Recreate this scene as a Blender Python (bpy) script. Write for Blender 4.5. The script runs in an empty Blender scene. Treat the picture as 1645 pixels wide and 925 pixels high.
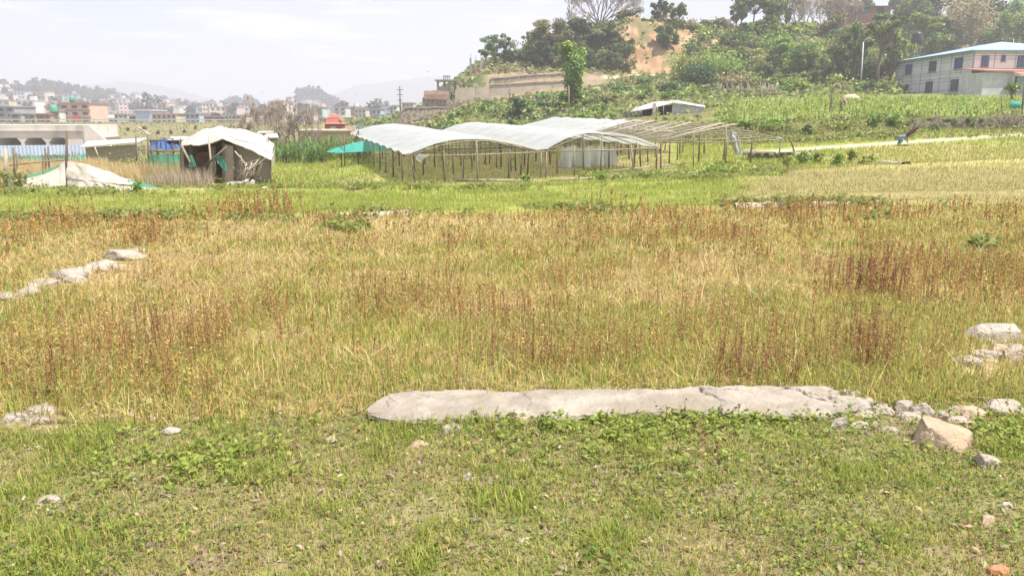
import bpy, math
import numpy as np
from mathutils import Vector

S = bpy.context.scene
R = math.radians

# ------------------------------------------------------------------ camera
PITCH = R(12.1); FPX = 1267.0; PW, PH = 1645.0, 925.0
CAMZ = 1.7
cam_d = bpy.data.cameras.new('camera'); cam = bpy.data.objects.new('camera', cam_d)
S.collection.objects.link(cam)
cam.location = (0, 0, CAMZ); cam.rotation_euler = (R(90) - PITCH, 0, 0)
cam_d.sensor_width = 36.0; cam_d.lens = 36.0 * FPX / PW
cam_d.clip_start = 0.1; cam_d.clip_end = 20000
S.camera = cam

# ------------------------------------------------------------------ sky and sun
SUN_EL, SUN_AZ = 65.0, 116.0      # azimuth measured clockwise from +Y (the view direction)
w = bpy.data.worlds.new("World"); S.world = w; w.use_nodes = True
nt = w.node_tree; nt.nodes.clear()
out = nt.nodes.new('ShaderNodeOutputWorld'); bg = nt.nodes.new('ShaderNodeBackground')
sky = nt.nodes.new('ShaderNodeTexSky'); sky.sky_type = 'NISHITA'; sky.sun_disc = False
sky.sun_elevation = R(SUN_EL); sky.sun_rotation = R(SUN_AZ)
sky.altitude = 1300; sky.air_density = 1.0; sky.dust_density = 4.0; sky.ozone_density = 1.0
tc = nt.nodes.new('ShaderNodeTexCoord'); mp = nt.nodes.new('ShaderNodeMapping')
mp.inputs['Scale'].default_value = (1.0, 1.0, 4.5)
nz = nt.nodes.new('ShaderNodeTexNoise'); nz.inputs['Scale'].default_value = 3.2
nz.inputs['Detail'].default_value = 7; nz.inputs['Roughness'].default_value = 0.58
rp = nt.nodes.new('ShaderNodeValToRGB')
rp.color_ramp.elements[0].position = 0.42; rp.color_ramp.elements[0].color = (0, 0, 0, 1)
rp.color_ramp.elements[1].position = 0.70; rp.color_ramp.elements[1].color = (1, 1, 1, 1)
mulc = nt.nodes.new('ShaderNodeMath'); mulc.operation = 'MULTIPLY_ADD'
mulc.inputs[1].default_value = 0.40; mulc.inputs[2].default_value = 0.42     # thin high cloud veil
mix = nt.nodes.new('ShaderNodeMixRGB'); mix.inputs['Color2'].default_value = (4.7, 4.65, 5.3, 1)
L = nt.links.new
L(tc.outputs['Generated'], mp.inputs['Vector']); L(mp.outputs[0], nz.inputs['Vector'])
L(nz.outputs['Fac'], rp.inputs[0]); L(rp.outputs[0], mulc.inputs[0]); L(mulc.outputs[0], mix.inputs['Fac'])
cld = nt.nodes.new('ShaderNodeMixRGB'); cld.inputs['Color2'].default_value = (6.6, 6.3, 6.5, 1)      # faint streaks of brighter cloud
nz2 = nt.nodes.new('ShaderNodeTexNoise'); nz2.inputs['Scale'].default_value = 5.5; nz2.inputs['Detail'].default_value = 8; nz2.inputs['Roughness'].default_value = .6
mp2 = nt.nodes.new('ShaderNodeMapping'); mp2.inputs['Scale'].default_value = (1, 1, 9); mp2.inputs['Location'].default_value = (.3, .1, .6)
mr2 = nt.nodes.new('ShaderNodeMapRange'); mr2.inputs[1].default_value = .53; mr2.inputs[2].default_value = .70; mr2.inputs[4].default_value = .75
L(tc.outputs['Generated'], mp2.inputs['Vector']); L(mp2.outputs[0], nz2.inputs['Vector']); L(nz2.outputs['Fac'], mr2.inputs[0]); L(mr2.outputs[0], cld.inputs['Fac'])
L(sky.outputs[0], mix.inputs['Color1']); L(mix.outputs[0], cld.inputs['Color1']); L(cld.outputs[0], bg.inputs['Color'])
bg.inputs['Strength'].default_value = 0.10
L(bg.outputs[0], out.inputs['Surface'])

sun_d = bpy.data.lights.new('sun', 'SUN'); sun = bpy.data.objects.new('sun', sun_d)
S.collection.objects.link(sun)
sun_d.energy = 4.6; sun_d.angle = R(0.6); sun_d.color = (1.0, 0.95, 0.86)
_dir = Vector((math.sin(R(SUN_AZ)) * math.cos(R(SUN_EL)), math.cos(R(SUN_AZ)) * math.cos(R(SUN_EL)), math.sin(R(SUN_EL))))
sun.rotation_euler = _dir.to_track_quat('Z', 'Y').to_euler(); sun.location = (0, 0, 300)

S.view_settings.view_transform = 'Standard'; S.view_settings.look = 'None'
S.view_settings.exposure = 1.03; S.view_settings.gamma = 1.0
S.cycles.use_denoising = True
try: S.cycles.denoiser = 'OPENIMAGEDENOISE'
except Exception: pass
S.cycles.max_bounces = 6; S.cycles.diffuse_bounces = 3; S.cycles.glossy_bounces = 2
S.cycles.transmission_bounces = 4; S.cycles.transparent_max_bounces = 12; S.cycles.volume_bounces = 1
S.cycles.caustics_reflective = False; S.cycles.caustics_refractive = False

# ------------------------------------------------------------------ picture <-> place
cp, sp = math.cos(PITCH), math.sin(PITCH)
def at(px, py, Y):                    # the point seen at pixel (px,py) of the photograph, Y metres ahead
    a = (px - PW / 2) / FPX; b = (PH / 2 - py) / FPX
    s = Y / (cp + b * sp)
    return np.array((a * s, Y, CAMZ + s * (b * cp - sp)))
def at_z(px, py, z):                  # ... on the level z
    a = (px - PW / 2) / FPX; b = (PH / 2 - py) / FPX
    s = (z - CAMZ) / (b * cp - sp)
    return np.array((a * s, s * (cp + b * sp), z))
def project(x, y, z):
    d = y * cp - (z - CAMZ) * sp
    d = np.where(np.abs(d) < 1e-6, 1e-6, d)
    return PW / 2 + FPX * x / d, PH / 2 - FPX * (y * sp + (z - CAMZ) * cp) / d

# ------------------------------------------------------------------ noise
def _h(i, j, s):
    n = (i * 374761393 + j * 668265263 + s * 974634537) & 0x7fffffff
    n = ((n ^ (n >> 13)) * 1274126177) & 0x7fffffff
    return ((n ^ (n >> 16)) & 0xffff) / 65535.0
def vn(x, y, s=0):
    x = np.asarray(x, float); y = np.asarray(y, float)
    i = np.floor(x).astype(np.int64); j = np.floor(y).astype(np.int64)
    u = x - i; v = y - j; u = u * u * (3 - 2 * u); v = v * v * (3 - 2 * v)
    return ((_h(i, j, s) * (1 - u) + _h(i + 1, j, s) * u) * (1 - v)
            + (_h(i, j + 1, s) * (1 - u) + _h(i + 1, j + 1, s) * u) * v)
def fbm(x, y, s=0, o=4):
    t = 0; a = 0.5; n = 0
    for k in range(o):
        t = t + a * vn(x, y, s + k * 17); n += a
        x = np.asarray(x) * 2.03 + 5.1; y = np.asarray(y) * 2.03 + 1.7; a *= 0.5
    return t / n
def sst(a, b, x):
    t = np.clip((np.asarray(x, float) - a) / (b - a), 0, 1); return t * t * (3 - 2 * t)

# ------------------------------------------------------------------ terrain
# heights (m) by viewing column (photo px of the column) and distance Y
COLS = {
 -500: [(0,0),(5,0),(6.5,-.12),(10,-.25),(20,-.6),(28,-.85),(36,-1),(47,-1.2),(60,-1.5),(80,-1.9),(100,-2.7),(112,-3.8),(125,-4.3),(142,-4.3),(152,-3.2),(166,.9),(300,1.0),(500,4),(1000,6),(4600,10)],
 500:  [(0,0),(5,0),(6.5,-.12),(10,-.25),(20,-.6),(28,-.85),(36,-1.05),(47,-1.1),(60,-1.3),(80,-1.7),(107,-2.2),(140,-2.6),(150,-2.0),(166,.8),(300,.9),(500,3),(1000,4),(4600,10)],
 590:  [(0,0),(5,0),(6.5,-.12),(10,-.25),(20,-.6),(28,-.85),(36,-1.05),(47,-.9),(57,-.8),(80,-.9),(107,-1.3),(125,-1.2),(150,-.6),(170,.5),(300,.9),(500,3),(1000,4),(4600,10)],
 680:  [(0,0),(5,0),(6.5,-.12),(10,-.25),(20,-.6),(28,-.85),(36,-1.0),(47,-.8),(57,-.55),(80,-.2),(107,.3),(125,.9),(136,1.5),(146,3.0),(165,3.4),(200,1.5),(300,1.0),(500,3),(1000,4),(4600,10)],
 770:  [(0,0),(5,0),(6.5,-.12),(10,-.25),(20,-.6),(28,-.85),(35,-1.0),(47,-.72),(57,-.4),(80,.9),(107,2.9),(125,4.1),(132.3,4.5),(133.2,6.4),(136.8,6.9),(137.8,8.8),(143,9.2),(150,10.5),(165,12),(200,9),(300,3),(500,3),(1000,4),(4600,10)],
 900:  [(0,0),(5,0),(6.5,-.12),(10,-.25),(20,-.6),(28,-.82),(36,-.85),(47,-.52),(57,-.15),(80,1.4),(107,4.0),(125,5.7),(132.3,6.2),(133.2,8.0),(136.8,8.4),(137.8,9.8),(142,10.2),(152,15.5),(165,18),(200,18),(300,10),(500,4),(1000,4),(4600,10)],
 1000: [(0,0),(5,0),(6.5,-.12),(10,-.25),(20,-.58),(28,-.75),(36,-.72),(47,-.40),(57,.05),(80,1.8),(107,4.4),(125,7.0),(136,8.6),(144,9.0),(148,13.5),(154,19.5),(165,21),(200,22),(300,14),(500,6),(1000,4),(4600,10)],
 1100: [(0,0),(5,0),(6.5,-.12),(10,-.25),(20,-.56),(28,-.7),(36,-.6),(47,-.28),(57,.15),(60,.8),(80,2.2),(107,4.5),(125,6.9),(136,9.0),(145,9.5),(152,14),(159,18.5),(170,20),(200,22),(300,18),(500,10),(1000,4),(4600,10)],
 1200: [(0,0),(5,0),(6.5,-.12),(10,-.25),(20,-.54),(28,-.64),(36,-.48),(47,-.15),(57,.25),(60,1.2),(80,2.6),(107,4.3),(125,6.5),(140,9.8),(150,13),(164,18.3),(180,20),(220,23),(300,22),(500,12),(1000,4),(4600,10)],
 1320: [(0,0),(5,0),(6.5,-.12),(10,-.25),(20,-.5),(28,-.55),(36,-.35),(47,-.12),(57,.5),(60,1.55),(80,3.0),(95,3.8),(103,4.1),(107,4.7),(125,6.4),(140,9.2),(160,15),(180,20),(200,24),(220,27),(300,33),(500,22),(1000,4),(4600,10)],
 1450: [(0,0),(5,0),(6.5,-.12),(10,-.25),(20,-.48),(28,-.5),(36,-.25),(47,-.02),(57,.78),(59.4,.9),(60,1.75),(80,3.1),(94,3.75),(103.5,3.9),(105.5,4.85),(128,5.2),(140,7),(160,12),(180,17),(200,22),(220,27),(300,38),(500,26),(1000,4),(4600,10)],
 1645: [(0,0),(5,0),(6.5,-.12),(10,-.25),(20,-.46),(28,-.45),(36,-.15),(47,.12),(57,.82),(59.4,.9),(60,1.8),(80,3.15),(94,3.75),(103.5,3.9),(105.5,4.85),(130,5.1),(150,8),(180,15),(220,25),(300,42),(500,30),(1000,4),(4600,10)],
 2200: [(0,0),(5,0),(6.5,-.12),(10,-.25),(20,-.42),(28,-.4),(36,0),(47,.2),(57,.82),(59.4,.9),(60,1.8),(80,3.15),(94,3.75),(103.5,3.9),(105.5,4.85),(130,5.1),(150,8),(180,15),(220,25),(300,42),(500,30),(1000,4),(4600,10)],
}
_cu = np.array([(k - PW / 2) / FPX for k in sorted(COLS)])
_ct = [np.array(COLS[k], float) for k in sorted(COLS)]
# far hills: (px, Y, height above ground, half width px, depth scale)
BUMPS = [(30, 760, 17, 150, 160), (150, 900, 14, 110, 150), (-260, 800, 24, 230, 200),
         (505, 900, 22, 42, 90), (400, 980, 11, 70, 130), (330, 760, 4, 110, 140), (240, 900, 8, 60, 100),
         (250, 2250, 66, 130, 260), (95, 2350, 54, 200, 260), (640, 2250, 56, 75, 260), (740, 2250, 52, 90, 260), (560, 2300, 42, 60, 240),
         (-500, 2350, 70, 300, 260), (900, 2400, 70, 260, 260), (1900, 2350, 76, 700, 260)]
def zg(x, y):
    x = np.asarray(x, float); y = np.asarray(y, float)
    shp = np.broadcast(x, y).shape
    x = np.broadcast_to(x, shp).ravel(); y = np.broadcast_to(y, shp).ravel()
    ys = np.maximum(y, 0.5); u = x / np.maximum(ys, 4)
    H = np.stack([np.interp(ys, t[:, 0], t[:, 1]) for t in _ct])
    k = np.clip(np.searchsorted(_cu, u) - 1, 0, len(_cu) - 2)
    f = np.clip((u - _cu[k]) / (_cu[k + 1] - _cu[k]), 0, 1)
    idx = np.arange(len(u))
    z = H[k, idx] * (1 - f) + H[k + 1, idx] * f
    for (bp, bY, bh, bw, bd) in BUMPS:
        bu = (bp - PW / 2) / FPX; sw = bw / FPX
        z = z + bh * np.exp(-((u - bu) / sw) ** 2) * np.exp(-((ys - bY) / bd) ** 2)
    # unevenness
    z = z + 0.05 * (fbm(x * 0.9, y * 0.9, 3, 3) - 0.5) * sst(1.0, 3.0, ys)
    z = z + 0.035 * (fbm(x * 4.0, y * 4.0, 9, 3) - 0.5) * (1 - sst(20, 40, ys))
    hill = sst(110, 150, ys) * sst(2.5, 7, z)
    cliff = sst(.13, .15, u) * (1 - sst(.21, .24, u)) * sst(144, 148, ys) * (1 - sst(157, 161, ys))
    z = z + cliff * (1.0 * (np.abs(fbm(x / 2.2, ys / 12, 27, 4) - .5) * -2 + .5) + 2.2 * (fbm(x / 1.3, ys / 1.6, 28, 4) - .5))
    z = z + hill * (2.4 * (fbm(x / 9, y / 9, 21, 4) - 0.5))
    z = z + sst(400, 700, ys) * (8 * (fbm(x / 60, y / 60, 31, 4) - 0.5)) * sst(3, 10, z)
    z = z + sst(1700, 2050, ys) * (16 * (fbm(x / 220, y / 220, 35, 5) - 0.5))
    # low earth bunds between the fields
    for (pa, pb, hh, ww) in BUND:
        t = (x - pa[0]) * (pb[0] - pa[0]) + (y - pa[1]) * (pb[1] - pa[1])
        t = t / ((pb[0] - pa[0]) ** 2 + (pb[1] - pa[1]) ** 2); tt = np.clip(t, 0, 1)
        dx = x - pa[0] - tt * (pb[0] - pa[0]); dy = y - pa[1] - tt * (pb[1] - pa[1])
        z = z + hh * np.exp(-(dx * dx + dy * dy) / (ww * ww)) * (0.6 + 0.8 * fbm(x * 1.3, y * 1.3, 77, 2))
    return z.reshape(shp)
BUND = [((-14, 18.9), (-4.5, 18.7), .07, .35), ((-4.5, 19.0), (0, 19.6), .09, .3), ((0, 19.6), (12, 20.7), .09, .3),
        ((-22, 27.5), (-4, 28.5), .12, .5), ((-4, 28.5), (10, 31), .1, .4), ((7, 22.4), (21, 23.8), .12, .35),
        ((-9.5, 12.2), (-5.4, 15.2), .16, .45), ((12, 33), (30, 38), .1, .5)]
def g(x, y): return float(zg(np.array([x]), np.array([y]))[0])
def on(px, Y):                        # ground point in the photo's column px, Y metres ahead
    x = (px - PW / 2) / FPX * Y
    for _ in range(4):
        z = g(x, Y); d = Y * cp - (z - CAMZ) * sp; x = (px - PW / 2) / FPX * d
    return np.array((x, Y, g(x, Y)))
def hit(px, py, y0=2.0, y1=500.0):    # where the view ray of a pixel meets the ground
    ys = y0 * (y1 / y0) ** np.linspace(0, 1, 900)
    P = np.array([at(px, py, yy) for yy in ys])
    dz = P[:, 2] - zg(P[:, 0], P[:, 1])
    k = np.argmax(dz <= 0)
    if dz[k] > 0: return P[-1]
    if k == 0: return P[0]
    f = dz[k - 1] / (dz[k - 1] - dz[k])
    p = P[k - 1] * (1 - f) + P[k] * f
    return np.array((p[0], p[1], g(p[0], p[1])))

# ------------------------------------------------------------------ mesh helpers
def link(o, parent=None):
    S.collection.objects.link(o)
    if parent is not None: o.parent = parent
    return o
def tag(o, label=None, cat=None, group=None, kind=None):
    if label: o['label'] = label
    if cat: o['category'] = cat
    if group: o['group'] = group
    if kind: o['kind'] = kind
    return o
def empty(name, loc, label=None, cat=None, group=None):
    o = bpy.data.objects.new(name, None); o.location = [float(v) for v in loc]; o.empty_display_size = .3
    link(o); return tag(o, label, cat, group)
def wloc(o):
    v = np.array(o.location, float)
    while o.parent is not None:
        o = o.parent; v = v + np.array(o.location)
    return v
def np_mesh(name, V, F, mat, col=None, parent=None, smooth=False, origin=None):
    """V (n,3), F (m,k) equal-sized faces -> one mesh object"""
    V = np.asarray(V, np.float32)
    o0 = np.zeros(3)
    if parent is not None: o0 = wloc(parent)
    if origin is not None: o0 = np.asarray(origin, float)
    V = V - o0.astype(np.float32)
    F = np.asarray(F, np.int32); m, k = F.shape
    me = bpy.data.meshes.new(name)
    me.vertices.add(len(V)); me.vertices.foreach_set('co', V.ravel())
    me.loops.add(m * k); me.loops.foreach_set('vertex_index', F.ravel())
    me.polygons.add(m); me.polygons.foreach_set('loop_start', np.arange(0, m * k, k, dtype=np.int32))
    if smooth: me.polygons.foreach_set('use_smooth', np.ones(m, bool))
    if col is not None:
        a = me.color_attributes.new('col', 'FLOAT_COLOR', 'POINT')
        c = np.ones((len(V), 4), np.float32); c[:, :3] = col
        a.data.foreach_set('color', c.ravel())
    me.update(calc_edges=True)
    me.materials.append(mat)
    o = bpy.data.objects.new(name, me)
    if parent is None and origin is not None: o.location = [float(v) for v in o0]
    elif parent is not None and origin is not None: o.location = [float(v) for v in (o0 - wloc(parent))]
    return link(o, parent)

class MB:
    """collects shapes in world coordinates, builds ONE mesh object"""
    def __init__(s): s.v = []; s.f = []; s.m = []; s.sm = []
    def add(s, V, F, mi=0, smooth=False):
        b = len(s.v); s.v += [tuple(float(c) for c in p) for p in V]
        for q in F: s.f.append([b + i for i in q]); s.m.append(mi); s.sm.append(smooth)
        return s
    def box(s, c, d, rz=0.0, mi=0, tilt=None):
        hx, hy, hz = d[0] / 2, d[1] / 2, d[2] / 2; ca, sa = math.cos(rz), math.sin(rz)
        V = []
        for z in (-hz, hz):
            for (x, y) in ((-hx, -hy), (hx, -hy), (hx, hy), (-hx, hy)):
                V.append((c[0] + x * ca - y * sa, c[1] + x * sa + y * ca, c[2] + z))
        return s.add(V, [(3, 2, 1, 0), (4, 5, 6, 7), (0, 1, 5, 4), (1, 2, 6, 5), (2, 3, 7, 6), (3, 0, 4, 7)], mi)
    def tube(s, P, rad, n=6, mi=0, cap=True, smooth=True):
        P = [np.asarray(p, float) for p in P]
        if np.isscalar(rad): rad = [rad] * len(P)
        V = []; up = np.array((0.13, 0.21, 1.0))
        for i, p in enumerate(P):
            t = P[min(i + 1, len(P) - 1)] - P[max(i - 1, 0)]; t = t / (np.linalg.norm(t) + 1e-9)
            a = np.cross(t, up)
            if np.linalg.norm(a) < 1e-3: a = np.cross(t, (1, 0, 0))
            a /= np.linalg.norm(a); b = np.cross(t, a)
            for k in range(n):
                th = 2 * math.pi * k / n; V.append(p + rad[i] * (math.cos(th) * a + math.sin(th) * b))
        F = []
        for i in range(len(P) - 1):
            for k in range(n):
                F.append((i * n + k, i * n + (k + 1) % n, (i + 1) * n + (k + 1) % n, (i + 1) * n + k))
        s.add(V, F, mi, smooth)
        if cap:
            b = len(s.v) - len(V)
            s.f.append([b + k for k in range(n)][::-1]); s.m.append(mi); s.sm.append(False)
            s.f.append([b + (len(P) - 1) * n + k for k in range(n)]); s.m.append(mi); s.sm.append(False)
        return s
    def poly(s, P, mi=0): return s.add(P, [list(range(len(P)))], mi)
    def grid(s, G, mi=0, smooth=True):
        G = np.asarray(G, float); a, b = G.shape[:2]
        F = [(i * b + j, i * b + j + 1, (i + 1) * b + j + 1, (i + 1) * b + j) for i in range(a - 1) for j in range(b - 1)]
        return s.add(G.reshape(-1, 3), F, mi, smooth)
    def lathe(s, c, prof, n=16, mi=0, smooth=True):
        V = []; F = []
        for (r, z) in prof:
            for k in range(n):
                th = 2 * math.pi * k / n; V.append((c[0] + r * math.cos(th), c[1] + r * math.sin(th), c[2] + z))
        for i in range(len(prof) - 1):
            for k in range(n): F.append((i * n + k, i * n + (k + 1) % n, (i + 1) * n + (k + 1) % n, (i + 1) * n + k))
        F.append(list(range(n))[::-1]); F.append([(len(prof) - 1) * n + k for k in range(n)])
        return s.add(V, F, mi, smooth)
    def slab(s, P, h, mi=0):           # polygon extruded downwards by h
        n = len(P); P = [np.asarray(p, float) for p in P]; V = P + [p - np.array((0, 0, h)) for p in P]
        F = [list(range(n)), list(range(n, 2 * n))[::-1]] + [(i, n + i, n + (i + 1) % n, (i + 1) % n) for i in range(n)]
        return s.add(V, F, mi)
    def build(s, name, mat, parent=None, origin=None, bevel=0.0, thick=0.0):
        o0 = wloc(parent) if parent is not None else np.zeros(3)
        org = o0 if origin is None else np.asarray(origin, float)
        me = bpy.data.meshes.new(name)
        V = (np.array(s.v) - org).tolist()
        me.from_pydata(V, [], s.f)
        me.polygons.foreach_set('material_index', np.array(s.m, np.int32))
        me.polygons.foreach_set('use_smooth', np.array(s.sm, bool))
        for m in (mat if isinstance(mat, (list, tuple)) else [mat]): me.materials.append(m)
        me.update()
        o = bpy.data.objects.new(name, me)
        o.location = [float(v) for v in ((org - o0) if parent is not None else org)]
        link(o, parent)
        if thick:
            md = o.modifiers.new('solid', 'SOLIDIFY'); md.thickness = thick; md.offset = 0
        if bevel:
            md = o.modifiers.new('bevel', 'BEVEL'); md.width = bevel; md.segments = 2; md.limit_method = 'ANGLE'
        return o

# ------------------------------------------------------------------ materials
def _mat(name):
    m = bpy.data.materials.new(name); m.use_nodes = True; n = m.node_tree; n.nodes.clear()
    o = n.nodes.new('ShaderNodeOutputMaterial'); return m, n, o
def leaf_mat(name, trans=0.42, rough=0.6, spec=0.25):
    m, n, o = _mat(name)
    at_ = n.nodes.new('ShaderNodeAttribute'); at_.attribute_name = 'col'
    p = n.nodes.new('ShaderNodeBsdfPrincipled'); p.inputs['Roughness'].default_value = rough
    p.inputs['Specular IOR Level'].default_value = spec
    t = n.nodes.new('ShaderNodeBsdfTranslucent'); mx = n.nodes.new('ShaderNodeMixShader'); mx.inputs[0].default_value = trans
    n.links.new(at_.outputs['Color'], p.inputs['Base Color']); n.links.new(at_.outputs['Color'], t.inputs['Color'])
    n.links.new(p.outputs[0], mx.inputs[1]); n.links.new(t.outputs[0], mx.inputs[2]); n.links.new(mx.outputs[0], o.inputs['Surface'])
    return m
def mat(name, c, c2=None, scale=3.0, rough=0.85, bump=0.0, bscale=None, spec=0.3, detail=5, metal=0.0, stain=None, sscale=0.7, stretch=(1, 1, 1), lo=.35, hi=.65):
    """one surface colour with noise variation towards c2, worn patches towards stain, fine bump"""
    m, n, o = _mat(name); N = n.nodes.new; K = n.links.new
    p = N('ShaderNodeBsdfPrincipled'); p.inputs['Roughness'].default_value = rough
    p.inputs['Specular IOR Level'].default_value = spec; p.inputs['Metallic'].default_value = metal
    tcn = N('ShaderNodeTexCoord'); mpn = N('ShaderNodeMapping'); mpn.inputs['Scale'].default_value = stretch
    K(tcn.outputs['Object'], mpn.inputs[0])
    c2 = c2 or tuple(v * 0.78 for v in c)
    def noise(sc, det, a, b):
        q = N('ShaderNodeTexNoise'); q.inputs['Scale'].default_value = sc; q.inputs['Detail'].default_value = det
        K(mpn.outputs[0], q.inputs['Vector'])
        r = N('ShaderNodeMapRange'); r.inputs[1].default_value = a; r.inputs[2].default_value = b
        K(q.outputs['Fac'], r.inputs[0]); return r.outputs[0], q.outputs['Fac']
    f, raw = noise(scale, detail, lo, hi)
    mx = N('ShaderNodeMixRGB'); mx.inputs[1].default_value = (*c, 1); mx.inputs[2].default_value = (*c2, 1); K(f, mx.inputs[0])
    outc = mx.outputs[0]
    if stain:
        f2, _ = noise(sscale, 6, .52, .68)
        m2 = N('ShaderNodeMixRGB'); m2.inputs[2].default_value = (*stain, 1); K(f2, m2.inputs[0]); K(outc, m2.inputs[1]); outc = m2.outputs[0]
    K(outc, p.inputs['Base Color'])
    if bump:
        _, rb = noise(bscale or scale * 6, 6, 0, 1)
        b = N('ShaderNodeBump'); b.inputs['Strength'].default_value = bump; b.inputs['Distance'].default_value = 0.05
        K(rb, b.inputs['Height']); K(b.outputs[0], p.inputs['Normal'])
    K(p.outputs[0], o.inputs['Surface']); return m
def cloth_mat(name, c, c2=None, trans=0.3, transp=0.0, scale=2.0, rough=0.5, stretch=(1, 1, 1)):
    """plastic sheeting / netting: part of the light comes through"""
    m = mat(name, c, c2, scale=scale, rough=rough, stretch=stretch); n = m.node_tree; K = n.links.new
    p = [q for q in n.nodes if q.type == 'BSDF_PRINCIPLED'][0]; o = [q for q in n.nodes if q.type == 'OUTPUT_MATERIAL'][0]
    t = n.nodes.new('ShaderNodeBsdfTranslucent'); t.inputs['Color'].default_value = (*c, 1)
    mx = n.nodes.new('ShaderNodeMixShader'); mx.inputs[0].default_value = trans
    K(p.outputs[0], mx.inputs[1]); K(t.outputs[0], mx.inputs[2]); last = mx.outputs[0]
    if transp:
        tr = n.nodes.new('ShaderNodeBsdfTransparent'); m2 = n.nodes.new('ShaderNodeMixShader'); m2.inputs[0].default_value = transp
        K(last, m2.inputs[1]); K(tr.outputs[0], m2.inputs[2]); last = m2.outputs[0]
    K(last, o.inputs['Surface']); return m
def brick_mat(name, c, c2, mortar, bw=.25, bh=.08, ms=.012, rough=.9, noise=.5, rot=(0, 0, 0)):
    m, n, o = _mat(name); N = n.nodes.new; K = n.links.new
    p = N('ShaderNodeBsdfPrincipled'); p.inputs['Roughness'].default_value = rough
    tcn = N('ShaderNodeTexCoord'); sep = N('ShaderNodeSeparateXYZ'); ad = N('ShaderNodeMath'); ad.operation = 'ADD'
    cb = N('ShaderNodeCombineXYZ'); K(tcn.outputs['Object'], sep.inputs[0])
    K(sep.outputs[0], ad.inputs[0]); K(sep.outputs[1], ad.inputs[1]); K(ad.outputs[0], cb.inputs[0]); K(sep.outputs[2], cb.inputs[1])
    q = N('ShaderNodeTexBrick'); q.inputs['Scale'].default_value = 1; q.inputs['Brick Width'].default_value = bw
    q.inputs['Row Height'].default_value = bh; q.inputs['Mortar Size'].default_value = ms
    q.inputs['Color1'].default_value = (*c, 1); q.inputs['Color2'].default_value = (*c2, 1); q.inputs['Mortar'].default_value = (*mortar, 1)
    K(cb.outputs[0], q.inputs['Vector'])
    z = N('ShaderNodeTexNoise'); z.inputs['Scale'].default_value = 1.3; z.inputs['Detail'].default_value = 6; K(tcn.outputs['Object'], z.inputs['Vector'])
    rr = N('ShaderNodeMapRange'); rr.inputs[1].default_value = .3; rr.inputs[2].default_value = .7; rr.inputs[3].default_value = 1 - noise; rr.inputs[4].default_value = 1.15
    K(z.outputs['Fac'], rr.inputs[0])
    mm = N('ShaderNodeMixRGB'); mm.blend_type = 'MULTIPLY'; mm.inputs[0].default_value = 1; K(q.outputs['Color'], mm.inputs[1]); K(rr.outputs[0], mm.inputs[2])
    K(mm.outputs[0], p.inputs['Base Color']); K(p.outputs[0], o.inputs['Surface']); return m

# ------------------------------------------------------------------ leaf and blade generators
def blades(P, L, W, az, lean, bend, C, C2=None):
    """P roots, L length, W width, az heading, lean (rad from upright), bend extra lean at the tip -> verts, quads, colours"""
    n = len(P)
    d = np.stack([np.cos(az), np.sin(az)], 1); sd = np.stack([-np.sin(az), np.cos(az)], 1)
    V = np.zeros((n, 6, 3), np.float32)
    def pt(t, ln):
        h = np.zeros((n, 3)); r = L * t
        h[:, :2] = d * (r * np.sin(ln))[:, None]; h[:, 2] = r * np.cos(ln); return h
    m = P + pt(.55, lean); tip = m + pt(.45, lean + bend)
    for k, (c, ww) in enumerate(((P, 1.0), (m, .8), (tip, .12))):
        off = np.zeros((n, 3)); off[:, :2] = sd * (W * ww * .5)[:, None]
        V[:, 2 * k] = c - off; V[:, 2 * k + 1] = c + off
    b = (np.arange(n) * 6)[:, None]
    F = np.concatenate([b + np.array([[0, 1, 3, 2]]), b + np.array([[2, 3, 5, 4]])], 0)
    C2 = C if C2 is None else C2
    col = np.zeros((n, 6, 3), np.float32)
    col[:, :2] = C[:, None]; col[:, 2:4] = ((C + C2) / 2)[:, None]; col[:, 4:] = C2[:, None]
    return V.reshape(-1, 3), F, col.reshape(-1, 3)
def leaves(rng, P, size, C, up=0.0, elong=1.6):
    """one rhombic leaf or leaf clump per point, random orientation (up 0..1 tends to lie flat)"""
    n = len(P); size = np.broadcast_to(size, (n,))
    nrm = rng.normal(size=(n, 3)); nrm[:, 2] = np.abs(nrm[:, 2]) + up * 3; nrm /= np.linalg.norm(nrm, axis=1)[:, None]
    r = rng.normal(size=(n, 3)); a = np.cross(nrm, r); a /= np.linalg.norm(a, axis=1)[:, None]; b = np.cross(nrm, a)
    a = a * (size * elong * .5)[:, None]; b = b * (size * .5)[:, None]
    fold = nrm * (size * .18)[:, None]
    V = np.stack([P - a, P - b + fold, P + a, P + b + fold], 1).reshape(-1, 3)
    F = (np.arange(n) * 4)[:, None] + np.array([[0, 1, 2, 3]])
    return V, F, np.repeat(C, 4, 0)
class Soup:
    def __init__(s): s.V = []; s.F = []; s.C = []; s.n = 0
    def add(s, V, F, C):
        s.V.append(np.asarray(V, np.float32)); s.F.append(np.asarray(F) + s.n); s.C.append(np.asarray(C, np.float32)); s.n += len(V)
    def build(s, name, m, parent=None, origin=None):
        return np_mesh(name, np.concatenate(s.V), np.concatenate(s.F), m, np.concatenate(s.C), parent, origin=origin)
def pal(rng, n, cols, wts=None, jit=0.18):
    cols = np.array(cols, float); k = rng.choice(len(cols), n, p=None if wts is None else np.array(wts) / np.sum(wts))
    c = cols[k] * (1 + jit * rng.normal(size=(n, 1))) * (1 + .05 * rng.normal(size=(n, 3)))
    return np.clip(c, .004, .9)
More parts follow.
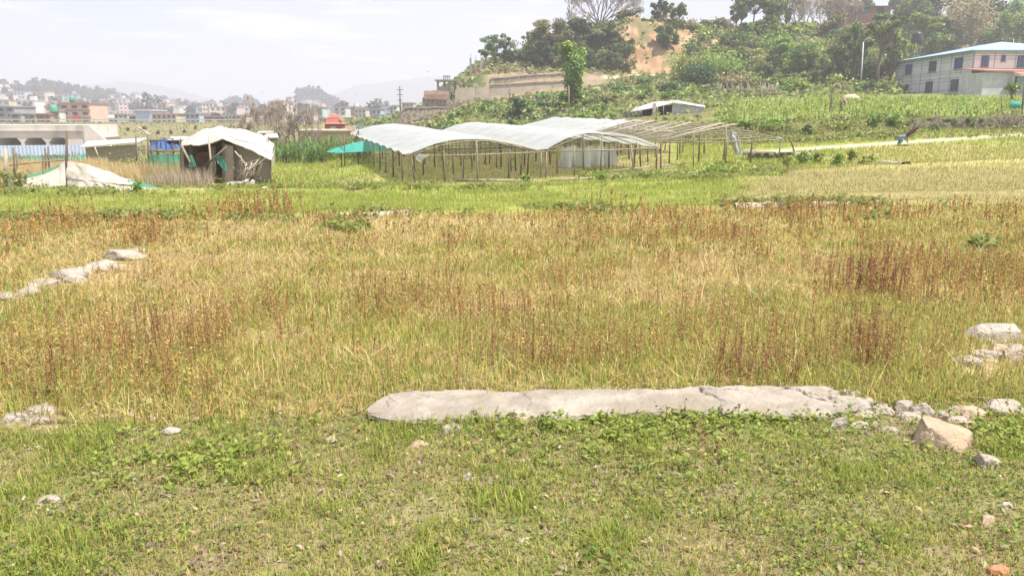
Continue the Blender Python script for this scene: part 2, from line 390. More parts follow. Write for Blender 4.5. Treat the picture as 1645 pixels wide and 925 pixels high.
# ------------------------------------------------------------------ what grows where (layout of the fields)
CLEAR = [(110, 452, 110, 12, .9), (30, 482, 50, 12, .9), (190, 424, 40, 12, .9), (1600, 572, 60, 22, 1.0), (1570, 600, 50, 14, .8), (1620, 540, 40, 12, .8)]
def ell(px, py, E):
    t = np.zeros_like(np.asarray(px, float))
    for (cx, cy, rx, ry, a) in E:
        t = t + a * np.exp(-((px - cx) / rx) ** 2 - ((py - cy) / ry) ** 2)
    return t
def slabline(px): return 14 * (fbm(np.asarray(px) / 34., np.zeros_like(np.asarray(px, float)), 401, 3) - .5) * ((np.asarray(px) < 585) | (np.asarray(px) > 1400)) + np.interp(px, [-400, 0, 280, 560, 600, 1400, 1645, 2100], [690, 690, 682, 668, 655, 655, 642, 640])
def fieldtop(px): return np.interp(px, [-400, 0, 480, 620, 1000, 1150, 1300, 1645, 2100], [352, 352, 350, 346, 340, 336, 332, 330, 330])
RUST = [(330,540,280,55,.9),(750,520,180,85,.8),(1385,455,60,40,1.2),(1540,430,150,60,.8),(1250,380,230,40,.8),(230,380,28,18,1),(1380,572,45,26,1.1),
        (1190,600,22,18,1),(1090,590,190,36,.6),(90,590,150,50,.7),(560,362,300,16,.35),(90,370,140,20,.6),(430,342,18,14,1.2),(370,348,14,14,1),(860,565,90,50,.7),(200,620,140,25,.5),(1060,400,60,60,.4)]
DARK = [(1390,455,46,36,1.2),(1390,575,36,26,1.2),(860,570,60,50,.7),(1190,605,16,14,1.3),(500,540,90,45,.5),(1250,605,14,12,1),(300,555,90,40,.5),(740,590,60,26,.5),(1560,470,70,36,.5)]
LUSH = [(1000,555,280,50,.8),(1280,560,220,60,.9),(440,650,190,36,1.0),(560,470,160,50,.5),(60,480,80,40,.4),(1600,400,120,40,.6),(880,400,220,30,.4),(1500,560,120,50,.9),(1480,600,200,40,.8)]
STRW = [(320,440,260,60,1.0),(1170,440,150,45,1.0),(620,368,380,22,.9),(640,440,180,60,.5),(1070,460,120,40,.6),(60,430,120,50,.4)]
BARE = [(345,900,60,26,1.1),(645,765,40,16,.9),(790,770,60,18,1.0),(560,790,60,25,.7),(1160,785,60,30,.8),(240,790,70,40,.8),(420,800,60,30,.7),(1400,770,70,25,.6),(80,690,160,14,1.0),(530,695,60,12,.8),(1430,690,60,16,.9),(60,900,80,40,.6),(1000,880,90,25,.5),(1540,640,80,10,.5)]

def ground_col(x, y, z):
    px, py = project(x, y, z)
    n1 = fbm(x * 1.1, y * 1.1, 101, 4); n2 = fbm(x * 5, y * 5, 102, 3); n3 = fbm(x / 7, y / 7, 103, 4)
    c = np.zeros((len(x), 3))
    def lay(m, col):
        m = np.clip(m, 0, 1)[:, None]; c[:] = c * (1 - m) + np.array(col) * m
    lay(np.ones(len(x)), (.25, .225, .095))
    near = (y < 7) & (py > slabline(px))
    lay(near * 1.0, (.205, .185, .09)); lay(near * sst(.5, .68, n1) * .8, (.235, .185, .11)); lay(near * sst(.3, 1, ell(px, py, BARE)), (.21, .165, .115))
    lay(near * sst(.6, .72, n2) * .5, (.15, .12, .075))
    fld = (py <= slabline(px)) & (py > fieldtop(px) - 2) & (y > 3.5) & (y < 26)
    lay(fld * 1.0, (.34, .265, .125)); lay(fld * sst(.4, .65, n1) * .8, (.23, .215, .075)); lay(fld * sst(.55, .75, n2) * .5, (.42, .34, .2))
    strip = (py <= fieldtop(px) - 2) & (y > 14) & (y < 60)
    lay(strip * 1.0, (.235, .265, .06)); lay(strip * sst(.5, .7, n1) * .6, (.30, .28, .10))
    # reaped tan field on the right
    tan = strip * sst(1150, 1240, px + (py - 300) * 1.2) * sst(262, 276, py)
    lay(tan, (.265, .235, .10)); lay(tan * sst(.5, .65, n1) * .5, (.30, .27, .11))
    tan2 = strip * sst(1300, 1420, px) * sst(226, 240, py) * (1 - sst(266, 276, py))
    lay(tan2 * .8, (.36, .31, .13))
    # soil beds under the greenhouse
    bed = sst(600, 625, px + (py - 262) * -1.2) * (1 - sst(1060, 1090, px)) * sst(30.5, 33, y) * (1 - sst(56, 60, y)) * (y < 70)
    row = .5 + .5 * np.sin((x * .957 + y * .29) * 2 * np.pi / 1.35)
    lay(bed * (.25 + .75 * sst(.45, .75, row)) * .9, (.34, .24, .15)); lay(bed * sst(.5, .7, n1) * .6, (.22, .24, .07))
    # drier grass far left of the greenhouse, worn spots
    mid = strip * (px < 640)
    lay(mid * sst(.55, .75, n1) * .7, (.34, .30, .14)); lay(mid * np.clip(ell(px, py, [(570, 292, 30, 6, 1), (330, 300, 60, 5, 1)]), 0, 1), (.40, .33, .22))
    # valley floor
    far = (y >= 56) & (z < 1.4) & (y < 330) & (px < 700)
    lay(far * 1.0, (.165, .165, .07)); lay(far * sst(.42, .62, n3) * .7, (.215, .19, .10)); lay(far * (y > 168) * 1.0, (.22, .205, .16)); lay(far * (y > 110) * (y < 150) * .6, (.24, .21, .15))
    # hill and terraces on the right
    hill = (y >= 56) & (px >= 560) & (y < 330)
    m = hill * sst(560, 660, px)
    lay(m, (.095, .115, .036)); lay(m * sst(.45, .65, n3) * .7, (.16, .155, .06)); lay(m * sst(.56, .70, fbm(x / 2.2, y / 2.2, 105, 4)) * .6, (.26, .19, .115))
    cl = (sst(985, 1005, px) * (1 - sst(1105, 1130, px)) + .75 * sst(.46, .56, fbm(x / 3.2, y / 3.2, 119, 4)) * sst(1105, 1120, px) * (1 - sst(1200, 1240, px)) * sst(151, 154, y)) * sst(142.5, 144.5, y) * (1 - sst(158, 162, y))
    lay(cl, (.31, .19, .10)); lay(cl * sst(.45, .6, fbm(x / 1.6, z / 2.2, 111, 4)), (.40, .27, .16)); lay(cl * sst(.46, .60, fbm(x / .9, z / 3.5, 112, 4)) * .85, (.22, .135, .075)); lay(cl * sst(.52, .6, fbm(x / 2.2, z / 1.6, 117, 4)) * .8, (.15, .15, .07))
    crn = sst(1120, 1180, px) * sst(60, 62, y) * (1 - sst(100, 110, y)); lay(crn * .85, (.20, .24, .065))
    pth = sst(940, 970, px) * (1 - sst(1100, 1130, px)) * sst(134.5, 136, y) * (1 - sst(143, 145, y))
    lay(pth, (.66, .52, .36))
    terr = sst(770, 790, px) * (1 - sst(960, 990, px)) * sst(131, 132, y) * (1 - sst(141, 144, y))
    lay(terr * 1.0, (.27, .205, .135)); lay(terr * sst(.5, .62, n1) * .7, (.16, .16, .06))
    sl = ell(px, py, [(1600, 68, 60, 8, .5), (1440, 72, 40, 16, 1.0), (1330, 60, 16, 20, .9), (1530, 70, 60, 8, 1), (1270, 100, 30, 16, .8), (1400, 105, 20, 12, .6), (1130, 80, 22, 22, 1.0), (1165, 62, 60, 5, 1)])
    lay(hill * (y > 118) * np.clip(sl, 0, 1), (.50, .38, .24))
    # far hills
    f2 = (y >= 330); n4 = fbm(x / 45, y / 45, 121, 5)
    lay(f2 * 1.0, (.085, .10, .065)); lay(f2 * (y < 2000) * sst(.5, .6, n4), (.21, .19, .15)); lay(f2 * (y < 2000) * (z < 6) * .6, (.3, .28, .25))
    b = f2 * (y < 2000) * np.clip(ell(px, py, [(52, 152, 36, 4, 1.2), (80, 157, 14, 3, 1)]), 0, 1); lay(b, (.55, .43, .29))
    return c * (.9 + .2 * n2[:, None])

def build_ground():
    t = np.linspace(-1, 1, 520); u = 1.7 * np.sinh(3 * t) / np.sinh(3)
    ys = np.concatenate([np.linspace(-15, 1.8, 24), 2 * (3000 / 2.0) ** np.linspace(0, 1, 860), np.arange(142, 162, .3)])
    ys = np.unique(np.concatenate([ys, [57.0, 58.2, 59.2, 59.5, 59.75, 60.0, 60.5]]))
    Y, U = np.meshgrid(ys, u, indexing='ij'); X = U * (Y + 20)
    Z = zg(X, Y); a, b = X.shape
    V = np.stack([X, Y, Z], -1).reshape(-1, 3)
    i = np.arange(a - 1)[:, None] * b + np.arange(b - 1)[None]
    F = np.stack([i, i + 1, i + b + 1, i + b], -1).reshape(-1, 4)
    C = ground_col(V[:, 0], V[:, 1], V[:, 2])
    m, n, o = _mat('earth_ground'); N = n.nodes.new; K = n.links.new
    p = N('ShaderNodeBsdfPrincipled'); p.inputs['Roughness'].default_value = .95; p.inputs['Specular IOR Level'].default_value = .1
    A = N('ShaderNodeAttribute'); A.attribute_name = 'col'
    tcn = N('ShaderNodeTexCoord')
    q = N('ShaderNodeTexNoise'); q.inputs['Scale'].default_value = 9; q.inputs['Detail'].default_value = 8; q.inputs['Roughness'].default_value = .7
    K(tcn.outputs['Object'], q.inputs['Vector'])
    r = N('ShaderNodeMapRange'); r.inputs[1].default_value = .3; r.inputs[2].default_value = .7; r.inputs[3].default_value = .6; r.inputs[4].default_value = 1.35
    K(q.outputs['Fac'], r.inputs[0])
    mm = N('ShaderNodeMixRGB'); mm.blend_type = 'MULTIPLY'; mm.inputs[0].default_value = 1
    K(A.outputs['Color'], mm.inputs[1]); K(r.outputs[0], mm.inputs[2]); K(mm.outputs[0], p.inputs['Base Color'])
    bp = N('ShaderNodeBump'); bp.inputs['Strength'].default_value = .6; bp.inputs['Distance'].default_value = .04
    K(q.outputs['Fac'], bp.inputs['Height']); K(bp.outputs[0], p.inputs['Normal']); K(p.outputs[0], o.inputs['Surface'])
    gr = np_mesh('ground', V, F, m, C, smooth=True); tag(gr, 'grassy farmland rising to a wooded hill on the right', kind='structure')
build_ground()

# ------------------------------------------------------------------ hazy air
def build_haze():
    b = MB(); b.box((0, 1480, 54), (11200, 3560, 126))
    m, n, o = _mat('hazy_air'); v = n.nodes.new('ShaderNodeVolumePrincipled')
    v.inputs['Color'].default_value = (.83, .83, .90, 1); v.inputs['Density'].default_value = HAZE; v.inputs['Anisotropy'].default_value = 0.3
    n.links.new(v.outputs[0], o.inputs['Volume'])
    h = b.build('haze', m); tag(h, 'pale dusty haze filling the whole valley', kind='stuff')
HAZE = 0.00095
build_haze()

# ------------------------------------------------------------------ grass and field weeds
LEAF = leaf_mat('grass_blade', .5, .55, .25)
DRY = leaf_mat('dry_stalk', .35, .75, .15)
SLAB_X = [592, 611, 626, 700, 760, 830, 870, 1000, 1060, 1130, 1200, 1262, 1325, 1344, 1352, 1358]
SLAB_F = [652, 637, 628, 624, 622, 626, 621, 621, 622, 617, 616, 616, 617, 622, 634, 648]
SLAB_N = [659, 666, 668, 668, 664, 664, 664, 660, 657, 657, 660, 663, 663, 662, 660, 654]
SLAB_Z = .052
def in_slab(x, y):
    px, py = project(x, y, np.full(len(x), SLAB_Z))
    e = 5.5 * _h((x * 9000).astype(np.int64), (y * 9000).astype(np.int64), 5) - 1
    return (px > 592 + 2 * e) & (px < 1356 - 2 * e) & (py > np.interp(px, SLAB_X, SLAB_F) + e * .6) & (py < np.interp(px, SLAB_X, SLAB_N) - e)
def scat(rng, y0, y1, dens, u0=-.84, u1=.84):
    m = 2.2                                       # metres beyond the field of view on either side
    n = int(dens * (.72 * (y1 * y1 - y0 * y0) + 2 * m * (y1 - y0)))
    y = rng.uniform(y0, y1, n * 2); y = y[rng.random(n * 2) < (.72 * y + m) / (.72 * y1 + m)][:n]; n = len(y); x = rng.uniform(-1, 1, n) * (.72 * y + m)
    if y0 < 5.5:
        k = ~in_slab(x, y); x, y = x[k], y[k]
    z = zg(x, y); px, py = project(x, y, z)
    return x, y, z, px, py
def grass(soup, rng, P, L, W, lean, cols, wts=None, tipc=None, bend=.7, jit=.18):
    n = len(P)
    if n == 0: return
    C = pal(rng, n, cols, wts, jit)
    C2 = C * np.array(tipc if tipc else (1.15, 1.1, 1.0))
    V, F, Cc = blades(P, L * rng.uniform(.55, 1.25, n), W * rng.uniform(.7, 1.3, n), rng.uniform(0, 6.283, n),
                      np.abs(rng.normal(0, lean, n)), rng.normal(bend, .5, n), C, C2)
    soup.add(V, F, Cc)
def stalks(soup, rng, P, H, wid, stem, bits, nb, bsize, lean=.16, t0=.22, spread=.009):
    n = len(P)
    if n == 0: return
    h = H * rng.uniform(.6, 1.25, n); az = rng.uniform(0, 6.283, n); ln = np.abs(rng.normal(0, lean, n))
    C = pal(rng, n, stem)
    V, F, Cc = blades(P, h, wid * np.ones(n), az, ln, rng.normal(.05, .08, n), C); soup.add(V, F, Cc)
    t = rng.uniform(t0, 1.02, (n, nb)); d = np.stack([np.cos(az) * np.sin(ln), np.sin(az) * np.sin(ln), np.cos(ln)], 1)
    Q = P[:, None] + d[:, None] * (t * h[:, None])[..., None] + rng.normal(size=(n, nb, 3)) * spread * (1.25 - t)[..., None]
    base = pal(rng, n, bits)
    CC = np.repeat(base, nb, 0) * (1 + .2 * rng.normal(size=(n * nb, 1)))
    V, F, Cc = leaves(rng, Q.reshape(-1, 3), bsize * rng.uniform(.5, 1.4, n * nb), np.clip(CC, .01, .9), 0, 1.8); soup.add(V, F, Cc)

G1, G2, G3, G4 = (.225, .295, .055), (.32, .37, .08), (.155, .22, .048), (.42, .41, .125)
STR, STR2, TANB = (.52, .42, .22), (.42, .33, .17), (.30, .21, .11)
OCH, RST, DRK, YEL = (.52, .35, .135), (.43, .25, .105), (.27, .14, .075), (.47, .41, .12)

FGCLEAR = [(1400, 668, 60, 12, .75), (1480, 672, 60, 12, .75), (1575, 674, 70, 14, .7), (45, 678, 70, 14, .8), (1520, 722, 60, 10, .5), (720, 698, 24, 6, .6), (270, 700, 20, 6, .6), (76, 812, 26, 7, .6), (1590, 756, 26, 8, .6), (1592, 848, 22, 8, .6), (1619, 820, 16, 6, .6), (672, 719, 18, 5, .6), (838, 684, 22, 5, .6)]
def build_foreground():
    rng = np.random.default_rng(11); so = Soup(); lf = Soup(); dr = Soup()
    for (y0, y1, dens, wsc) in ((2.0, 3.2, 13500, 1.0), (3.2, 4.3, 10500, 1.15), (4.3, 6.2, 7200, 1.3)):
        x, y, z, px, py = scat(rng, y0, y1, dens)
        bare = sst(.25, 1.0, ell(px, py, BARE)); cl = fbm(x * 2.2, y * 2.2, 41, 3); cl2 = fbm(x * 7, y * 7, 44, 2)
        tall = sst(.5, .72, fbm(x * 3.1 + 7, y * 3.1, 43, 3))
        keep = (py > slabline(px) - 6) & (rng.random(len(x)) > ell(px, py, FGCLEAR)) & (rng.random(len(x)) < np.clip((.62 + 1.0 * sst(.34, .56, cl)) * (.6 + .7 * sst(.3, .5, cl2)) * (1 - .7 * bare), 0, 1))
        x, y, z, tall, cl = x[keep], y[keep], z[keep], tall[keep], cl[keep]; P = np.stack([x, y, z - .004], 1)
        gsel = rng.random(len(x)); hue = sst(.42, .6, fbm(x * 1.4, y * 1.4, 48, 3))
        k1 = gsel < .56 + .26 * hue
        grass(so, rng, P[k1], .034 + .05 * tall[k1], .0044 * wsc, .75, (G1, G2, G3, G4), (.3, .36, .12, .22), bend=.6)
        k2 = ~k1
        grass(so, rng, P[k2], .05, .0032 * wsc, 1.15, (STR, STR2, TANB, G4), (.30, .26, .2, .24), bend=.3)
    for (y0, y1, dens) in ((2.0, 3.2, 2400), (3.2, 6.0, 1500)):          # clover and creeping leaves
        x, y, z, px, py = scat(rng, y0, y1, dens)
        cl = sst(.46, .62, fbm(x * 1.7 + 3, y * 1.7, 51, 3)); bare = sst(.25, 1.0, ell(px, py, BARE))
        keep = (py > slabline(px) - 4) & (rng.random(len(x)) < (.12 + .8 * cl) * (1 - .7 * bare)); m = keep.sum()
        P = np.stack([x, y, z + rng.uniform(.008, .04, len(x))], 1)[keep]
        V, F, C = leaves(rng, P, rng.uniform(.008, .02, m), pal(rng, m, (G1, G2, G3, (.16, .235, .06))), .45, 1.35); lf.add(V, F, C)
    x, y, z, px, py = scat(rng, 2.0, 6.0, 900)                            # dead leaves and clippings
    bare = sst(.2, .9, ell(px, py, BARE)); keep = (py > slabline(px) - 4) & (rng.random(len(x)) < .3 + .7 * bare); m = keep.sum()
    P = np.stack([x, y, z + rng.uniform(.004, .02, len(x))], 1)[keep]
    V, F, C = leaves(rng, P, rng.uniform(.008, .022, m), pal(rng, m, (TANB, STR2, (.22, .17, .12), (.38, .31, .22))), .5, 2.2); dr.add(V, F, C)
    # leafy weeds against the slab's near edge
    E = [(1000, 674, 150, 12, .6), (1180, 672, 120, 12, .6), (1100, 690, 220, 14, .3), (860, 677, 60, 8, .3), (1620, 700, 60, 26, .5), (500, 650, 120, 20, .35), (960, 905, 45, 12, .25), (370, 740, 110, 30, .3), (250, 760, 100, 30, .2), (1000, 730, 200, 30, .15)]
    x, y, z, px, py = scat(rng, 2.2, 5.2, 900); keep = (rng.random(len(x)) < np.clip(ell(px, py, E), 0, 1)) & (py > slabline(px)); P0 = np.stack([x, y, z], 1)[keep]
    nb = 9; m = len(P0) * nb
    Q = (P0[:, None] + rng.normal(size=(len(P0), nb, 3)) * np.array((.024, .024, .014)) + np.array((0, 0, .036))).reshape(-1, 3)
    V, F, C = leaves(rng, Q, rng.uniform(.011, .026, m), pal(rng, m, (G1, G2, G2, (.27, .34, .08))), .35, 1.7); lf.add(V, F, C)
    E = [(1180, 668, 100, 8, .5), (1300, 672, 60, 8, .35), (1600, 700, 70, 22, .3), (1030, 690, 160, 40, .05), (1200, 720, 200, 40, .04)]
    x, y, z, px, py = scat(rng, 2.6, 5.0, 300); keep = (rng.random(len(x)) < ell(px, py, E)) & (py > slabline(px)); P0 = np.stack([x, y, z], 1)[keep]
    stalks(dr, rng, P0, .13, .004, ((.26, .13, .08), (.2, .12, .07)), ((.26, .14, .08), (.20, .16, .06)), 9, .010, .35, .2, .008)
    # a few broad leaves at the bottom edge
    for (px_, py_) in ((962, 908),):
        p = hit(px_, py_); k = 7; a = rng.uniform(0, 6.28, k)
        Q = p + np.stack([np.cos(a) * .05, np.sin(a) * .05, np.full(k, .045)], 1)
        V, F, C = leaves(rng, Q, rng.uniform(.02, .032, k), pal(rng, k, ((.17, .25, .07), (.14, .21, .05))), .8, 1.9); lf.add(V, F, C)
    x, y, z, px, py = scat(rng, 2.3, 5.5, 4); keep = py > slabline(px)         # clover flowers
    P = np.stack([x, y, z + .05], 1)[keep]; m = len(P)
    for q in range(4):
        V, F, C = leaves(rng, P + rng.normal(size=(m, 3)) * .003, np.full(m, .012), pal(rng, m, ((.72, .68, .56),)), 0, 1); lf.add(V, F, C)
    tag(so.build('foreground_grass', LEAF), 'short green and straw grass in the foreground', kind='stuff')
    tag(lf.build('clover_leaves', LEAF), 'small creeping leaves and clover among the foreground grass', kind='stuff')
    tag(dr.build('dead_leaves', DRY), 'dry fallen leaves and brown twigs in the foreground grass', kind='stuff')
build_foreground()

def build_weed_field():
    rng = np.random.default_rng(12); so = Soup(); dr = Soup(); st = Soup()
    for (y0, y1, dens, wsc) in ((4.2, 7, 3300, 1.25), (7, 11, 1900, 1.8), (11, 15, 1000, 2.6), (15, 24, 500, 3.7)):
        x, y, z, px, py = scat(rng, y0, y1, dens)
        f = (py < slabline(px)) & (py > fieldtop(px)) & (rng.random(len(x)) > ell(px, py, CLEAR))
        lush = ell(px, py, LUSH); stw = ell(px, py, STRW); n1 = fbm(x * 1.6, y * 1.6, 61, 3); n2 = fbm(x * .7, y * .7, 62, 3)
        lu = np.clip(.40 + .60 * lush + 1.2 * (n1 - .5) - .2 * stw + .6 * (n2 - .5), .05, 1)
        rr = rng.random(len(x)); P = np.stack([x, y, z - .006], 1)
        k = f & (rr < lu * .72)
        grass(so, rng, P[k], .085 + .05 * n1[k], .0052 * wsc, .48, (G1, G2, G4, YEL, (.25, .26, .075)), (.24, .26, .2, .08, .22), bend=.45)
        k = f & (rr >= lu * .72) & (rr < lu * .72 + .16 + .3 * sst(.35, .6, fbm(x * 2.4, y * 2.4, 64, 3)))
        grass(dr, rng, P[k], .105, .0042 * wsc, .6, (STR, STR2, OCH, (.38, .28, .12), G4, (.30, .29, .09)), (.15, .2, .2, .15, .15, .15), bend=.5)
        k = f & (rr > .70) & (rng.random(len(x)) < np.clip(.2 + .95 * stw + 1.1 * (fbm(x * .9, y * .9, 66, 3) - .5), 0, 1))
        Q = P[k] + np.array((0, 0, .02)); n = len(Q)
        V, F, C = blades(Q, rng.uniform(.12, .38, n), .0042 * wsc * np.ones(n), rng.uniform(0, 6.28, n), rng.normal(1.42, .16, n), rng.normal(.1, .25, n), pal(rng, n, ((.54, .44, .25), STR, OCH, STR2, (.38, .27, .14))))
        st.add(V, F, C)
    for (y0, y1, dens, nb, bs) in ((4.4, 7.5, 230, 26, .0085), (7.5, 11, 175, 22, .0115), (11, 15, 105, 18, .016), (15, 24, 48, 14, .024)):
        x, y, z, px, py = scat(rng, y0, y1, dens)
        f = (py < slabline(px)) & (py > fieldtop(px) + 3) & (rng.random(len(x)) > 1.3 * ell(px, py, CLEAR))
        ru = ell(px, py, RUST); dk = ell(px, py, DARK); n1 = fbm(x * 1.1 + 9, y * 1.1, 71, 3); n2 = fbm(x * 3, y * 3, 72, 2)
        pr = np.clip((.17 + .75 * ru) * (.12 + 1.9 * sst(.42, .62, n1)) * (.25 + 1.5 * sst(.35, .65, n2)) * (1 - .6 * np.clip(ell(px, py, STRW), 0, 1) * (ru < .5)), 0, 1)
        k = f & (rng.random(len(x)) < pr); P = np.stack([x, y, z - .01], 1)
        dkm = rng.random(len(x)) < np.clip(dk * .5 + .03, 0, .6)
        hh = (.22 + .10 * sst(.4, .6, n1)) * (1 - .25 * np.clip(ell(px, py, STRW), 0, 1))
        a = k & ~dkm; q = rng.random(len(x)) < .62
        stalks(dr, rng, P[a & q], hh[a & q], .004 + bs * .1, (OCH, STR2, (.36, .24, .10)), (OCH, (.56, .42, .15), (.46, .36, .14), (.40, .34, .12), (.34, .33, .11)), nb, bs)
        stalks(dr, rng, P[a & ~q], hh[a & ~q], .004 + bs * .1, (RST, (.34, .2, .09)), (RST, (.40, .21, .08), (.36, .22, .09)), nb, bs)
        b = k & dkm
        stalks(dr, rng, P[b], hh[b] * 1.15, .005 + bs * .1, (DRK, (.28, .15, .085)), (DRK, (.27, .13, .07), (.33, .17, .085)), nb + 4, bs, .14, .2)
    for (cx, cy, k, hgt, mk) in ((368, 352, 60, .55, 0), (428, 350, 70, .62, 1), (232, 392, 70, .5, 0), (100, 362, 60, .5, 0), (1290, 352, 30, .4, 1), (1395, 472, 40, .42, 2), (1372, 466, 26, .36, 1), (1390, 588, 26, .34, 2), (1366, 592, 16, .28, 1), (1190, 608, 26, .26, 2), (1250, 610, 16, .24, 2), (1410, 352, 14, .5, 1), (985, 340, 16, .5, 1)):
        c = hit(cx, cy); s_ = .026 * c[1]; P = c + np.stack([rng.normal(0, s_, k), rng.normal(0, s_, k), np.zeros(k)], 1); P[:, 2] = zg(P[:, 0], P[:, 1]); cc = ((OCH, RST), (RST, (.34, .2, .1)), (DRK, (.27, .13, .07)))[mk]
        stalks(dr, rng, P, np.full(k, hgt), .003 + .0005 * c[1], cc, cc, 26, .0013 * c[1] + .002, .24, .2, .012)
    tag(so.build('green_undergrowth', LEAF), 'green grass growing between the dry weeds of the field', kind='stuff')
    tag(dr.build('dry_weeds', DRY), 'tall ochre and rust brown weed stalks covering the field', kind='stuff')
    tag(st.build('straw_litter', DRY), 'pale straw lying flat on the field', kind='stuff')
build_weed_field()

def build_far_grass():
    rng = np.random.default_rng(13); so = Soup(); dr = Soup()
    for (y0, y1, dens, wsc, L) in ((15, 24, 420, 1.0, .12), (24, 34, 230, 1.6, .15), (34, 46, 110, 2.4, .19), (46, 62, 60, 3.4, .24)):
        x, y, z, px, py = scat(rng, y0, y1, dens)
        f = (py < fieldtop(px)); n1 = fbm(x * .8, y * .8, 81, 3); n2 = fbm(x * .22, y * .22, 82, 3)
        tan = sst(1150, 1240, px + (py - 300) * 1.2) * sst(262, 276, py) + .7 * sst(1300, 1420, px) * sst(226, 240, py) * (py < 270)
        path = (px > 1195) & (np.abs(py - np.interp(px, [1195, 1250, 1400, 1645, 2000], [246, 243, 233, 218, 198])) < 4)
        bed = (px > 600) & (px < 1090) & (y > 32) & (y < 58)
        tan = np.clip(tan + .35 * (px < 640) * sst(.45, .6, n1) * (y > 30), 0, 1)
        rr = rng.random(len(x)); P = np.stack([x, y, z - .01], 1); dn = np.clip(.35 + 1.1 * sst(.35, .6, n1), 0, 1)
        k = f & (rr < dn * (1 - tan) * np.where(bed, .22, 1)) & ~path
        grass(so, rng, P[k], L * (.7 + .7 * n2[k]), .010 * wsc, .45, ((.26, .33, .06), (.34, .38, .085), G1, (.40, .39, .13)), (.34, .32, .12, .22), bend=.4)
        k = f & (rr < .75 * tan + .06) & ~path & (rng.random(len(x)) < .8)
        grass(dr, rng, P[k], L * .9, .008 * wsc, .5, ((.36, .30, .14), (.36, .285, .14), (.31, .26, .105), (.30, .32, .095)), (.25, .25, .2, .3), bend=.4)
    # short dull grass on the valley floor and the embankment
    n = 30000; Y = np.sqrt(rng.uniform(60 ** 2, 172 ** 2, n)); px = rng.uniform(-200, 660, n); x = (px - PW / 2) / FPX * Y; k = (rng.random(n) < np.clip(.2 + 1.7 * (fbm(x / 5, Y / 5, 83, 4) - .3), 0, 1)) & ~((px < 150) & (Y > 118) & (Y < 160)); x, Y = x[k], Y[k]; P = np.stack([x, Y, zg(x, Y)], 1); n = len(x)
    V, F, C = blades(P, .3 * rng.uniform(.5, 1.4, n), Y * .0012, rng.uniform(0, 6.28, n), np.abs(rng.normal(0, .5, n)), rng.normal(.4, .3, n), pal(rng, n, ((.20, .20, .075), (.27, .24, .11), (.17, .185, .06), (.32, .27, .14)))); dr.add(V, F, C)
    # darker weeds along the bunds and banks
    E = [(-100, 355, 300, 4, .8), (200, 352, 250, 3, .9), (560, 370, 30, 5, .7), (480, 352, 30, 4, 1), (590, 345, 120, 3, .5), (1300, 330, 120, 4, .7), (1275, 332, 8, 4, 2), (560, 305, 350, 3, .5), (1100, 285, 90, 5, .7),
         (700, 300, 150, 4, .4), (1200, 275, 60, 6, .6), (1420, 180, 300, 4, 0), (100, 312, 160, 4, .6), (960, 284, 20, 6, 1), (1580, 402, 10, 5, 2), (1420, 352, 20, 4, 1), (950, 340, 90, 3, .5)]
    for (y0, y1, dens) in ((12, 24, 120), (24, 48, 60)):
        x, y, z, px, py = scat(rng, y0, y1, dens); k = (rng.random(len(x)) < .55 * ell(px, py, E) * sst(.4, .6, fbm(x * .9, y * .9, 88, 3)) * 1.6); P0 = np.stack([x, y, z], 1)[k]; nb = 12
        Q = (P0[:, None] + rng.normal(size=(len(P0), nb, 3)) * np.array((.09, .09, .05)) + np.array((0, 0, .1))).reshape(-1, 3); m = len(Q)
        V, F, C = leaves(rng, Q, rng.uniform(.04, .09, m), pal(rng, m, ((.20, .26, .06), (.28, .31, .08), (.16, .20, .05), (.34, .32, .12))), .2, 1.8); so.add(V, F, C)
    tag(so.build('field_grass', LEAF), 'bright green grass of the fields around the greenhouse', kind='stuff')
    tag(dr.build('stubble', DRY), 'tan stubble of the reaped field on the right', kind='stuff')
build_far_grass()
# ------------------------------------------------------------------ broken concrete slab and stones
M = {}
M['slab'] = mat('worn_concrete', (.335,.293,.243), (.245,.213,.173), scale=5, bump=.45, bscale=30, stain=(.24,.205,.15), sscale=3.2, rough=.95, lo=.4, hi=.6)
M['stone_pale'] = mat('pale_stone', (.40,.34,.285), (.29,.245,.20), scale=9, bump=.8, bscale=28, stain=(.32,.265,.2), sscale=3, rough=.9)
M['stone_tan'] = mat('tan_stone', (.40,.30,.205), (.29,.215,.15), scale=5, bump=.45, bscale=26, stain=(.38,.23,.11), sscale=4, rough=.85)
M['stone_grey'] = mat('grey_stone', (.40,.36,.31), (.28,.25,.21), scale=6, bump=.6, bscale=26, rough=.95)
M['stone_brick'] = mat('brick_lump', (.46,.19,.10), (.34,.14,.08), scale=8, bump=.5, bscale=30)

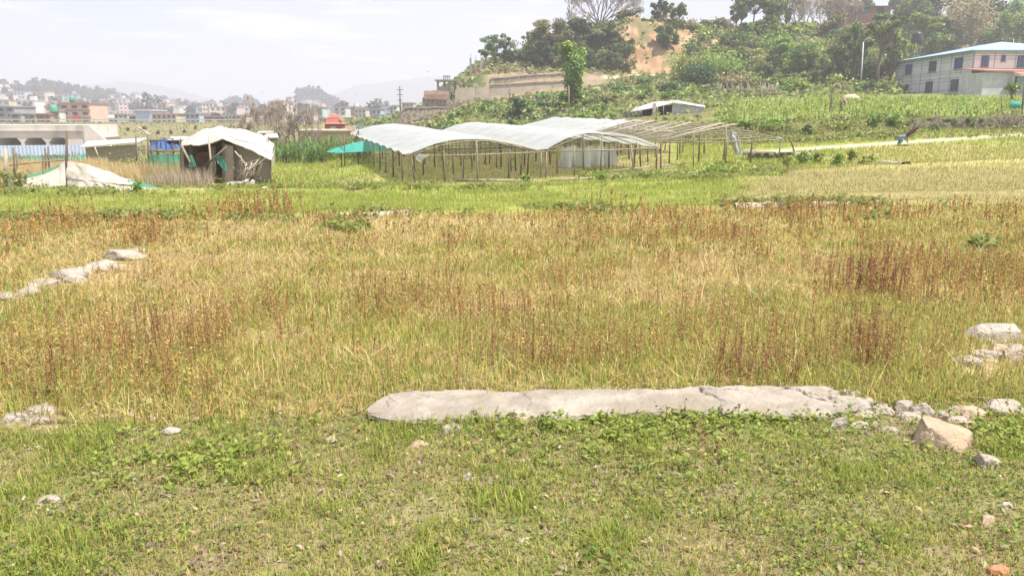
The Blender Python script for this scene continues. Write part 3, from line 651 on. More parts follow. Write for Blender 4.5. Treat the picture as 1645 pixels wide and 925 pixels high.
def build_slab():
    xs, far, ner = SLAB_X, SLAB_F, SLAB_N
    rng = np.random.default_rng(5); n, m = 340, 40; ZT = SLAB_Z
    G = np.zeros((n, m, 3))
    for i in range(n):
        px = 592 + (1358 - 592) * i / (n - 1)
        a = at_z(px, np.interp(px, xs, far), ZT); b = at_z(px, np.interp(px, xs, ner), ZT)
        rg = 1 + 3.0 * max(0, min(1, (px - 1290) / 50)) + 1.0 * max(0, 1 - (px - 592) / 30)
        ja = rg * .03 * (fbm(np.array([px / 16.]), np.array([1.]), 5, 3)[0] - .5); jb = rg * .045 * (fbm(np.array([px / 12.]), np.array([4.]), 6, 4)[0] - .5)
        for j in range(m):
            f = j / (m - 1); p = b * (1 - f) + a * f
            p[1] += jb * (1 - f) + ja * f; G[i, j] = p
    X, Yy = G[..., 0], G[..., 1]
    G[..., 2] += .012 * (fbm(X * 2, Yy * 2, 15, 3) - .5) + .016 * (fbm(X * 13, Yy * 13, 16, 4) - .5)
    ed = np.minimum(np.arange(m) / 2.5, (m - 1 - np.arange(m)) / 2.5); G[..., 2] -= .02 * np.exp(-ed ** 2)[None] * (.4 + fbm(X * 9, Yy * 9, 18, 3))
    def crack(pts, w, dp):
        P = [at_z(px, py, ZT) for px, py in pts]
        wob = .07 * (fbm(X * 11, Yy * 11, 19, 4) - .5)
        for a, b in zip(P[:-1], P[1:]):
            ab = b - a; t = np.clip(((X - a[0]) * ab[0] + (Yy - a[1]) * ab[1]) / (ab[0] ** 2 + ab[1] ** 2), 0, 1)
            d = np.hypot(X - a[0] - t * ab[0] + wob, Yy - a[1] - t * ab[1] + wob); G[..., 2] -= 1.7 * dp * np.exp(-(d / w) ** 2)
    crack([(1120, 622), (1140, 633), (1165, 640), (1180, 655)], .007, .05); crack([(1090, 636), (1140, 633)], .006, .03)
    crack([(1252, 616), (1275, 625), (1320, 640), (1400, 650)], .008, .06); crack([(1262, 622), (1330, 634), (1350, 630)], .007, .05); crack([(1300, 617), (1310, 630), (1292, 648), (1300, 663)], .006, .04)
    crack([(830, 622), (850, 640), (846, 664)], .006, .015); crack([(1330, 622), (1340, 650)], .009, .04)
    b = MB(); b.grid(G)
    # broken, undercut sides going into the ground
    def skirt(E, out_):
        E = np.array(E); k = len(E); rows = [E]
        for f, o_ in ((.3, .006), (.6, -.03), (1.4, -.05)):
            q = E.copy(); q[:, 2] -= .07 * f; q[:, 1] += -out_ * (o_ + .03 * (fbm(E[:, 0] * 14, np.full(k, f * 3.1), 23, 3) - .5)); rows.append(q)
        b.grid(np.array(rows), smooth=False)
    skirt(G[:, 0], 1); skirt(G[::-1, -1], -1); skirt(G[::-1, 0][-1:].tolist() + G[0, ::1].tolist(), 0); skirt(G[-1].tolist(), 0)
    o = b.build('concrete_slab', M['slab'], origin=(float(G[..., 0].mean()), float(G[..., 1].mean()), 0))
    tag(o, 'long pale cracked concrete slab lying in the grass in the foreground', 'concrete slab')
build_slab()

def rock(name, label, px, py, wpx, hpx, mk, seed, dpt=.7, cut=11, rz=0.0, group=None, flat=1.0, cat='stone'):
    """a stone whose foot is at pixel (px,py)"""
    rng = np.random.default_rng(seed); p = hit(px, py); d = p[1] * cp - (p[2] - CAMZ) * sp
    wx = wpx / FPX * d; hz = hpx / FPX * d * 1.22; wx *= 1.1; wy = wx * dpt
    bm = __import__('bmesh').new(); __import__('bmesh').ops.create_icosphere(bm, subdivisions=4, radius=1)
    V = np.array([v.co[:] for v in bm.verts]); F = np.array([[v.index for v in f.verts] for f in bm.faces]); bm.free()
    for k in range(cut):
        nrm = rng.normal(size=3); nrm[2] = abs(nrm[2]) * .8; nrm /= np.linalg.norm(nrm); off = rng.uniform(.42, .74)
        t = V @ nrm - off; V = V - np.outer(np.maximum(t, 0), nrm) * .94
    nn = fbm(V[:, 0] * 2.2 + seed, V[:, 1] * 2.2 + V[:, 2] * 1.7, seed, 4) - .5
    V = V * (1 + .13 * nn + .05 * (fbm(V[:, 0] * 7 + seed, V[:, 1] * 7 + V[:, 2] * 6, seed + 5, 3) - .5))[:, None]; V[:, 2] *= flat
    V /= np.abs(V).max(0); hz = hz * (.8 if 400 < py < 600 else .9); c, s_ = math.cos(rz), math.sin(rz); V = V * np.array((wx / 2, wy / 2, hz * .62))
    V = V @ np.array(((c, s_, 0), (-s_, c, 0), (0, 0, 1)))
    V = V + p + np.array((0, wy * .35, hz * (.32 if cat == 'boulder' else .25)))
    o = np_mesh(name, V, F, M[mk], smooth=False, origin=p); tag(o, label, cat, group); return o
rock('boulder', 'large angular tan boulder with a shaded front beside the right end of the slab', 1515, 722, 104, 46, 'stone_tan', 52, .6, 9, -.25, cat='boulder')
RK = [
 ('broad flat broken piece continuing the right end of the slab', 1376, 661, 62, 30, 'slab', 81),
 ('cracked flat piece behind the broad broken end piece of the slab', 1362, 641, 46, 18, 'slab', 82),
 ('thin jagged flake at the far tip of the broken slab', 1402, 655, 40, 16, 'slab', 83),
 ('flat stone between the jagged pale stone and the pinkish one in the left field row', 72, 460, 44, 16, 'stone_pale', 84),
 ('low grey stone filling the row below the longest pale stone on the left', 128, 441, 40, 15, 'stone_grey', 85),
 ('tan flat stone behind the longest pale stone of the left row', 208, 409, 40, 12, 'stone_pale', 86),
 ('small flat stone between the last two stones at the left edge', 22, 480, 24, 11, 'stone_grey', 87),
 ('thin flat pale slab piece at the broken right end of the slab', 1398, 671, 44, 12, 'stone_pale', 71),
 ('jagged pale piece between the slab end and the upright block', 1420, 664, 34, 14, 'stone_pale', 72),
 ('small broken chip lying in the grass before the slab tip', 1404, 684, 22, 9, 'stone_pale', 73),
 ('flat pale piece under the leaning pinkish stone', 1470, 676, 48, 12, 'stone_pale', 74),
 ('low pale stone joining the flat shard to the long tan stone', 1545, 680, 40, 12, 'stone_pale', 75),
 ('small pale stone poking out behind the long tan stone', 1538, 662, 24, 11, 'stone_pale', 76),
 ('pale flat slab piece lying below the weathered slab on the right', 1640, 566, 50, 16, 'stone_pale', 77),
 ('broken brown clod in the hollow under the weathered slab', 1612, 565, 34, 12, 'stone_tan', 78),
 ('pale rounded stone just below the large tan boulder', 1590, 752, 46, 30, 'stone_pale', 3),
 ('broad pale flat stone at the right edge of the photo behind dry stalks', 1628, 668, 78, 30, 'stone_pale', 4),
 ('long low tan stone left of the broad flat stone at the right edge', 1568, 674, 66, 22, 'stone_tan', 5),
 ('small rounded stone under the broad flat stone at the right edge', 1598, 684, 26, 16, 'stone_pale', 6),
 ('upright pale stone block near the end of the slab', 1459, 662, 34, 24, 'stone_pale', 7),
 ('pinkish pale stone leaning between the slab end and the boulder', 1488, 672, 44, 32, 'stone_pale', 8),
 ('small white stone fragment at the right tip of the slab', 1430, 668, 24, 16, 'stone_pale', 9),
 ('flat pale shard lying behind the large tan boulder', 1528, 674, 40, 10, 'stone_pale', 10),
 ('bright white square stone against the front edge of the slab', 1353, 690, 38, 24, 'stone_pale', 11),
 ('slim pale fragment beside the bright white square stone', 1383, 688, 30, 14, 'stone_pale', 12),
 ('low mossy stone in the grass below the slab tip', 1432, 698, 26, 16, 'stone_pale', 13),
 ('pale wedge of stone in the grass below the middle left of the slab', 722, 696, 42, 15, 'stone_pale', 14),
 ('tan stone tucked under the slab front edge', 838, 683, 38, 14, 'stone_tan', 15),
 ('grey tan stone in the grass left of the pale wedge', 672, 718, 30, 11, 'stone_tan', 16),
 ('half buried grey stone on the bare path left of the slab', 531, 711, 26, 11, 'stone_pale', 17),
 ('small white stone on the bare path in the left foreground', 270, 698, 32, 13, 'stone_pale', 18),
 ('low pale stone alone in the left foreground grass', 75, 811, 46, 14, 'stone_pale', 19),
 ('largest white block of the rubble at the left edge of the photo', 58, 674, 62, 26, 'stone_pale', 20),
 ('cracked white lump at the far left end of the rubble', 14, 682, 52, 22, 'stone_pale', 21),
 ('flat white lump in front of the largest block at the left edge', 52, 685, 60, 14, 'stone_pale', 22),
 ('round peach stone at the right end of the left rubble', 84, 682, 20, 14, 'stone_tan', 23),
 ('peach stone lying before the weeds right of the left rubble', 164, 676, 28, 11, 'stone_tan', 24),
 ('dark grey stone at the edge of the weeds in the left foreground', 204, 670, 20, 8, 'stone_grey', 25),
 ('thin flat stone at the weed edge left of the small white stone', 234, 674, 30, 8, 'stone_pale', 26),
 ('grey brown stone in the right foreground grass', 1592, 845, 36, 20, 'stone_tan', 27),
 ('small pale stone above the grey brown one at the right', 1619, 817, 24, 15, 'stone_pale', 28),
 ('reddish brick lump at the bottom right corner', 1613, 927, 36, 18, 'stone_brick', 29),
 ('tiny orange brick chip in the grass below the slab', 797, 740, 14, 7, 'stone_brick', 30),
 ('small grey lump on the bare patch in the middle foreground', 752, 770, 18, 14, 'stone_grey', 31),
 ('rough weathered slab of earth and stone at the right edge of the field', 1604, 551, 104, 40, 'stone_grey', 41),
 ('pale lump at the left foot of the weathered slab on the right', 1564, 589, 52, 26, 'stone_pale', 42),
 ('white broken stone at the right edge below the weathered slab', 1632, 583, 44, 28, 'stone_pale', 43),
 ('long pale sliver between the two white stones on the right', 1600, 577, 54, 18, 'stone_pale', 44),
 ('small tan stone above the corner of the weathered slab', 1554, 517, 20, 14, 'stone_tan', 45),
 ('little brown stone wedged under the weathered slab', 1594, 554, 18, 12, 'stone_tan', 46),
 ('dark square stone alone in the yellow grass on the right', 1580, 408, 20, 14, 'stone_grey', 47),
 ('highest and longest pale stone of the row in the left field', 184, 418, 76, 22, 'stone_pale', 61),
 ('brown grey stone in the middle of the row in the left field', 150, 435, 56, 19, 'stone_grey', 62),
 ('jagged pale stone left of the brown grey one in the row', 98, 448, 64, 22, 'stone_pale', 63),
 ('tan sliver of stone at the right of the row in the left field', 188, 433, 34, 12, 'stone_tan', 64),
 ('pinkish white stone near the low end of the row in the left field', 40, 476, 40, 20, 'stone_pale', 65),
 ('flat grey stone behind the pinkish white one in the left field', 48, 465, 38, 15, 'stone_grey', 66),
 ('white stone at the left edge closing the row in the field', 4, 482, 34, 18, 'stone_pale', 67),
 ('grey rubble stone under the jagged pale stone in the left field', 116, 454, 38, 19, 'stone_grey', 68),
]
for lab, px, py, wpx, hpx, mk, sd in RK:
    rock('stone', lab, px, py, wpx, hpx, mk, sd + 100, .75, 11, (sd * 0.7) % 1 - .5)

# ------------------------------------------------------------------ bamboo greenhouses
M['plastic'] = cloth_mat('greenhouse_plastic', (.64,.66,.66), (.50,.53,.54), trans=.34, transp=.20, scale=1.2, rough=.35, stretch=(.5, 5, 1))
M['plastic_dull'] = cloth_mat('dull_plastic', (.66,.68,.64), (.52,.56,.50), trans=.35, transp=.08, scale=1.4, rough=.5, stretch=(3, 3, .6))
M['bamboo'] = mat('weathered_bamboo', (.29,.245,.175), (.19,.16,.115), scale=4, rough=.7, stretch=(1, 1, 4))
M['bamboo_pale'] = mat('pale_bamboo', (.40,.345,.26), (.29,.25,.185), scale=4, rough=.7)
M['post_dark'] = mat('dark_wood_post', (.17,.13,.09), (.10,.08,.06), scale=5, rough=.85, stretch=(1, 1, .4))
AX = np.array((-.293, .956)); NX = np.array((.956, .293))
def tunnel(label, ox, oy, zf, zb, sl, sr, zpk, zel, zer, length, cover, rows, kind, seed):
    rng = np.random.default_rng(seed)
    def P(s, t, z): q = np.array((ox, oy)) + AX * t + NX * s; return np.array((q[0], q[1], z))
    def base(t): return zf + (zb - zf) * t / length
    def prof(s):                                   # roof height above the tunnel's base line
        if s < 0: f = -s / sl; e = zel
        else: f = s / sr; e = zer
        f = min(f, 1.0); a = zpk + (e - zpk) * f * f
        return a if kind == 'arch' else zpk + (e - zpk) * f
    def top(s, t): return base(t) + prof(s)
    r = empty('greenhouse', (ox, oy, g(ox, oy)), label, 'greenhouse', 'bamboo greenhouses in the middle of the field')
    if cover:
        t0, t1 = cover; nt_, ns = 110, 33; G = np.zeros((nt_, ns, 3))
        for i in range(nt_):
            t = t0 + (t1 - t0) * i / (nt_ - 1)
            for j in range(ns):
                s = -sl - .12 + (sl + sr + .24) * j / (ns - 1)
                sag = .085 * (math.cos(t * 2 * math.pi / 2.33) - 1) * .5 + .05 * (fbm(np.array([s * 2.2]), np.array([t * 1.6]), seed + 4, 3)[0] - .5) + .03 * (vn(np.array([s * 1.5]), np.array([t * .9]), seed)[0] - .5)
                G[i, j] = P(s, t, top(s, t) + sag + .085)
        b = MB(); b.grid(G); b.build('plastic_roof', M['plastic'], r)
    for t in rows:                                 # posts, ties and arches, each a piece of its own
        for s, big in ((-sl, 1), (-sl * .5, 0), (0, 1), (sr * .5, 0), (sr, 1)):
            if not big and (t > 0.1 and rng.random() < .45): continue
            jj = rng.normal(0, .07, 2); s_ = s + jj[0]; t_ = t + jj[1]
            a = P(s_, t_, 0); a[2] = g(a[0], a[1]) - .05; c = P(s + jj[0] * .3, t, top(s, t) - .02)
            if abs(s) > .1 and abs(abs(s) - (sl if s < 0 else sr)) > .1: c[2] = min(c[2], base(t) + max(zel, zer) + .12)
            b = MB(); b.tube([a, (a + c) / 2 + np.array((rng.normal(0, .015), 0, 0)), c], [.042 * rng.uniform(.8, 1.2), .038, .032], 6)
            b.build('post', M['post_dark'] if rng.random() < .5 else M['bamboo'], r)
        if t == rows[0] or rng.random() < .7:
            b = MB(); a = P(-sl - .15, t, base(t) + zel - .02); c = P(sr + .15, t, base(t) + zer - .02); b.tube([a, (a + c) / 2 - np.array((0, 0, .03)), c], .03, 5); b.build('tie_beam', M['bamboo'], r)
        b = MB(); b.tube([P(s, t, top(s, t) - .03) for s in np.linspace(-sl - .12, sr + .12, 11 if kind == 'arch' else 5)], .022, 5); b.build('rafter', M['bamboo'], r)
    return r, P, base, top
rowsT = [0, 2.3, 4.7, 7, 9.3, 11.6, 14, 16.3, 18.6, 21, 23.2]
gA, PA, bA, tA = tunnel('left arched greenhouse of the three, fully roofed in white plastic', -1.5, 34.0, -1.0, -.55, 2.85, 2.9, 1.82, 1.2, 1.3, 23.4, (0, 23.4), rowsT, 'arch', 3)
gB, PB, bB, tB = tunnel('middle arched greenhouse with white plastic roof and hanging plastic sheet', 4.0, 35.7, -.8, -.45, 2.6, 2.75, 1.84, 1.12, 1.22, 23.2, (0, 23.0), rowsT, 'arch', 4)
gC, PC, bC, tC = tunnel('right greenhouse with a bare bamboo roof frame at the front', 10.0, 37.6, -.55, -.2, 3.3, 3.05, 1.98, 1.2, 1.28, 23.2, (9.2, 23.0), rowsT, 'gable', 5)
def greenhouse_extras():
    rng = np.random.default_rng(7)
    # purlins of the bare frame: many on the left slope, few on the right
    for k in range(16):
        s = -3.3 + 3.2 * k / 15; a = rng.uniform(-.3, .2); e = rng.uniform(8.8, 11); b = MB()
        b.tube([PC(s + rng.normal(0, .08), a, tC(s, 0) + .02), PC(s, (a + e) / 2, tC(s, 5) + rng.normal(.0, .03)), PC(s + rng.normal(0, .12), e, tC(s, 9.5) + .02)], .019, 5); b.build('purlin', M['bamboo_pale'], gC)
    for k in range(6):
        s = .3 + 2.7 * k / 5; b = MB(); b.tube([PC(s + rng.normal(0, .1), -.2, tC(s, 0) + .02), PC(s, 4.5, tC(s, 5)), PC(s + rng.normal(0, .15), 9.4, tC(s, 9.5))], .022, 5); b.build('purlin', M['bamboo_pale'], gC)
    for k in range(22):                            # rafters lying askew across the left slope
        t = rng.uniform(.2, 9.2); b = MB(); b.tube([PC(-3.25, t, tC(-3.25, t) + .04), PC(0, t + rng.normal(0, .9), tC(0, t) + .05)], .02, 5); b.build('rafter', M['bamboo_pale'], gC)
    for (Pf, bf, tf, root, sl) in ((PA, bA, tA, gA, 2.8), (PB, bB, tB, gB, 2.6)):
        for s in (-sl, -1.4, 0, 1.4, 2.7):
            b = MB(); b.tube([Pf(s, t, tf(s, t) - .03) for t in np.linspace(0, 23, 6)], .02, 5); b.build('purlin', M['bamboo'], root)
    # hanging plastic sheet at the right side of the middle greenhouse
    G = np.zeros((9, 22, 3))
    for i in range(9):
        for j in range(22):
            f = i / 8; s = -.35 + 2.9 * j / 21; t = 4.2 + .45 * math.sin(j * 1.1 + f) * f + .3 * math.sin(j * .43)
            p = PB(s + .15 * f * (1 if j > 15 else 0), t, 0); zt = min(tB(s, t) - .25, bB(t) + 1.15) - .14 * abs(math.sin(j * .6)); p[2] = zt + (g(p[0], p[1]) + .02 - zt) * f; G[i, j] = p
    b = MB(); b.grid(G); b.build('plastic_sheet', M['plastic_dull'], gB)
    # gathered plastic on the bare frame
    G = np.zeros((12, 6, 3))
    for i in range(12):
        for j in range(6):
            f = i / 11; a = at(1175 + 12 * f, 209 + 40 * f, 38.6 + .6 * math.sin(j * 1.9)); wv = .12 + .35 * math.sin(math.pi * min(f * 1.3, 1)) ** 2 + .25 * f
            G[i, j] = a + np.array(((j - 2.5) / 2.5 * wv * .5, .1 * math.sin(j * 2.1 + i), .05 * math.sin(i * 1.3 + j)))
    b = MB(); b.grid(G); b.build('plastic_bundle', M['plastic'], gC)
    # logs on the ground along the front
    for (a, c, root) in (((722, 291.5), (842, 292), gA), ((884, 292), (1030, 284), gB), ((1062, 283), (1122, 279), gC)):
        b = MB(); b.tube([hit(*a) + np.array((0, 0, .05)), hit(*c) + np.array((0, 0, .05))], .06, 6); b.build('sill_log', M['bamboo_pale'], root)
    b = MB(); b.tube([at(968, 276, 35.4), at(1104, 262, 37.6)], .035, 6); b.build('rail', M['bamboo_pale'], gB)
    b = MB(); b.tube([at(1242, 223, 39.5), at(1250, 221, 39.4), at(1256, 222.5, 39.3), at(1258, 227, 39.3)], [.03, .03, .03, .02], 5); b.build('pipe_end', M['plastic_dull'], gC)
    G = np.zeros((6, 5, 3))
    for i in range(6):
        for j in range(5): G[i, j] = at(673 - 5 * math.sin(i * .6) + j * 5 * (1 - i / 7), 247 + i * 2.4 + j * .6, 33.0 + .1 * j)
    b = MB(); b.grid(G); b.build('plastic_flap', M['plastic'], gA)
greenhouse_extras()

# ------------------------------------------------------------------ left side: net fence, tarpaulin hut, sheds
M['net'] = cloth_mat('white_shade_net', (.66,.60,.53), (.50,.45,.39), trans=.3, transp=.08, scale=2.2, rough=.8)
M['net_green'] = cloth_mat('green_shade_net', (.09,.36,.25), (.06,.26,.19), trans=.3, transp=.15, scale=2, rough=.7)
M['net_teal'] = cloth_mat('teal_shade_net', (.06,.40,.34), (.05,.30,.27), trans=.3, transp=.15, scale=2, rough=.7)
M['tarp'] = mat('dirty_white_tarpaulin', (.43,.395,.35), (.34,.305,.26), scale=1.3, rough=.6, bump=.35, bscale=3, stain=(.56,.48,.39), sscale=.9)
M['tarp_blue'] = mat('blue_tarpaulin', (.05,.10,.25), (.03,.065,.17), scale=2, rough=.55, bump=.3, bscale=4)
M['wall_mat'] = mat('woven_bamboo_mat', (.36,.31,.25), (.23,.195,.16), scale=6, rough=.9, stretch=(1, 1, 6))
M['burlap'] = mat('old_sacking', (.52,.45,.36), (.40,.335,.26), scale=3, rough=.95, bump=.3)
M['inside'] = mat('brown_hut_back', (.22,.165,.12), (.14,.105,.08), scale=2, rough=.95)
M['rust_panel'] = mat('rusty_board', (.42,.22,.12), (.28,.15,.09), scale=3, rough=.9)
M['tin'] = mat('whitish_tin', (.52,.51,.48), (.42,.41,.385), scale=1.5, rough=.5, stain=(.40,.34,.27), sscale=1)
def panel(b, top, bot, n=8, wav=.06, seed=0, dep=None):
    """cloth between a top and a bottom polyline (points in space)"""
    top = np.array(top); bot = np.array(bot); k = 40
    def rs(a): t = np.linspace(0, len(a) - 1, k); return np.stack([np.interp(t, np.arange(len(a)), a[:, c]) for c in range(3)], 1)
    T, B = rs(top), rs(bot); G = np.array([T * (1 - i / n) + B * (i / n) for i in range(n + 1)])
    jj, ii = np.meshgrid(np.arange(k), np.arange(n + 1)); G[..., 1] += wav * (fbm(jj / 3., ii / 5., seed, 3) - .5) * 2; G[..., 2] += wav * .5 * (fbm(jj / 5., ii / 3., seed + 3, 3) - .5)
    b.grid(G); return b
def post(px, top, bot, Y, r, m, parent, name='post', lean=0.0):
    a = at(px, bot, Y); a[2] = g(a[0], a[1]) - .05; c = at(px + lean, top, Y); b = MB(); b.tube([a, c], [r, r * .8], 6); return b.build(name, m, parent)
def net_fence():
    Y = 29.2; r = empty('net_fence', on(107, Y), 'sagging white shade net fence hung from posts in the left field', 'net fence')
    post(107, 210, 306, Y, .06, M['post_dark'], r); post(9, 240, 306, Y - .3, .08, M['bamboo_pale'], r)
    for px, t, Yp in ((21, 237, 30.5), (72, 238, 33), (77, 236, 33.4), (26, 246, 34), (68, 248, 33)): post(px, t, 270, Yp, .04, M['post_dark'], r)
    b = MB(); b.tube([at(14, 266, 31.5), at(60, 261, 32), at(104, 257.5, 29.6)], .03, 5); b.build('rail', M['bamboo'], r)
    b = MB(); panel(b, [at(12, 291, Y - .6), at(40, 287, Y - .4), at(70, 280, Y - .3), at(90, 271, Y - .1), at(105, 258, Y)], [at(10, 309, Y - .9), at(40, 309, Y - .9), at(70, 309, Y - .8), at(90, 308, Y - .7), at(106, 307, Y - .4)], 10, .10, 1)
    b.build('net', M['net'], r)
    b = MB(); panel(b, [at(8, 286, Y - .2), at(40, 282, Y), at(70, 275.5, Y), at(90, 267, Y), at(105, 257, Y + .05)], [at(12, 291, Y - .55), at(40, 287, Y - .35), at(70, 280, Y - .25), at(90, 271, Y - .05), at(105, 258.4, Y + .02)], 4, .04, 2)
    b.build('hem', M['net_green'], r)
    b = MB(); panel(b, [at(108, 258, Y), at(140, 264, Y - .1), at(172, 275, Y - .3), at(205, 288, Y - .6), at(217, 291, Y - .6)], [at(108, 286, Y - .2), at(140, 290, Y - .7), at(172, 294, Y - 1), at(205, 296.5, Y - 1.2), at(213, 298, Y - 1.2)], 10, .12, 4)
    b.build('net', M['net'], r)
    b = MB(); panel(b, [at(108, 284, Y - .1), at(140, 288, Y - .6), at(172, 294, Y - 1), at(205, 300, Y - 1.2), at(240, 300, Y - 1.2)], [at(108, 307, Y - .5), at(140, 309, Y - 1.2), at(172, 310, Y - 1.5), at(205, 309, Y - 1.6), at(262, 304, Y - 1.3)], 8, .14, 6)
    b.build('net', M['net'], r)
    b = MB(); panel(b, [at(205, 288, Y - .7), at(225, 293, Y - .8), at(250, 299, Y - .8)], [at(203, 297, Y - 1.1), at(225, 301, Y - 1.1), at(250, 301.5, Y - 1.0)], 4, .05, 8); b.build('hem', M['net_green'], r)
net_fence()
def teal_nets():
    def one(label, T, B, posts, mk, sd):
        r = empty('shade_net', T[0], label, 'shade net', 'green shade nets around the plots'); r.location.z = g(r.location.x, r.location.y)
        b = MB(); panel(b, T, B, 5, .10, sd); b.build('net', M[mk], r)
        for (px, t, Yp) in posts: post(px, t, 0, Yp, .035, M['post_dark'], r) if False else (lambda a, c: MB().tube([a, c], .035, 5).build('post', M['post_dark'], r))(np.array((*at(px, 250, Yp)[:2], g(*at(px, 250, Yp)[:2]) - .05)), at(px, t, Yp))
    one('green net strip strung behind the wheat at the left edge', [at(-20, 258, 44), at(30, 252, 44.5), at(80, 249, 45), at(112, 249, 45)], [at(-20, 266, 44), at(30, 262, 44.5), at(80, 259, 45), at(112, 258, 45)], ((30, 248, 44.6), (75, 246, 45)), 'net_teal', 11)
    one('pale green net hung between the bush and the tarpaulin hut', [at(240, 249, 40), at(270, 247, 40), at(300, 249, 40)], [at(240, 268, 40), at(270, 269, 40), at(302, 270, 40)], ((245, 240, 40), (300, 236, 40)), 'net_green', 12)
    one('teal net sloping down beside the left side of the greenhouse', [at(525, 243, 44), at(545, 236, 45), at(575, 228, 47), at(608, 224, 49), at(640, 236, 47)], [at(525, 244.5, 44), at(545, 246, 44.5), at(575, 244, 46), at(608, 243, 47.5), at(640, 243, 46)], ((553, 216, 45), (575, 224, 47), (548, 232, 45)), 'net_teal', 13)
    one('bright green net beside the tin roofed shed', [at(112, 252, 47), at(125, 249, 47), at(138, 248, 47)], [at(112, 258, 46.8), at(125, 259, 46.8), at(138, 259, 46.8)], ((116, 243, 47),), 'net_teal', 14)
teal_nets()
def tarp_hut():
    r = empty('tarpaulin_hut', on(365, 33), 'low hut under a dirty white arched tarpaulin roof', 'hut')
    fr = [(290, 235), (306, 232), (322, 231), (345, 226), (358, 223), (385, 233), (410, 243), (437, 255)]
    bk = [(293, 229), (310, 217), (330, 208.5), (351, 205), (372, 206.5), (395, 211), (422, 218), (441, 232)]
    F = np.array([at(px, py, 32.4) for px, py in fr]); B = np.array([at(px, py, 36.2) for px, py in bk])
    t = np.linspace(0, 7, 36); F = np.stack([np.interp(t, np.arange(8), F[:, c]) for c in range(3)], 1); B = np.stack([np.interp(t, np.arange(8), B[:, c]) for c in range(3)], 1)
    n = 14; G = np.array([F * (1 - i / n) + B * (i / n) for i in range(n + 1)]); ii, jj = np.meshgrid(np.linspace(0, 1, n + 1), np.arange(36), indexing='ij')
    G[..., 2] += .10 * np.sin(np.pi * ii) + .26 * (fbm(jj / 4., ii * 3, 5, 4) - .5); G[0, :, 2] -= .05 * fbm(np.arange(36) / 1.7, np.zeros(36), 6, 2)
    b = MB(); b.grid(G); b.build('tarpaulin_roof', M['tarp'], r, thick=.03)
    b = MB(); b.grid(np.array([[G[i, j] + (0, 0, .035) for j in range(21, 36)] for i in range(3, 6)])); b.build('blue_sheet', mat('faded_blue_sheet', (.26,.34,.48), (.38,.40,.43), scale=2), r)
    # side and back walls
    def wall(name, pts, mk, Y0, Y1=None):
        b = MB(); k = len(pts); V = []
        for i, (px, t_, bt) in enumerate(pts):
            Yy = Y0 + ((Y1 if Y1 else Y0) - Y0) * i / (k - 1); a = at(px, t_, Yy); c = at(px, bt, Yy); V.append((a, c))
        G2 = np.array([[v[0] * (1 - f) + v[1] * f for v in V] for f in np.linspace(0, 1, 4)]); b.grid(G2, smooth=False); b.build(name, M[mk], r, thick=.03)
    wall('woven_wall', [(374, 231, 292), (395, 239, 291), (415, 247, 289), (434, 255, 288)], 'wall_mat', 33.0, 33.0)
    wall('sacking_wall', [(360, 231, 294), (368, 233, 294), (376, 235, 294)], 'burlap', 32.9, 32.8)
    wall('sacking_wall', [(336, 236, 294), (345, 235, 294)], 'burlap', 33.6)
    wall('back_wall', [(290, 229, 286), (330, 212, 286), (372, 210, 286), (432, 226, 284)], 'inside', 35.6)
    wall('side_wall', [(292, 237, 290), (303, 232, 284)], 'burlap', 33.0, 35.4)
    wall('rusty_board', [(314, 246, 290), (337, 244, 290)], 'rust_panel', 34.2)
    wall('side_drape', [(437, 252, 268), (441, 240, 262)], 'tarp', 32.6, 35.5)
    for (px, t_, bt, ln, Yp, mk) in ((341, 220, 285, -6, 32.3, 'bamboo_pale'), (345, 236, 286, 0, 32.6, 'post_dark'), (294, 234, 283, 0, 32.6, 'bamboo'), (358, 224, 289, 0, 32.8, 'bamboo'), (434, 254, 279, 0, 32.8, 'bamboo'), (376, 233, 288, 0, 32.6, 'post_dark')):
        post(px, t_, bt, Yp, .045, M[mk], r, 'pole', ln)
    b = MB(); b.tube([at(292, 235, 32.4), at(306, 262, 32.0)], .05, 6); b.build('brace', M['bamboo'], r)
    b = MB(); b.tube([at(331, 266, 32.2), at(364, 236, 32.2)], .045, 6); b.build('brace', M['post_dark'], r)
    b = MB(); panel(b, [at(347, 252, 32.3), at(356, 250, 32.3), at(362, 262, 32.3)], [at(350, 262, 32.2), at(359, 272, 32.2), at(364, 276, 32.2)], 4, .1, 3); b.build('net_scrap', M['net_green'], r)
    b = MB(); panel(b, [at(304, 250, 32.3), at(309, 249, 32.3)], [at(303, 268, 32.2), at(315, 268, 32.2)], 4, .1, 9); b.build('net_scrap', M['net_green'], r)
tarp_hut()
def stick_pile():
    rng = np.random.default_rng(31); r = empty('stick_pile', hit(402, 291), 'heap of pale sticks and bamboo leaning at the front of the tarpaulin hut', 'stick pile')
    S_ = [((377, 243), (402, 272)), ((395, 280), (416, 256)), ((412, 274), (417, 254)), ((390, 264), (413, 257)), ((386, 250), (397, 285)), ((392, 290), (405, 262)), ((400, 292), (420, 268)), ((384, 262), (408, 280)), ((380, 288), (398, 270)), ((404, 288), (411, 262)), ((396, 262), (390, 290))]
    for a, c in S_:
        b = MB(); b.tube([at(*a, 31.4 + rng.normal(0, .2)), at(*c, 31.3 + rng.normal(0, .3))], .03, 5); b.build('stick', M['bamboo_pale'] if rng.random() < .7 else M['post_dark'], r)
    for k in range(26):
        b = MB(); px, py = rng.normal(402, 9), rng.normal(279, 7); a = at(px, py, 31.3 + rng.normal(0, .2)); d = rng.normal(size=3) * .32; d[2] = abs(d[2]); b.tube([a, a + d], .014, 4); b.build('stick', M['bamboo'], r)
stick_pile()
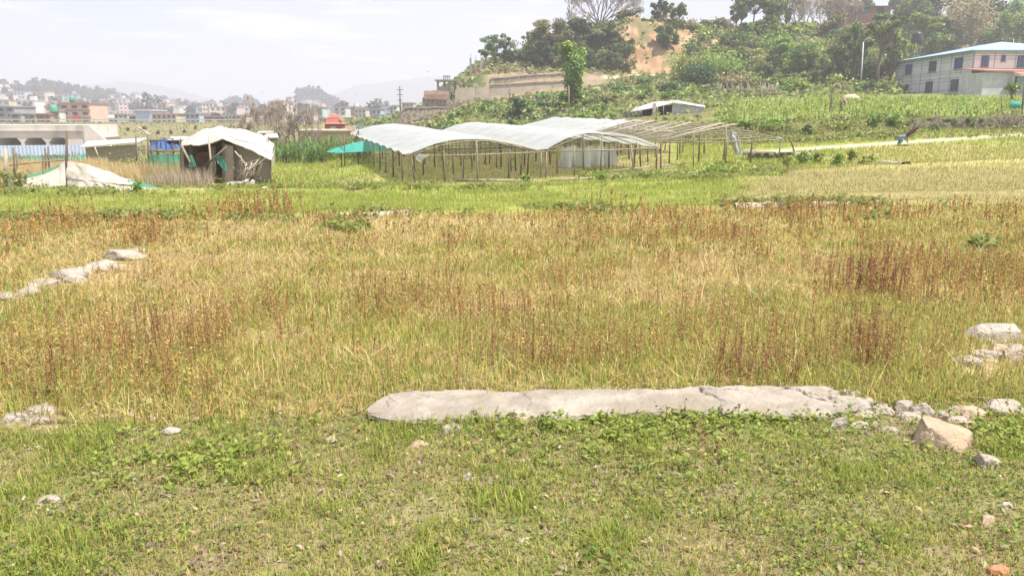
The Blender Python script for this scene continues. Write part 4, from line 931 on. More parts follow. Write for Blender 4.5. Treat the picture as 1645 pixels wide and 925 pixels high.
def sack(label, px, py, wpx, hpx, sd, mk='tarp'):
    p = hit(px, py); d = p[1]; b = MB(); th, ph = np.meshgrid(np.linspace(0, 2 * np.pi, 24), np.linspace(0, np.pi, 12)); s = np.sin(ph) ** .6
    G = np.stack([wpx / FPX * d * .5 * s * np.cos(th), .35 * s * np.sin(th), hpx / FPX * d * .5 * np.cos(ph)], -1)
    G = G * (1 + .45 * (fbm(th * 1.2 + sd, ph * 2, sd, 3) - .5))[..., None]; G[:, -1] = G[:, 0]; G = G + p + np.array((0, .2, hpx / FPX * d * .35)); b.grid(G)
    tag(b.build('sack', M[mk], origin=p), label, 'sack')
sack('long white sack lying before the tarpaulin hut', 322, 302, 42, 9, 1); sack('crumpled white sack below the sacking wall of the hut', 374, 300, 26, 9, 2); sack('rumpled pale sack beneath the heap of sticks', 397, 298, 22, 11, 3)
sack('flat white bundle on the ground right of the net fence', 250, 303, 26, 6, 4); sack('tiny white rag on the path in front of the hut', 423, 304, 5, 4, 5)

def tin_shed():
    Y = 52; r = empty('tin_shed', on(190, Y), 'long low shed with a whitish tin roof behind the wheat', 'shed')
    b = MB(); P = [at(129, 236, Y), at(222, 228, Y), at(238, 221.5, Y + 6), at(140, 227, Y + 6)]; b.slab(P, .06); b.build('roof', M['tin'], r)
    b = MB(); a0, a1 = at(137, 236, Y + .4), at(220, 231, Y + .4); z0 = g(a0[0], a0[1]) - .2
    for i in range(6):
        f0, f1 = i / 6, (i + 1) / 6; zt0 = a0[2] * (1 - f0) + a1[2] * f0; zt1 = a0[2] * (1 - f1) + a1[2] * f1
        x0 = a0[0] * (1 - f0) + a1[0] * f0; x1 = a0[0] * (1 - f1) + a1[0] * f1; b.poly([(x0, Y + .4, z0), (x1, Y + .4, z0), (x1, Y + .4, zt1 - .05), (x0, Y + .4, zt0 - .05)])
    b.build('wall', M['wall_mat'], r, thick=.06)
    b = MB(); b.tube([at(152, 236, Y - .1), np.array((*on(163, Y - .3)[:2], g(*on(163, Y - .3)[:2])))], .05, 5); b.build('prop', M['bamboo_pale'], r)
    Y = 47; r = empty('tarp_shelter', on(265, Y), 'open pole shelter draped with a blue tarpaulin left of the white hut', 'shelter')
    b = MB(); panel(b, [at(243, 226, Y + 1), at(262, 222, Y + 1), at(290, 224, Y + 1)], [at(244, 240, Y), at(265, 241, Y), at(286, 239, Y)], 6, .35, 5); b.build('blue_tarpaulin', M['tarp_blue'], r)
    b = MB(); P = [at(268, 225, Y + .4), at(298, 224, Y + .4), at(303, 219, Y + 3), at(276, 219.5, Y + 3)]; b.slab(P, .05); b.build('roof_sheet', M['tin'], r)
    for px in (242, 252, 278, 290): post(px, 222, 260, Y - .3, .05, M['post_dark'], r)
    for py in (226, 243): b = MB(); b.tube([at(240, py, Y - .35), at(292, py, Y - .35)], .04, 5); b.build('rail', M['post_dark'], r)
tin_shed()
for lab, px, t_, Yp in (('thin post standing in the grass left of the bare tree', 390, 198, 62), ('taller thin post left of the bare tree', 408, 195, 62), ('crooked stake in front of the bushy thorn shrub', 237, 215, 41),
                        ('stake right of the thorn shrub by the blue tarpaulin', 218, 217, 42), ('short dark post in the tan grass right of the bare frame', 1273, 226, 42.5), ('slim stake right of the cream wall', 576, 210, 52), ('slender stake in front of the cream wall', 493, 206, 60), ('thin stake before the red shrine', 511, 196, 70)):
    a = at(px, 250 if Yp < 50 else 225, Yp); a[2] = g(a[0], a[1]) - .05; c = at(px - (3 if px == 1273 else 0), t_, Yp)
    if px == 1273: a = hit(1278, 252); c = at(1271, 226, a[1])
    b = MB(); b.tube([a, c], .04, 6); tag(b.build('post', M['post_dark'], origin=a), lab, 'post')
# ------------------------------------------------------------------ trees and bushes
TREE = leaf_mat('tree_leaf', .30, .6, .2)
M['bark'] = mat('grey_brown_bark', (.19,.14,.10), (.12,.09,.065), scale=3, rough=.9, stretch=(1, 1, .3))
M['bark_pale'] = mat('pale_grey_bark', (.36,.31,.26), (.25,.21,.17), scale=2, rough=.9, stretch=(1, 1, .3))
PAL = {
 'dark': ((0.070,0.117,0.042), (0.092,0.140,0.050), (0.061,0.094,0.042), (0.131,0.172,0.056)),
 'olive': ((0.185,0.203,0.070), (0.230,0.227,0.085), (0.138,0.163,0.056), (0.292,0.266,0.112)),
 'green': ((0.131,0.211,0.056), (0.185,0.257,0.070), (0.100,0.172,0.050), (0.262,0.312,0.091)),
 'bright': ((0.199,0.328,0.064), (0.262,0.390,0.077), (0.154,0.257,0.056), (0.338,0.422,0.099)),
 'yellow': ((0.338,0.375,0.085), (0.276,0.328,0.077), (0.415,0.406,0.120), (0.215,0.266,0.070)),
 'dry': ((0.384,0.312,0.169), (0.307,0.257,0.141), (0.246,0.218,0.120), (0.461,0.390,0.211)),
 'teal': ((0.108,0.188,0.085), (0.138,0.218,0.099), (0.092,0.156,0.070), (0.185,0.250,0.112)),
 'haze': ((.05,.065,.05), (.065,.08,.055), (.045,.055,.045), (.08,.09,.06)),
}
def limbs(rng, b, p, d, ln, r, lev, tips, spread=.55, n=(2, 3), up=.12, shrink=.72, sides=5):
    d = d / np.linalg.norm(d); m = p + d * ln * .5 + rng.normal(size=3) * ln * .05; e = p + d * ln
    b.tube([p, m, e], [r, r * .85, r * .68], sides, cap=False)
    if lev == 0: tips.append((e, d)); return
    for k in range(int(rng.integers(n[0], n[1] + 1))):
        q = d + rng.normal(size=3) * spread; q[2] += up
        limbs(rng, b, e, q, ln * shrink * rng.uniform(.8, 1.2), r * .64, lev - 1, tips, spread, n, up, shrink, max(3, sides - 1))
def crown_points(rng, c, rad, nblob, n, brel=.42, hollow=.45):
    """points in a lumpy crown: blobs spread through an ellipsoid, each filled mostly near its skin"""
    dirs = rng.normal(size=(nblob, 3)); dirs /= np.linalg.norm(dirs, axis=1)[:, None]
    B = c + dirs * (rng.uniform(.12, 1.0, nblob) ** .6)[:, None] * np.array(rad)
    br = brel * rng.uniform(.55, 1.15, nblob)[:, None] * np.array((min(rad[0], rad[1]), min(rad[0], rad[1]), min(rad[2], rad[0] * 1.1) * .85))
    k = rng.choice(nblob, n, p=(br[:, 0] ** 2) / (br[:, 0] ** 2).sum())
    v = rng.normal(size=(n, 3)); v /= np.linalg.norm(v, axis=1)[:, None]
    q = B[k] + v * (rng.random(n) ** hollow)[:, None] * br[k] * rng.uniform(.85, 1.2, (n, 1))
    return q, k, B
def tree(label, px, Y, top, wpx, style='broad', pl='green', base=None, n=1500, crown=.35, group=None, leaf=None, seed=None, lean=0.0, bark='bark', name=None, cat='tree', depth=.9):
    seed = seed if seed is not None else int(abs(px * 7 + top * 13 + Y)); rng = np.random.default_rng(seed)
    b0 = on(px, Y)
    if base is not None: b0 = b0 + np.array((0, 0, 0))
    d = Y * cp - (b0[2] - CAMZ) * sp; zt = at(px, top, Y)[2]; H = max(zt - b0[2], 1.0); w = wpx / FPX * d / 2 * 1.15
    lf = leaf or max(.22, d * .0021); n = int(n * 2.3)
    r = empty(name or {'broad': 'leafy_tree', 'umbrella': 'spreading_tree', 'sparse': 'slender_tree', 'bare': 'bare_tree', 'column': 'columnar_tree', 'bamboo': 'bamboo_clump'}[style], b0 - (0, 0, .1), label, cat, group)
    tb = MB(); so = Soup(); P = np.array(PAL[pl])
    topx = at(px + lean, top, Y)[0]
    if style == 'bare':
        tips = []
        if wpx > 60:                              # one short thick bole, many great limbs
            bole = b0 + (0, 0, H * .10); tb.tube([b0 - (0, 0, .6), bole], [H * (.045 if wpx > 120 else .03), H * (.04 if wpx > 120 else .026)], 8, cap=False)
            for an in (-1.15, -.8, -.5, -.22, .05, .3, .58, .85, 1.15):
                limbs(rng, tb, bole, np.array((math.sin(an) * 1.0, rng.normal(0, .35), math.cos(an) * .9)), H * rng.uniform(.22, .28), H * (.021 if wpx > 120 else .013), 5, tips, .36, (2, 3), .12, .78)
        else: limbs(rng, tb, b0 - (0, 0, .3), np.array((topx - b0[0], 0, H * .9)) / H, H * .2, H * .02 + .08, 6 if wpx > 60 else 5, tips, .30 + .35 * min(wpx / FPX * d / H, 1.2), (2, 3), .16, .84)
        tb.build('trunk', M[bark], r)
        E = np.array([t[0] for t in tips]); D = np.array([t[1] for t in tips]); q = np.repeat(E, 7, 0); m = len(q)
        V, F, C = blades(q, rng.uniform(.06, .13, m) * H, np.full(m, max(.03, d * .0004)), rng.uniform(0, 6.28, m), np.abs(rng.normal(.5, .4, m)), rng.normal(0, .3, m), pal(rng, m, ((.34,.27,.22), (.42,.34,.28))))
        so.add(V, F, C)
        if n:
            q = q[rng.random(m) < .5]; V, F, C = leaves(rng, q + rng.normal(size=q.shape) * .3, lf * rng.uniform(.4, .9, len(q)), pal(rng, len(q), P)); so.add(V, F, C)
        so.build('twigs', TREE, r); return r
    if style == 'bamboo':
        k = 26; C0 = b0 + np.stack([rng.normal(0, w * .3, k), rng.normal(0, w * .3, k), np.zeros(k)], 1); pts = []
        for i in range(k):
            t_ = np.array((rng.normal(0, w * .8), rng.normal(0, w * .8), H * rng.uniform(.6, 1.05)))
            tb.tube([C0[i], C0[i] + t_ * (.25, .25, .55), C0[i] + t_], [.05, .045, .015], 4, cap=False)
            for f in rng.uniform(.3, 1.05, n // k): pts.append(C0[i] + t_ * (f ** 1.6, f ** 1.6, f) + rng.normal(size=3) * w * .16)
        tb.build('trunk', M['bamboo'], r); q = np.array(pts); m = len(q)
        V, F, C = leaves(rng, q, lf * rng.uniform(.6, 1.2, m), pal(rng, m, P), .1, 2.2); so.add(V, F, C); so.build('crown', TREE, r); return r
    hb = {'broad': crown, 'umbrella': .55, 'sparse': .25, 'column': .06}[style]
    cz = b0[2] + H * (hb + (1 - hb) / 2); rad = np.array((w * .86, w * depth * .86, H * (1 - hb) / 2 * .92)); cc = np.array(((b0[0] + topx) / 2 if lean else b0[0], b0[1], cz))
    nb = {'broad': 26, 'umbrella': 20, 'sparse': 24, 'column': 24}[style]; brel = {'broad': .34, 'umbrella': .32, 'sparse': .27, 'column': .40}[style]
    if style == 'umbrella': rad[2] *= .8; cc[2] += H * .06
    if style == 'column':                          # clumps stacked up the stem
        nb = 30; B = cc + np.stack([rng.normal(0, w * .34, nb), rng.normal(0, w * .34, nb), np.linspace(-.97, .93, nb) * rad[2]], 1)
        f_ = np.linspace(0, 1, nb); br = w * (.42 + .30 * f_ - .45 * np.clip(f_ - .85, 0, 1) / .15 * .5) * rng.uniform(.75, 1.2, nb)
        k = rng.choice(nb, n, p=br ** 2 / (br ** 2).sum()); v = rng.normal(size=(n, 3)); v /= np.linalg.norm(v, axis=1)[:, None]; q = B[k] + v * (rng.random(n) ** .42 * br[k])[:, None] * np.array((1, 1, .9)) * rng.uniform(.8, 1.25, (n, 1))
    else: q, k, B = crown_points(rng, cc, rad, nb, n, brel, .42)
    tr = max(.10, H * .022); fork = np.array((b0[0] + (cc[0] - b0[0]) * .4, b0[1], b0[2] + H * max(hb, .12) * .95))
    tb.tube([b0 - (0, 0, .4), (b0 + fork) / 2 + rng.normal(size=3) * (.02 * H, .02 * H, 0), fork], [tr * 1.25, tr, tr * .85], 7)
    for Bk in B: tb.tube([fork - (0, 0, .2), (fork * .45 + Bk * .55) + rng.normal(size=3) * H * .02, Bk], [tr * .5, tr * .32, tr * .1], 5, cap=False)
    if style == 'sparse': tb.tube([fork, np.array((cc[0], cc[1], b0[2] + H * .97))], [tr * .8, tr * .15], 6)
    tb.build('trunk', M[bark], r)
    tone = np.clip(1 + .26 * rng.normal(size=nb), .55, 1.7)[k][:, None] * (1 + .10 * rng.normal(size=(nb, 1))[k] * np.array((1.2, .3, -.8)))
    C0 = pal(rng, n, P, None, .24) * tone
    V, F, C = leaves(rng, q, lf * rng.uniform(.55, 1.25, n), np.clip(C0, .01, .6), .12, 1.5); so.add(V, F, C); so.build('crown', TREE, r)
    return r
def bush(label, px, Y, wpx, hpx, pl='green', n=260, seed=0, group=None, name='shrub', cat='shrub', leaf=None, py=None, elong=1.5):
    rng = np.random.default_rng(seed + int(px * 3 + Y * 5)); b0 = hit(px, py) if py else on(px, Y)
    d = b0[1]; w = wpx / FPX * d / 2; h = hpx / FPX * d; lf = leaf or max(.07, d * .0025)
    q, k, B = crown_points(rng, b0 + (0, 0, h * .48), np.array((w * .85, w * .8, h * .46)), 9, n, .55, .5)
    q[:, 2] = np.maximum(q[:, 2], zg(q[:, 0], q[:, 1]) + .02)
    tone = np.clip(1 + .18 * rng.normal(size=9), .6, 1.5)[k][:, None]
    sp_ = rng.random(n) < .16; q[sp_] += rng.normal(size=(int(sp_.sum()), 3)) * np.array((w * .45, w * .35, h * .18)); q[:, 2] = np.maximum(q[:, 2], zg(q[:, 0], q[:, 1]) + .02)
    V, F, C = leaves(rng, q, lf * rng.uniform(.55, 1.25, n), np.clip(pal(rng, n, PAL[pl]) * tone, .01, .6), .12, elong)
    o = np_mesh(name, V, F, TREE, C, origin=b0); tag(o, label, cat, group); return o

def hill_trees():
    T = tree
    # crest, left to right
    T('small round topped tree beside the concrete pillars on the hill', 780, 151, 80, 22, 'umbrella', 'green', n=420)
    T('pale green airy tree at the left end of the hill crest', 795, 154, 56, 46, 'broad', 'teal', n=620, crown=.4)
    T('thin upright tree behind the left end of the hill crest', 812, 157, 50, 20, 'sparse', 'green', n=280)
    T('brownish half bare tree on the left of the hill crest', 833, 157, 50, 26, 'bare', 'olive', n=40, bark='bark')
    T('slim half bare tree between the brownish and the olive trees', 852, 156, 50, 26, 'sparse', 'olive', n=240)
    T('tall olive green tree left of the huge bare tree', 888, 146, 28, 76, 'broad', 'olive', n=2600, crown=.12)
    T('dark green tree between the olive tree and the bare tree', 930, 152, 31, 52, 'broad', 'dark', n=1500, crown=.1)
    T('dense dark tree below the huge bare tree', 966, 149, 47, 62, 'broad', 'dark', n=2200, crown=.06)
    T('huge leafless tree with a spreading crown on the hill top', 964, 158, -28, 140, 'bare', 'olive', n=0, bark='bark_pale', seed=8)
    T('olive scrub tree on the very lip of the earth cliff', 1012, 156, 44, 34, 'broad', 'olive', n=700, crown=.03)
    T('green scrub tree on the cliff lip left of the dark slender tree', 1036, 157, 42, 34, 'broad', 'green', n=700, crown=.03)
    T('low olive tree at the left end of the earth cliff', 1005, 146, 58, 30, 'broad', 'olive', n=900, crown=.05)
    T('thin half bare tree on the cliff edge right of the huge bare tree', 1026, 160, 4, 26, 'bare', 'olive', n=60)
    T('dark slender tree standing above the earth cliff', 1057, 161, -8, 30, 'sparse', 'dark', n=620)
    T('green feathery tree above the right part of the cliff', 1087, 161, 3, 38, 'sparse', 'green', n=900)
    T('dark bushy tree growing in the gully of the cliff', 1073, 149, 38, 42, 'broad', 'dark', n=1500, crown=.06)
    T('small bright tree on the crest right of the cliff', 1111, 160, 38, 34, 'broad', 'yellow', n=600, crown=.15)
    T('little round tree left of the pink house on the crest', 1147, 172, 33, 30, 'broad', 'bright', n=520, crown=.3)
    T('wide spreading tree covering the right of the pink house', 1210, 164, -6, 84, 'umbrella', 'green', n=1900)
    T('dark underwood tree below the wide spreading tree', 1212, 161, 36, 66, 'broad', 'dark', n=1300, crown=.05)
    T('tall green tree behind the wide spreading tree', 1240, 172, -14, 44, 'broad', 'green', n=1100, crown=.25)
    T('tall pale green tree cut by the top of the photo', 1190, 182, -12, 40, 'broad', 'teal', n=800, crown=.3)
    T('yellow green tree at the foot of the bare thicket', 1272, 165, 32, 32, 'broad', 'yellow', n=600, crown=.15)
    for i, px in enumerate((1282, 1296, 1308, 1321, 1333, 1346, 1357)):
        T('tall leafless grey tree of the bare thicket on the crest', px, 178 + (i % 3) * 4, -26 + (i * 13) % 15, 24, 'bare', 'olive', n=0, bark='bark_pale', group='bare thicket on the crest', seed=60 + i)
    T('full green tree closing the gap right of the wide spreading tree', 1232, 168, 22, 54, 'broad', 'green', n=1100, crown=.06)
    T('bushy yellow green tree under the left of the bare thicket', 1296, 168, 34, 46, 'broad', 'yellow', n=900, crown=.05)
    T('olive underwood tree below the middle of the bare thicket', 1322, 170, 38, 46, 'broad', 'olive', n=900, crown=.05)
    T('green underwood tree below the right of the bare thicket', 1348, 166, 44, 46, 'broad', 'green', n=900, crown=.05)
    T('rounded light green tree under the pinkish house', 1180, 158, 58, 48, 'broad', 'bright', n=900, crown=.05)
    T('light green tree spreading below the crest right of the cliff', 1140, 152, 76, 54, 'broad', 'bright', n=1000, crown=.05)
    T('yellow green tree in the middle of the upper slope', 1196, 148, 76, 56, 'broad', 'yellow', n=1100, crown=.05)
    T('light olive tree right of the cliff foot', 1124, 144, 92, 46, 'broad', 'yellow', n=800, crown=.05)
    T('fresh green tree in the lower middle of the slope', 1172, 134, 98, 50, 'broad', 'bright', n=1000, crown=.05)
    T('mid green tree behind the dark maize edge tree', 1340, 132, 84, 56, 'broad', 'green', n=1100, crown=.06)
    T('tall leafy tree filling the gap between lamp post and brick house', 1372, 152, 30, 56, 'broad', 'green', n=1200, crown=.08)
    T('round green tree to the right of the black water tank', 1500, 150, 40, 50, 'broad', 'green', n=1000, crown=.06)
    T('leafy tree left of the black water tank', 1440, 150, 44, 46, 'broad', 'yellow', n=900, crown=.08)
    T('low dark tree over the red sloping wall', 812, 148, 80, 46, 'broad', 'dark', n=700, crown=.03)
    T('olive thicket tree right of the red sloping wall', 848, 147, 82, 44, 'broad', 'olive', n=700, crown=.03)
    T('dark thicket tree at the foot of the tall olive tree', 876, 144, 74, 46, 'broad', 'dark', n=800, crown=.03)
    T('brown olive thicket tree left of the lone tall tree', 900, 142.5, 84, 40, 'broad', 'olive', n=700, crown=.03)
    T('dark tree behind the top of the lone tall tree', 938, 143, 72, 46, 'broad', 'dark', n=900, crown=.03)
    T('dark thicket tree left of the earth cliff', 985, 143.5, 76, 44, 'broad', 'dark', n=900, crown=.03)
    T('dry olive scrub tree on the left flank of the cliff', 1008, 143.5, 88, 34, 'broad', 'dry', n=600, crown=.03)
    for lab, px, Y, top, w_, st, pl in (('tall feathery tree at the left of the bare thicket', 1262, 180, -22, 40, 'sparse', 'green'), ('tall leafy tree between the bare thicket and the brick house', 1334, 190, -16, 46, 'broad', 'green'), ('feathery pale tree above the brick house', 1380, 200, -24, 44, 'sparse', 'teal'),
            ('tall light tree over the left of the pink house', 1182, 184, -10, 34, 'sparse', 'olive'), ('high green tree behind the black water tank', 1470, 190, -20, 50, 'broad', 'green'), ('tall airy tree above the middle of the blue roof', 1556, 190, -22, 46, 'sparse', 'olive'), ('high leafy tree over the right end of the blue roof', 1632, 184, -14, 60, 'broad', 'bright')):
        T(lab, px, Y, top, w_, st, pl, n=900, crown=.15)
    # middle of the slope
    T('rounded bright tree in the middle of the slope', 1250, 138, 58, 62, 'broad', 'bright', n=1700, crown=.12)
    T('large light green tree on the slope left of the tall roadside trees', 1285, 132, 70, 70, 'broad', 'green', n=2000, crown=.1)
    T('dark tree under the short path on the slope', 1226, 128, 100, 44, 'broad', 'dark', n=1100, crown=.06)
    T('bushy dark green tree above the stick fence', 1243, 120, 122, 40, 'broad', 'green', n=900, crown=.08)
    T('conifer like dark tree left on the scrubby slope', 1122, 122, 104, 34, 'column', 'teal', n=1000)
    T('yellowish bamboo clump at the left of the scrubby slope', 1108, 126, 86, 44, 'bamboo', 'yellow', n=900)
    T('leaning green bamboo clump right of the yellowish one', 1150, 124, 94, 46, 'bamboo', 'bright', n=900)
    T('dry brown bamboo clump behind the shed', 1170, 119, 122, 40, 'bamboo', 'dry', n=600)
    T('fresh green bush tree behind the stick fence', 1195, 122, 112, 44, 'broad', 'bright', n=900, crown=.08)
    T('round olive tree low on the slope', 1300, 122, 112, 46, 'broad', 'olive', n=900, crown=.1)
    T('dark tree at the back edge of the maize terrace', 1322, 124, 100, 44, 'broad', 'dark', n=1000, crown=.1)
    # tall roadside trees left of the white house
    T('tall slender tree just left of the lamp post', 1370, 126, 36, 50, 'sparse', 'green', n=1300)
    T('tall slender tree with a thin crown at the left of the lamp post group', 1346, 128, 50, 44, 'sparse', 'olive', n=1000)
    T('tall tree with a flat crown rising right of the lamp post', 1410, 124, 18, 60, 'umbrella', 'green', n=1200, seed=4)
    T('dark slim tree right of the flat crowned tree', 1428, 125, 42, 42, 'sparse', 'green', n=1100)
    T('low dark tree at the left corner of the white house', 1400, 129, 98, 48, 'broad', 'dark', n=1100, crown=.1)
    T('mid height olive tree behind the lamp post', 1388, 134, 70, 44, 'broad', 'olive', n=900, crown=.15)
    # behind the white house
    T('bright layered tree behind the black water tank', 1482, 158, 17, 60, 'umbrella', 'yellow', n=1200)
    T('olive tree below the brick house', 1404, 172, 30, 62, 'broad', 'olive', n=1500, crown=.2)
    T('greyish olive tree left of the brick house', 1338, 168, 18, 40, 'broad', 'olive', n=1200, crown=.15)
    T('dark tree right of the brick house', 1462, 196, -10, 50, 'broad', 'dark', n=1300, crown=.12)
    T('dark pine like tree at the top behind the blue roof', 1492, 200, -16, 40, 'column', 'dark', n=1200)
    T('dark tree above the left part of the blue roof', 1518, 176, 22, 52, 'broad', 'dark', n=1300, crown=.1)
    T('tall dry bamboo clump above the blue roof', 1545, 172, -6, 60, 'bamboo', 'dry', n=1100)
    T('pale dry bamboo clump right of the tall dry one', 1568, 178, 6, 44, 'bamboo', 'dry', n=800)
    T('large green tree at the right above the blue roof', 1612, 162, 14, 76, 'broad', 'green', n=2300, crown=.12)
    T('tall dark tree at the upper right corner', 1598, 186, -14, 64, 'broad', 'dark', n=1700, crown=.12)
    T('leafy tree cut by the right edge above the roof', 1650, 168, 4, 60, 'broad', 'green', n=1400, crown=.1)
    T('grey green tree at the very top right of the brick house', 1446, 214, -14, 40, 'broad', 'teal', n=800, crown=.2)
    T('slim trees with pale trunk above the tall dry bamboo', 1530, 204, -18, 36, 'sparse', 'olive', n=700, bark='bark_pale')
    # front of the hill
    T('tall bright green tree standing alone before the retaining wall', 920, 92, 66, 35, 'column', 'bright', n=3600, seed=2)
    T('small dark tree on the slope behind the greenhouse', 834, 86, 158, 34, 'broad', 'teal', n=520, crown=.08)
    T('large leafless bush like tree in the plain behind the hut', 450, 74, 163, 70, 'bare', 'dry', n=0, bark='bark_pale', seed=21)
    T('thin leafless tree just right of the leafless bush tree', 472, 78, 166, 30, 'bare', 'dry', n=0, bark='bark_pale', seed=23)
    T('thin young tree in front of the grey annex', 1623, 76, 134, 28, 'umbrella', 'bright', n=260)
    bush('big dark bush at the foot of the stone wall', 622, 118, 44, 22, 'dark', 620, 3); bush('brownish bush left of the dark one by the stone wall', 600, 116, 30, 14, 'olive', 300, 4)
    bush('thorny olive bush beside the blue tarpaulin shelter', 215, 42, 66, 32, 'olive', 900, 5, leaf=.1); bush('small fresh green bush at the right end of the net fence', 222, 0, 22, 18, 'bright', 260, 6, py=307)
    bush('leafy creeper at the left end of the net fence', 24, 28.2, 56, 40, 'olive', 500, 7, leaf=.08)
    for i, (px, py, w_, h_, pl, lab) in enumerate(((1262, 268, 26, 20, 'olive', 'low bush at the corner of the bare greenhouse frame'), (1290, 266, 30, 26, 'green', 'taller grey green bush right of the bare greenhouse frame'), (1312, 262, 22, 16, 'olive', 'small bush left of the pair in the tan field'),
            (1348, 268, 26, 22, 'green', 'left bush of the pair at the edge of the tan field'), (1364, 262, 24, 26, 'olive', 'tallest bush of the pair at the edge of the tan field'), (1392, 264, 36, 18, 'olive', 'wide low bush at the right of the pair in the tan field'), (1230, 282, 60, 10, 'olive', 'low scrub at the foot of the bare greenhouse'),
            (1142, 284, 44, 22, 'green', 'leafy bush at the front corner of the bare greenhouse'), (1180, 279, 46, 20, 'olive', 'grey green bush beside the leafy one at the bare greenhouse'), (845, 293, 12, 14, 'green', 'little dark plant before the middle greenhouse'), (962, 290, 22, 14, 'bright', 'feathery green plant left at the foot of the hanging sheet'), (990, 290, 18, 10, 'bright', 'small green plant right at the foot of the hanging sheet'),
            (1038, 286, 24, 12, 'green', 'weed tuft at the right corner of the middle greenhouse'), (1272, 338, 14, 9, 'green', 'dark round tuft on the bund of the tan field'), (1298, 218, 18, 20, 'dark', 'dark bush at the left end of the terrace bank'), (1402, 204, 22, 20, 'green', 'round bush on the terrace bank left of the person'), (1438, 202, 34, 24, 'green', 'dense bush on the terrace bank behind the person'),
            (1500, 212, 14, 12, 'dark', 'small dark bush by the path right of the person'), (1556, 204, 22, 18, 'green', 'bush hanging over the stone terrace wall'), (1352, 208, 60, 14, 'olive', 'wide dry scrub on the terrace bank'), (1240, 208, 50, 20, 'green', 'wide bush on the bank behind the bare frame'), (1200, 205, 30, 14, 'green', 'bush behind the white plastic bundle'))):
        bush(lab, px, 0, w_ * 1.1, h_, {'olive': 'yellow', 'green': 'bright', 'dark': 'green'}.get(pl, pl), 300 if h_ > 12 else 160, 40 + i, py=py)
hill_trees()
def bank_weeds():
    rng = np.random.default_rng(19); so = Soup(); n = 5200; px = rng.uniform(1090, 1720, n); Y = rng.uniform(52, 61.5, n); x = (px - PW / 2) / FPX * Y
    k = rng.random(n) < np.clip(2.2 * (fbm(x / 1.6, Y / 1.2, 91, 4) - .38), 0, 1) * (.35 + .65 * (px < 1460)); x, Y = x[k], Y[k]; n = len(x); P0 = np.stack([x, Y, zg(x, Y)], 1); nb = 6
    Q = (P0[:, None] + rng.normal(size=(n, nb, 3)) * np.array((.16, .14, .10)) + np.array((0, 0, .18))).reshape(-1, 3); m = len(Q)
    V, F, C = leaves(rng, Q, rng.uniform(.08, .18, m), pal(rng, m, ((.20, .25, .06), (.27, .29, .08), (.13, .17, .045), (.32, .28, .12))), .15, 1.8); so.add(V, F, C)
    tag(so.build('bank_weeds', TREE), 'ragged weeds growing over the terrace bank and wall', kind='stuff')
bank_weeds()

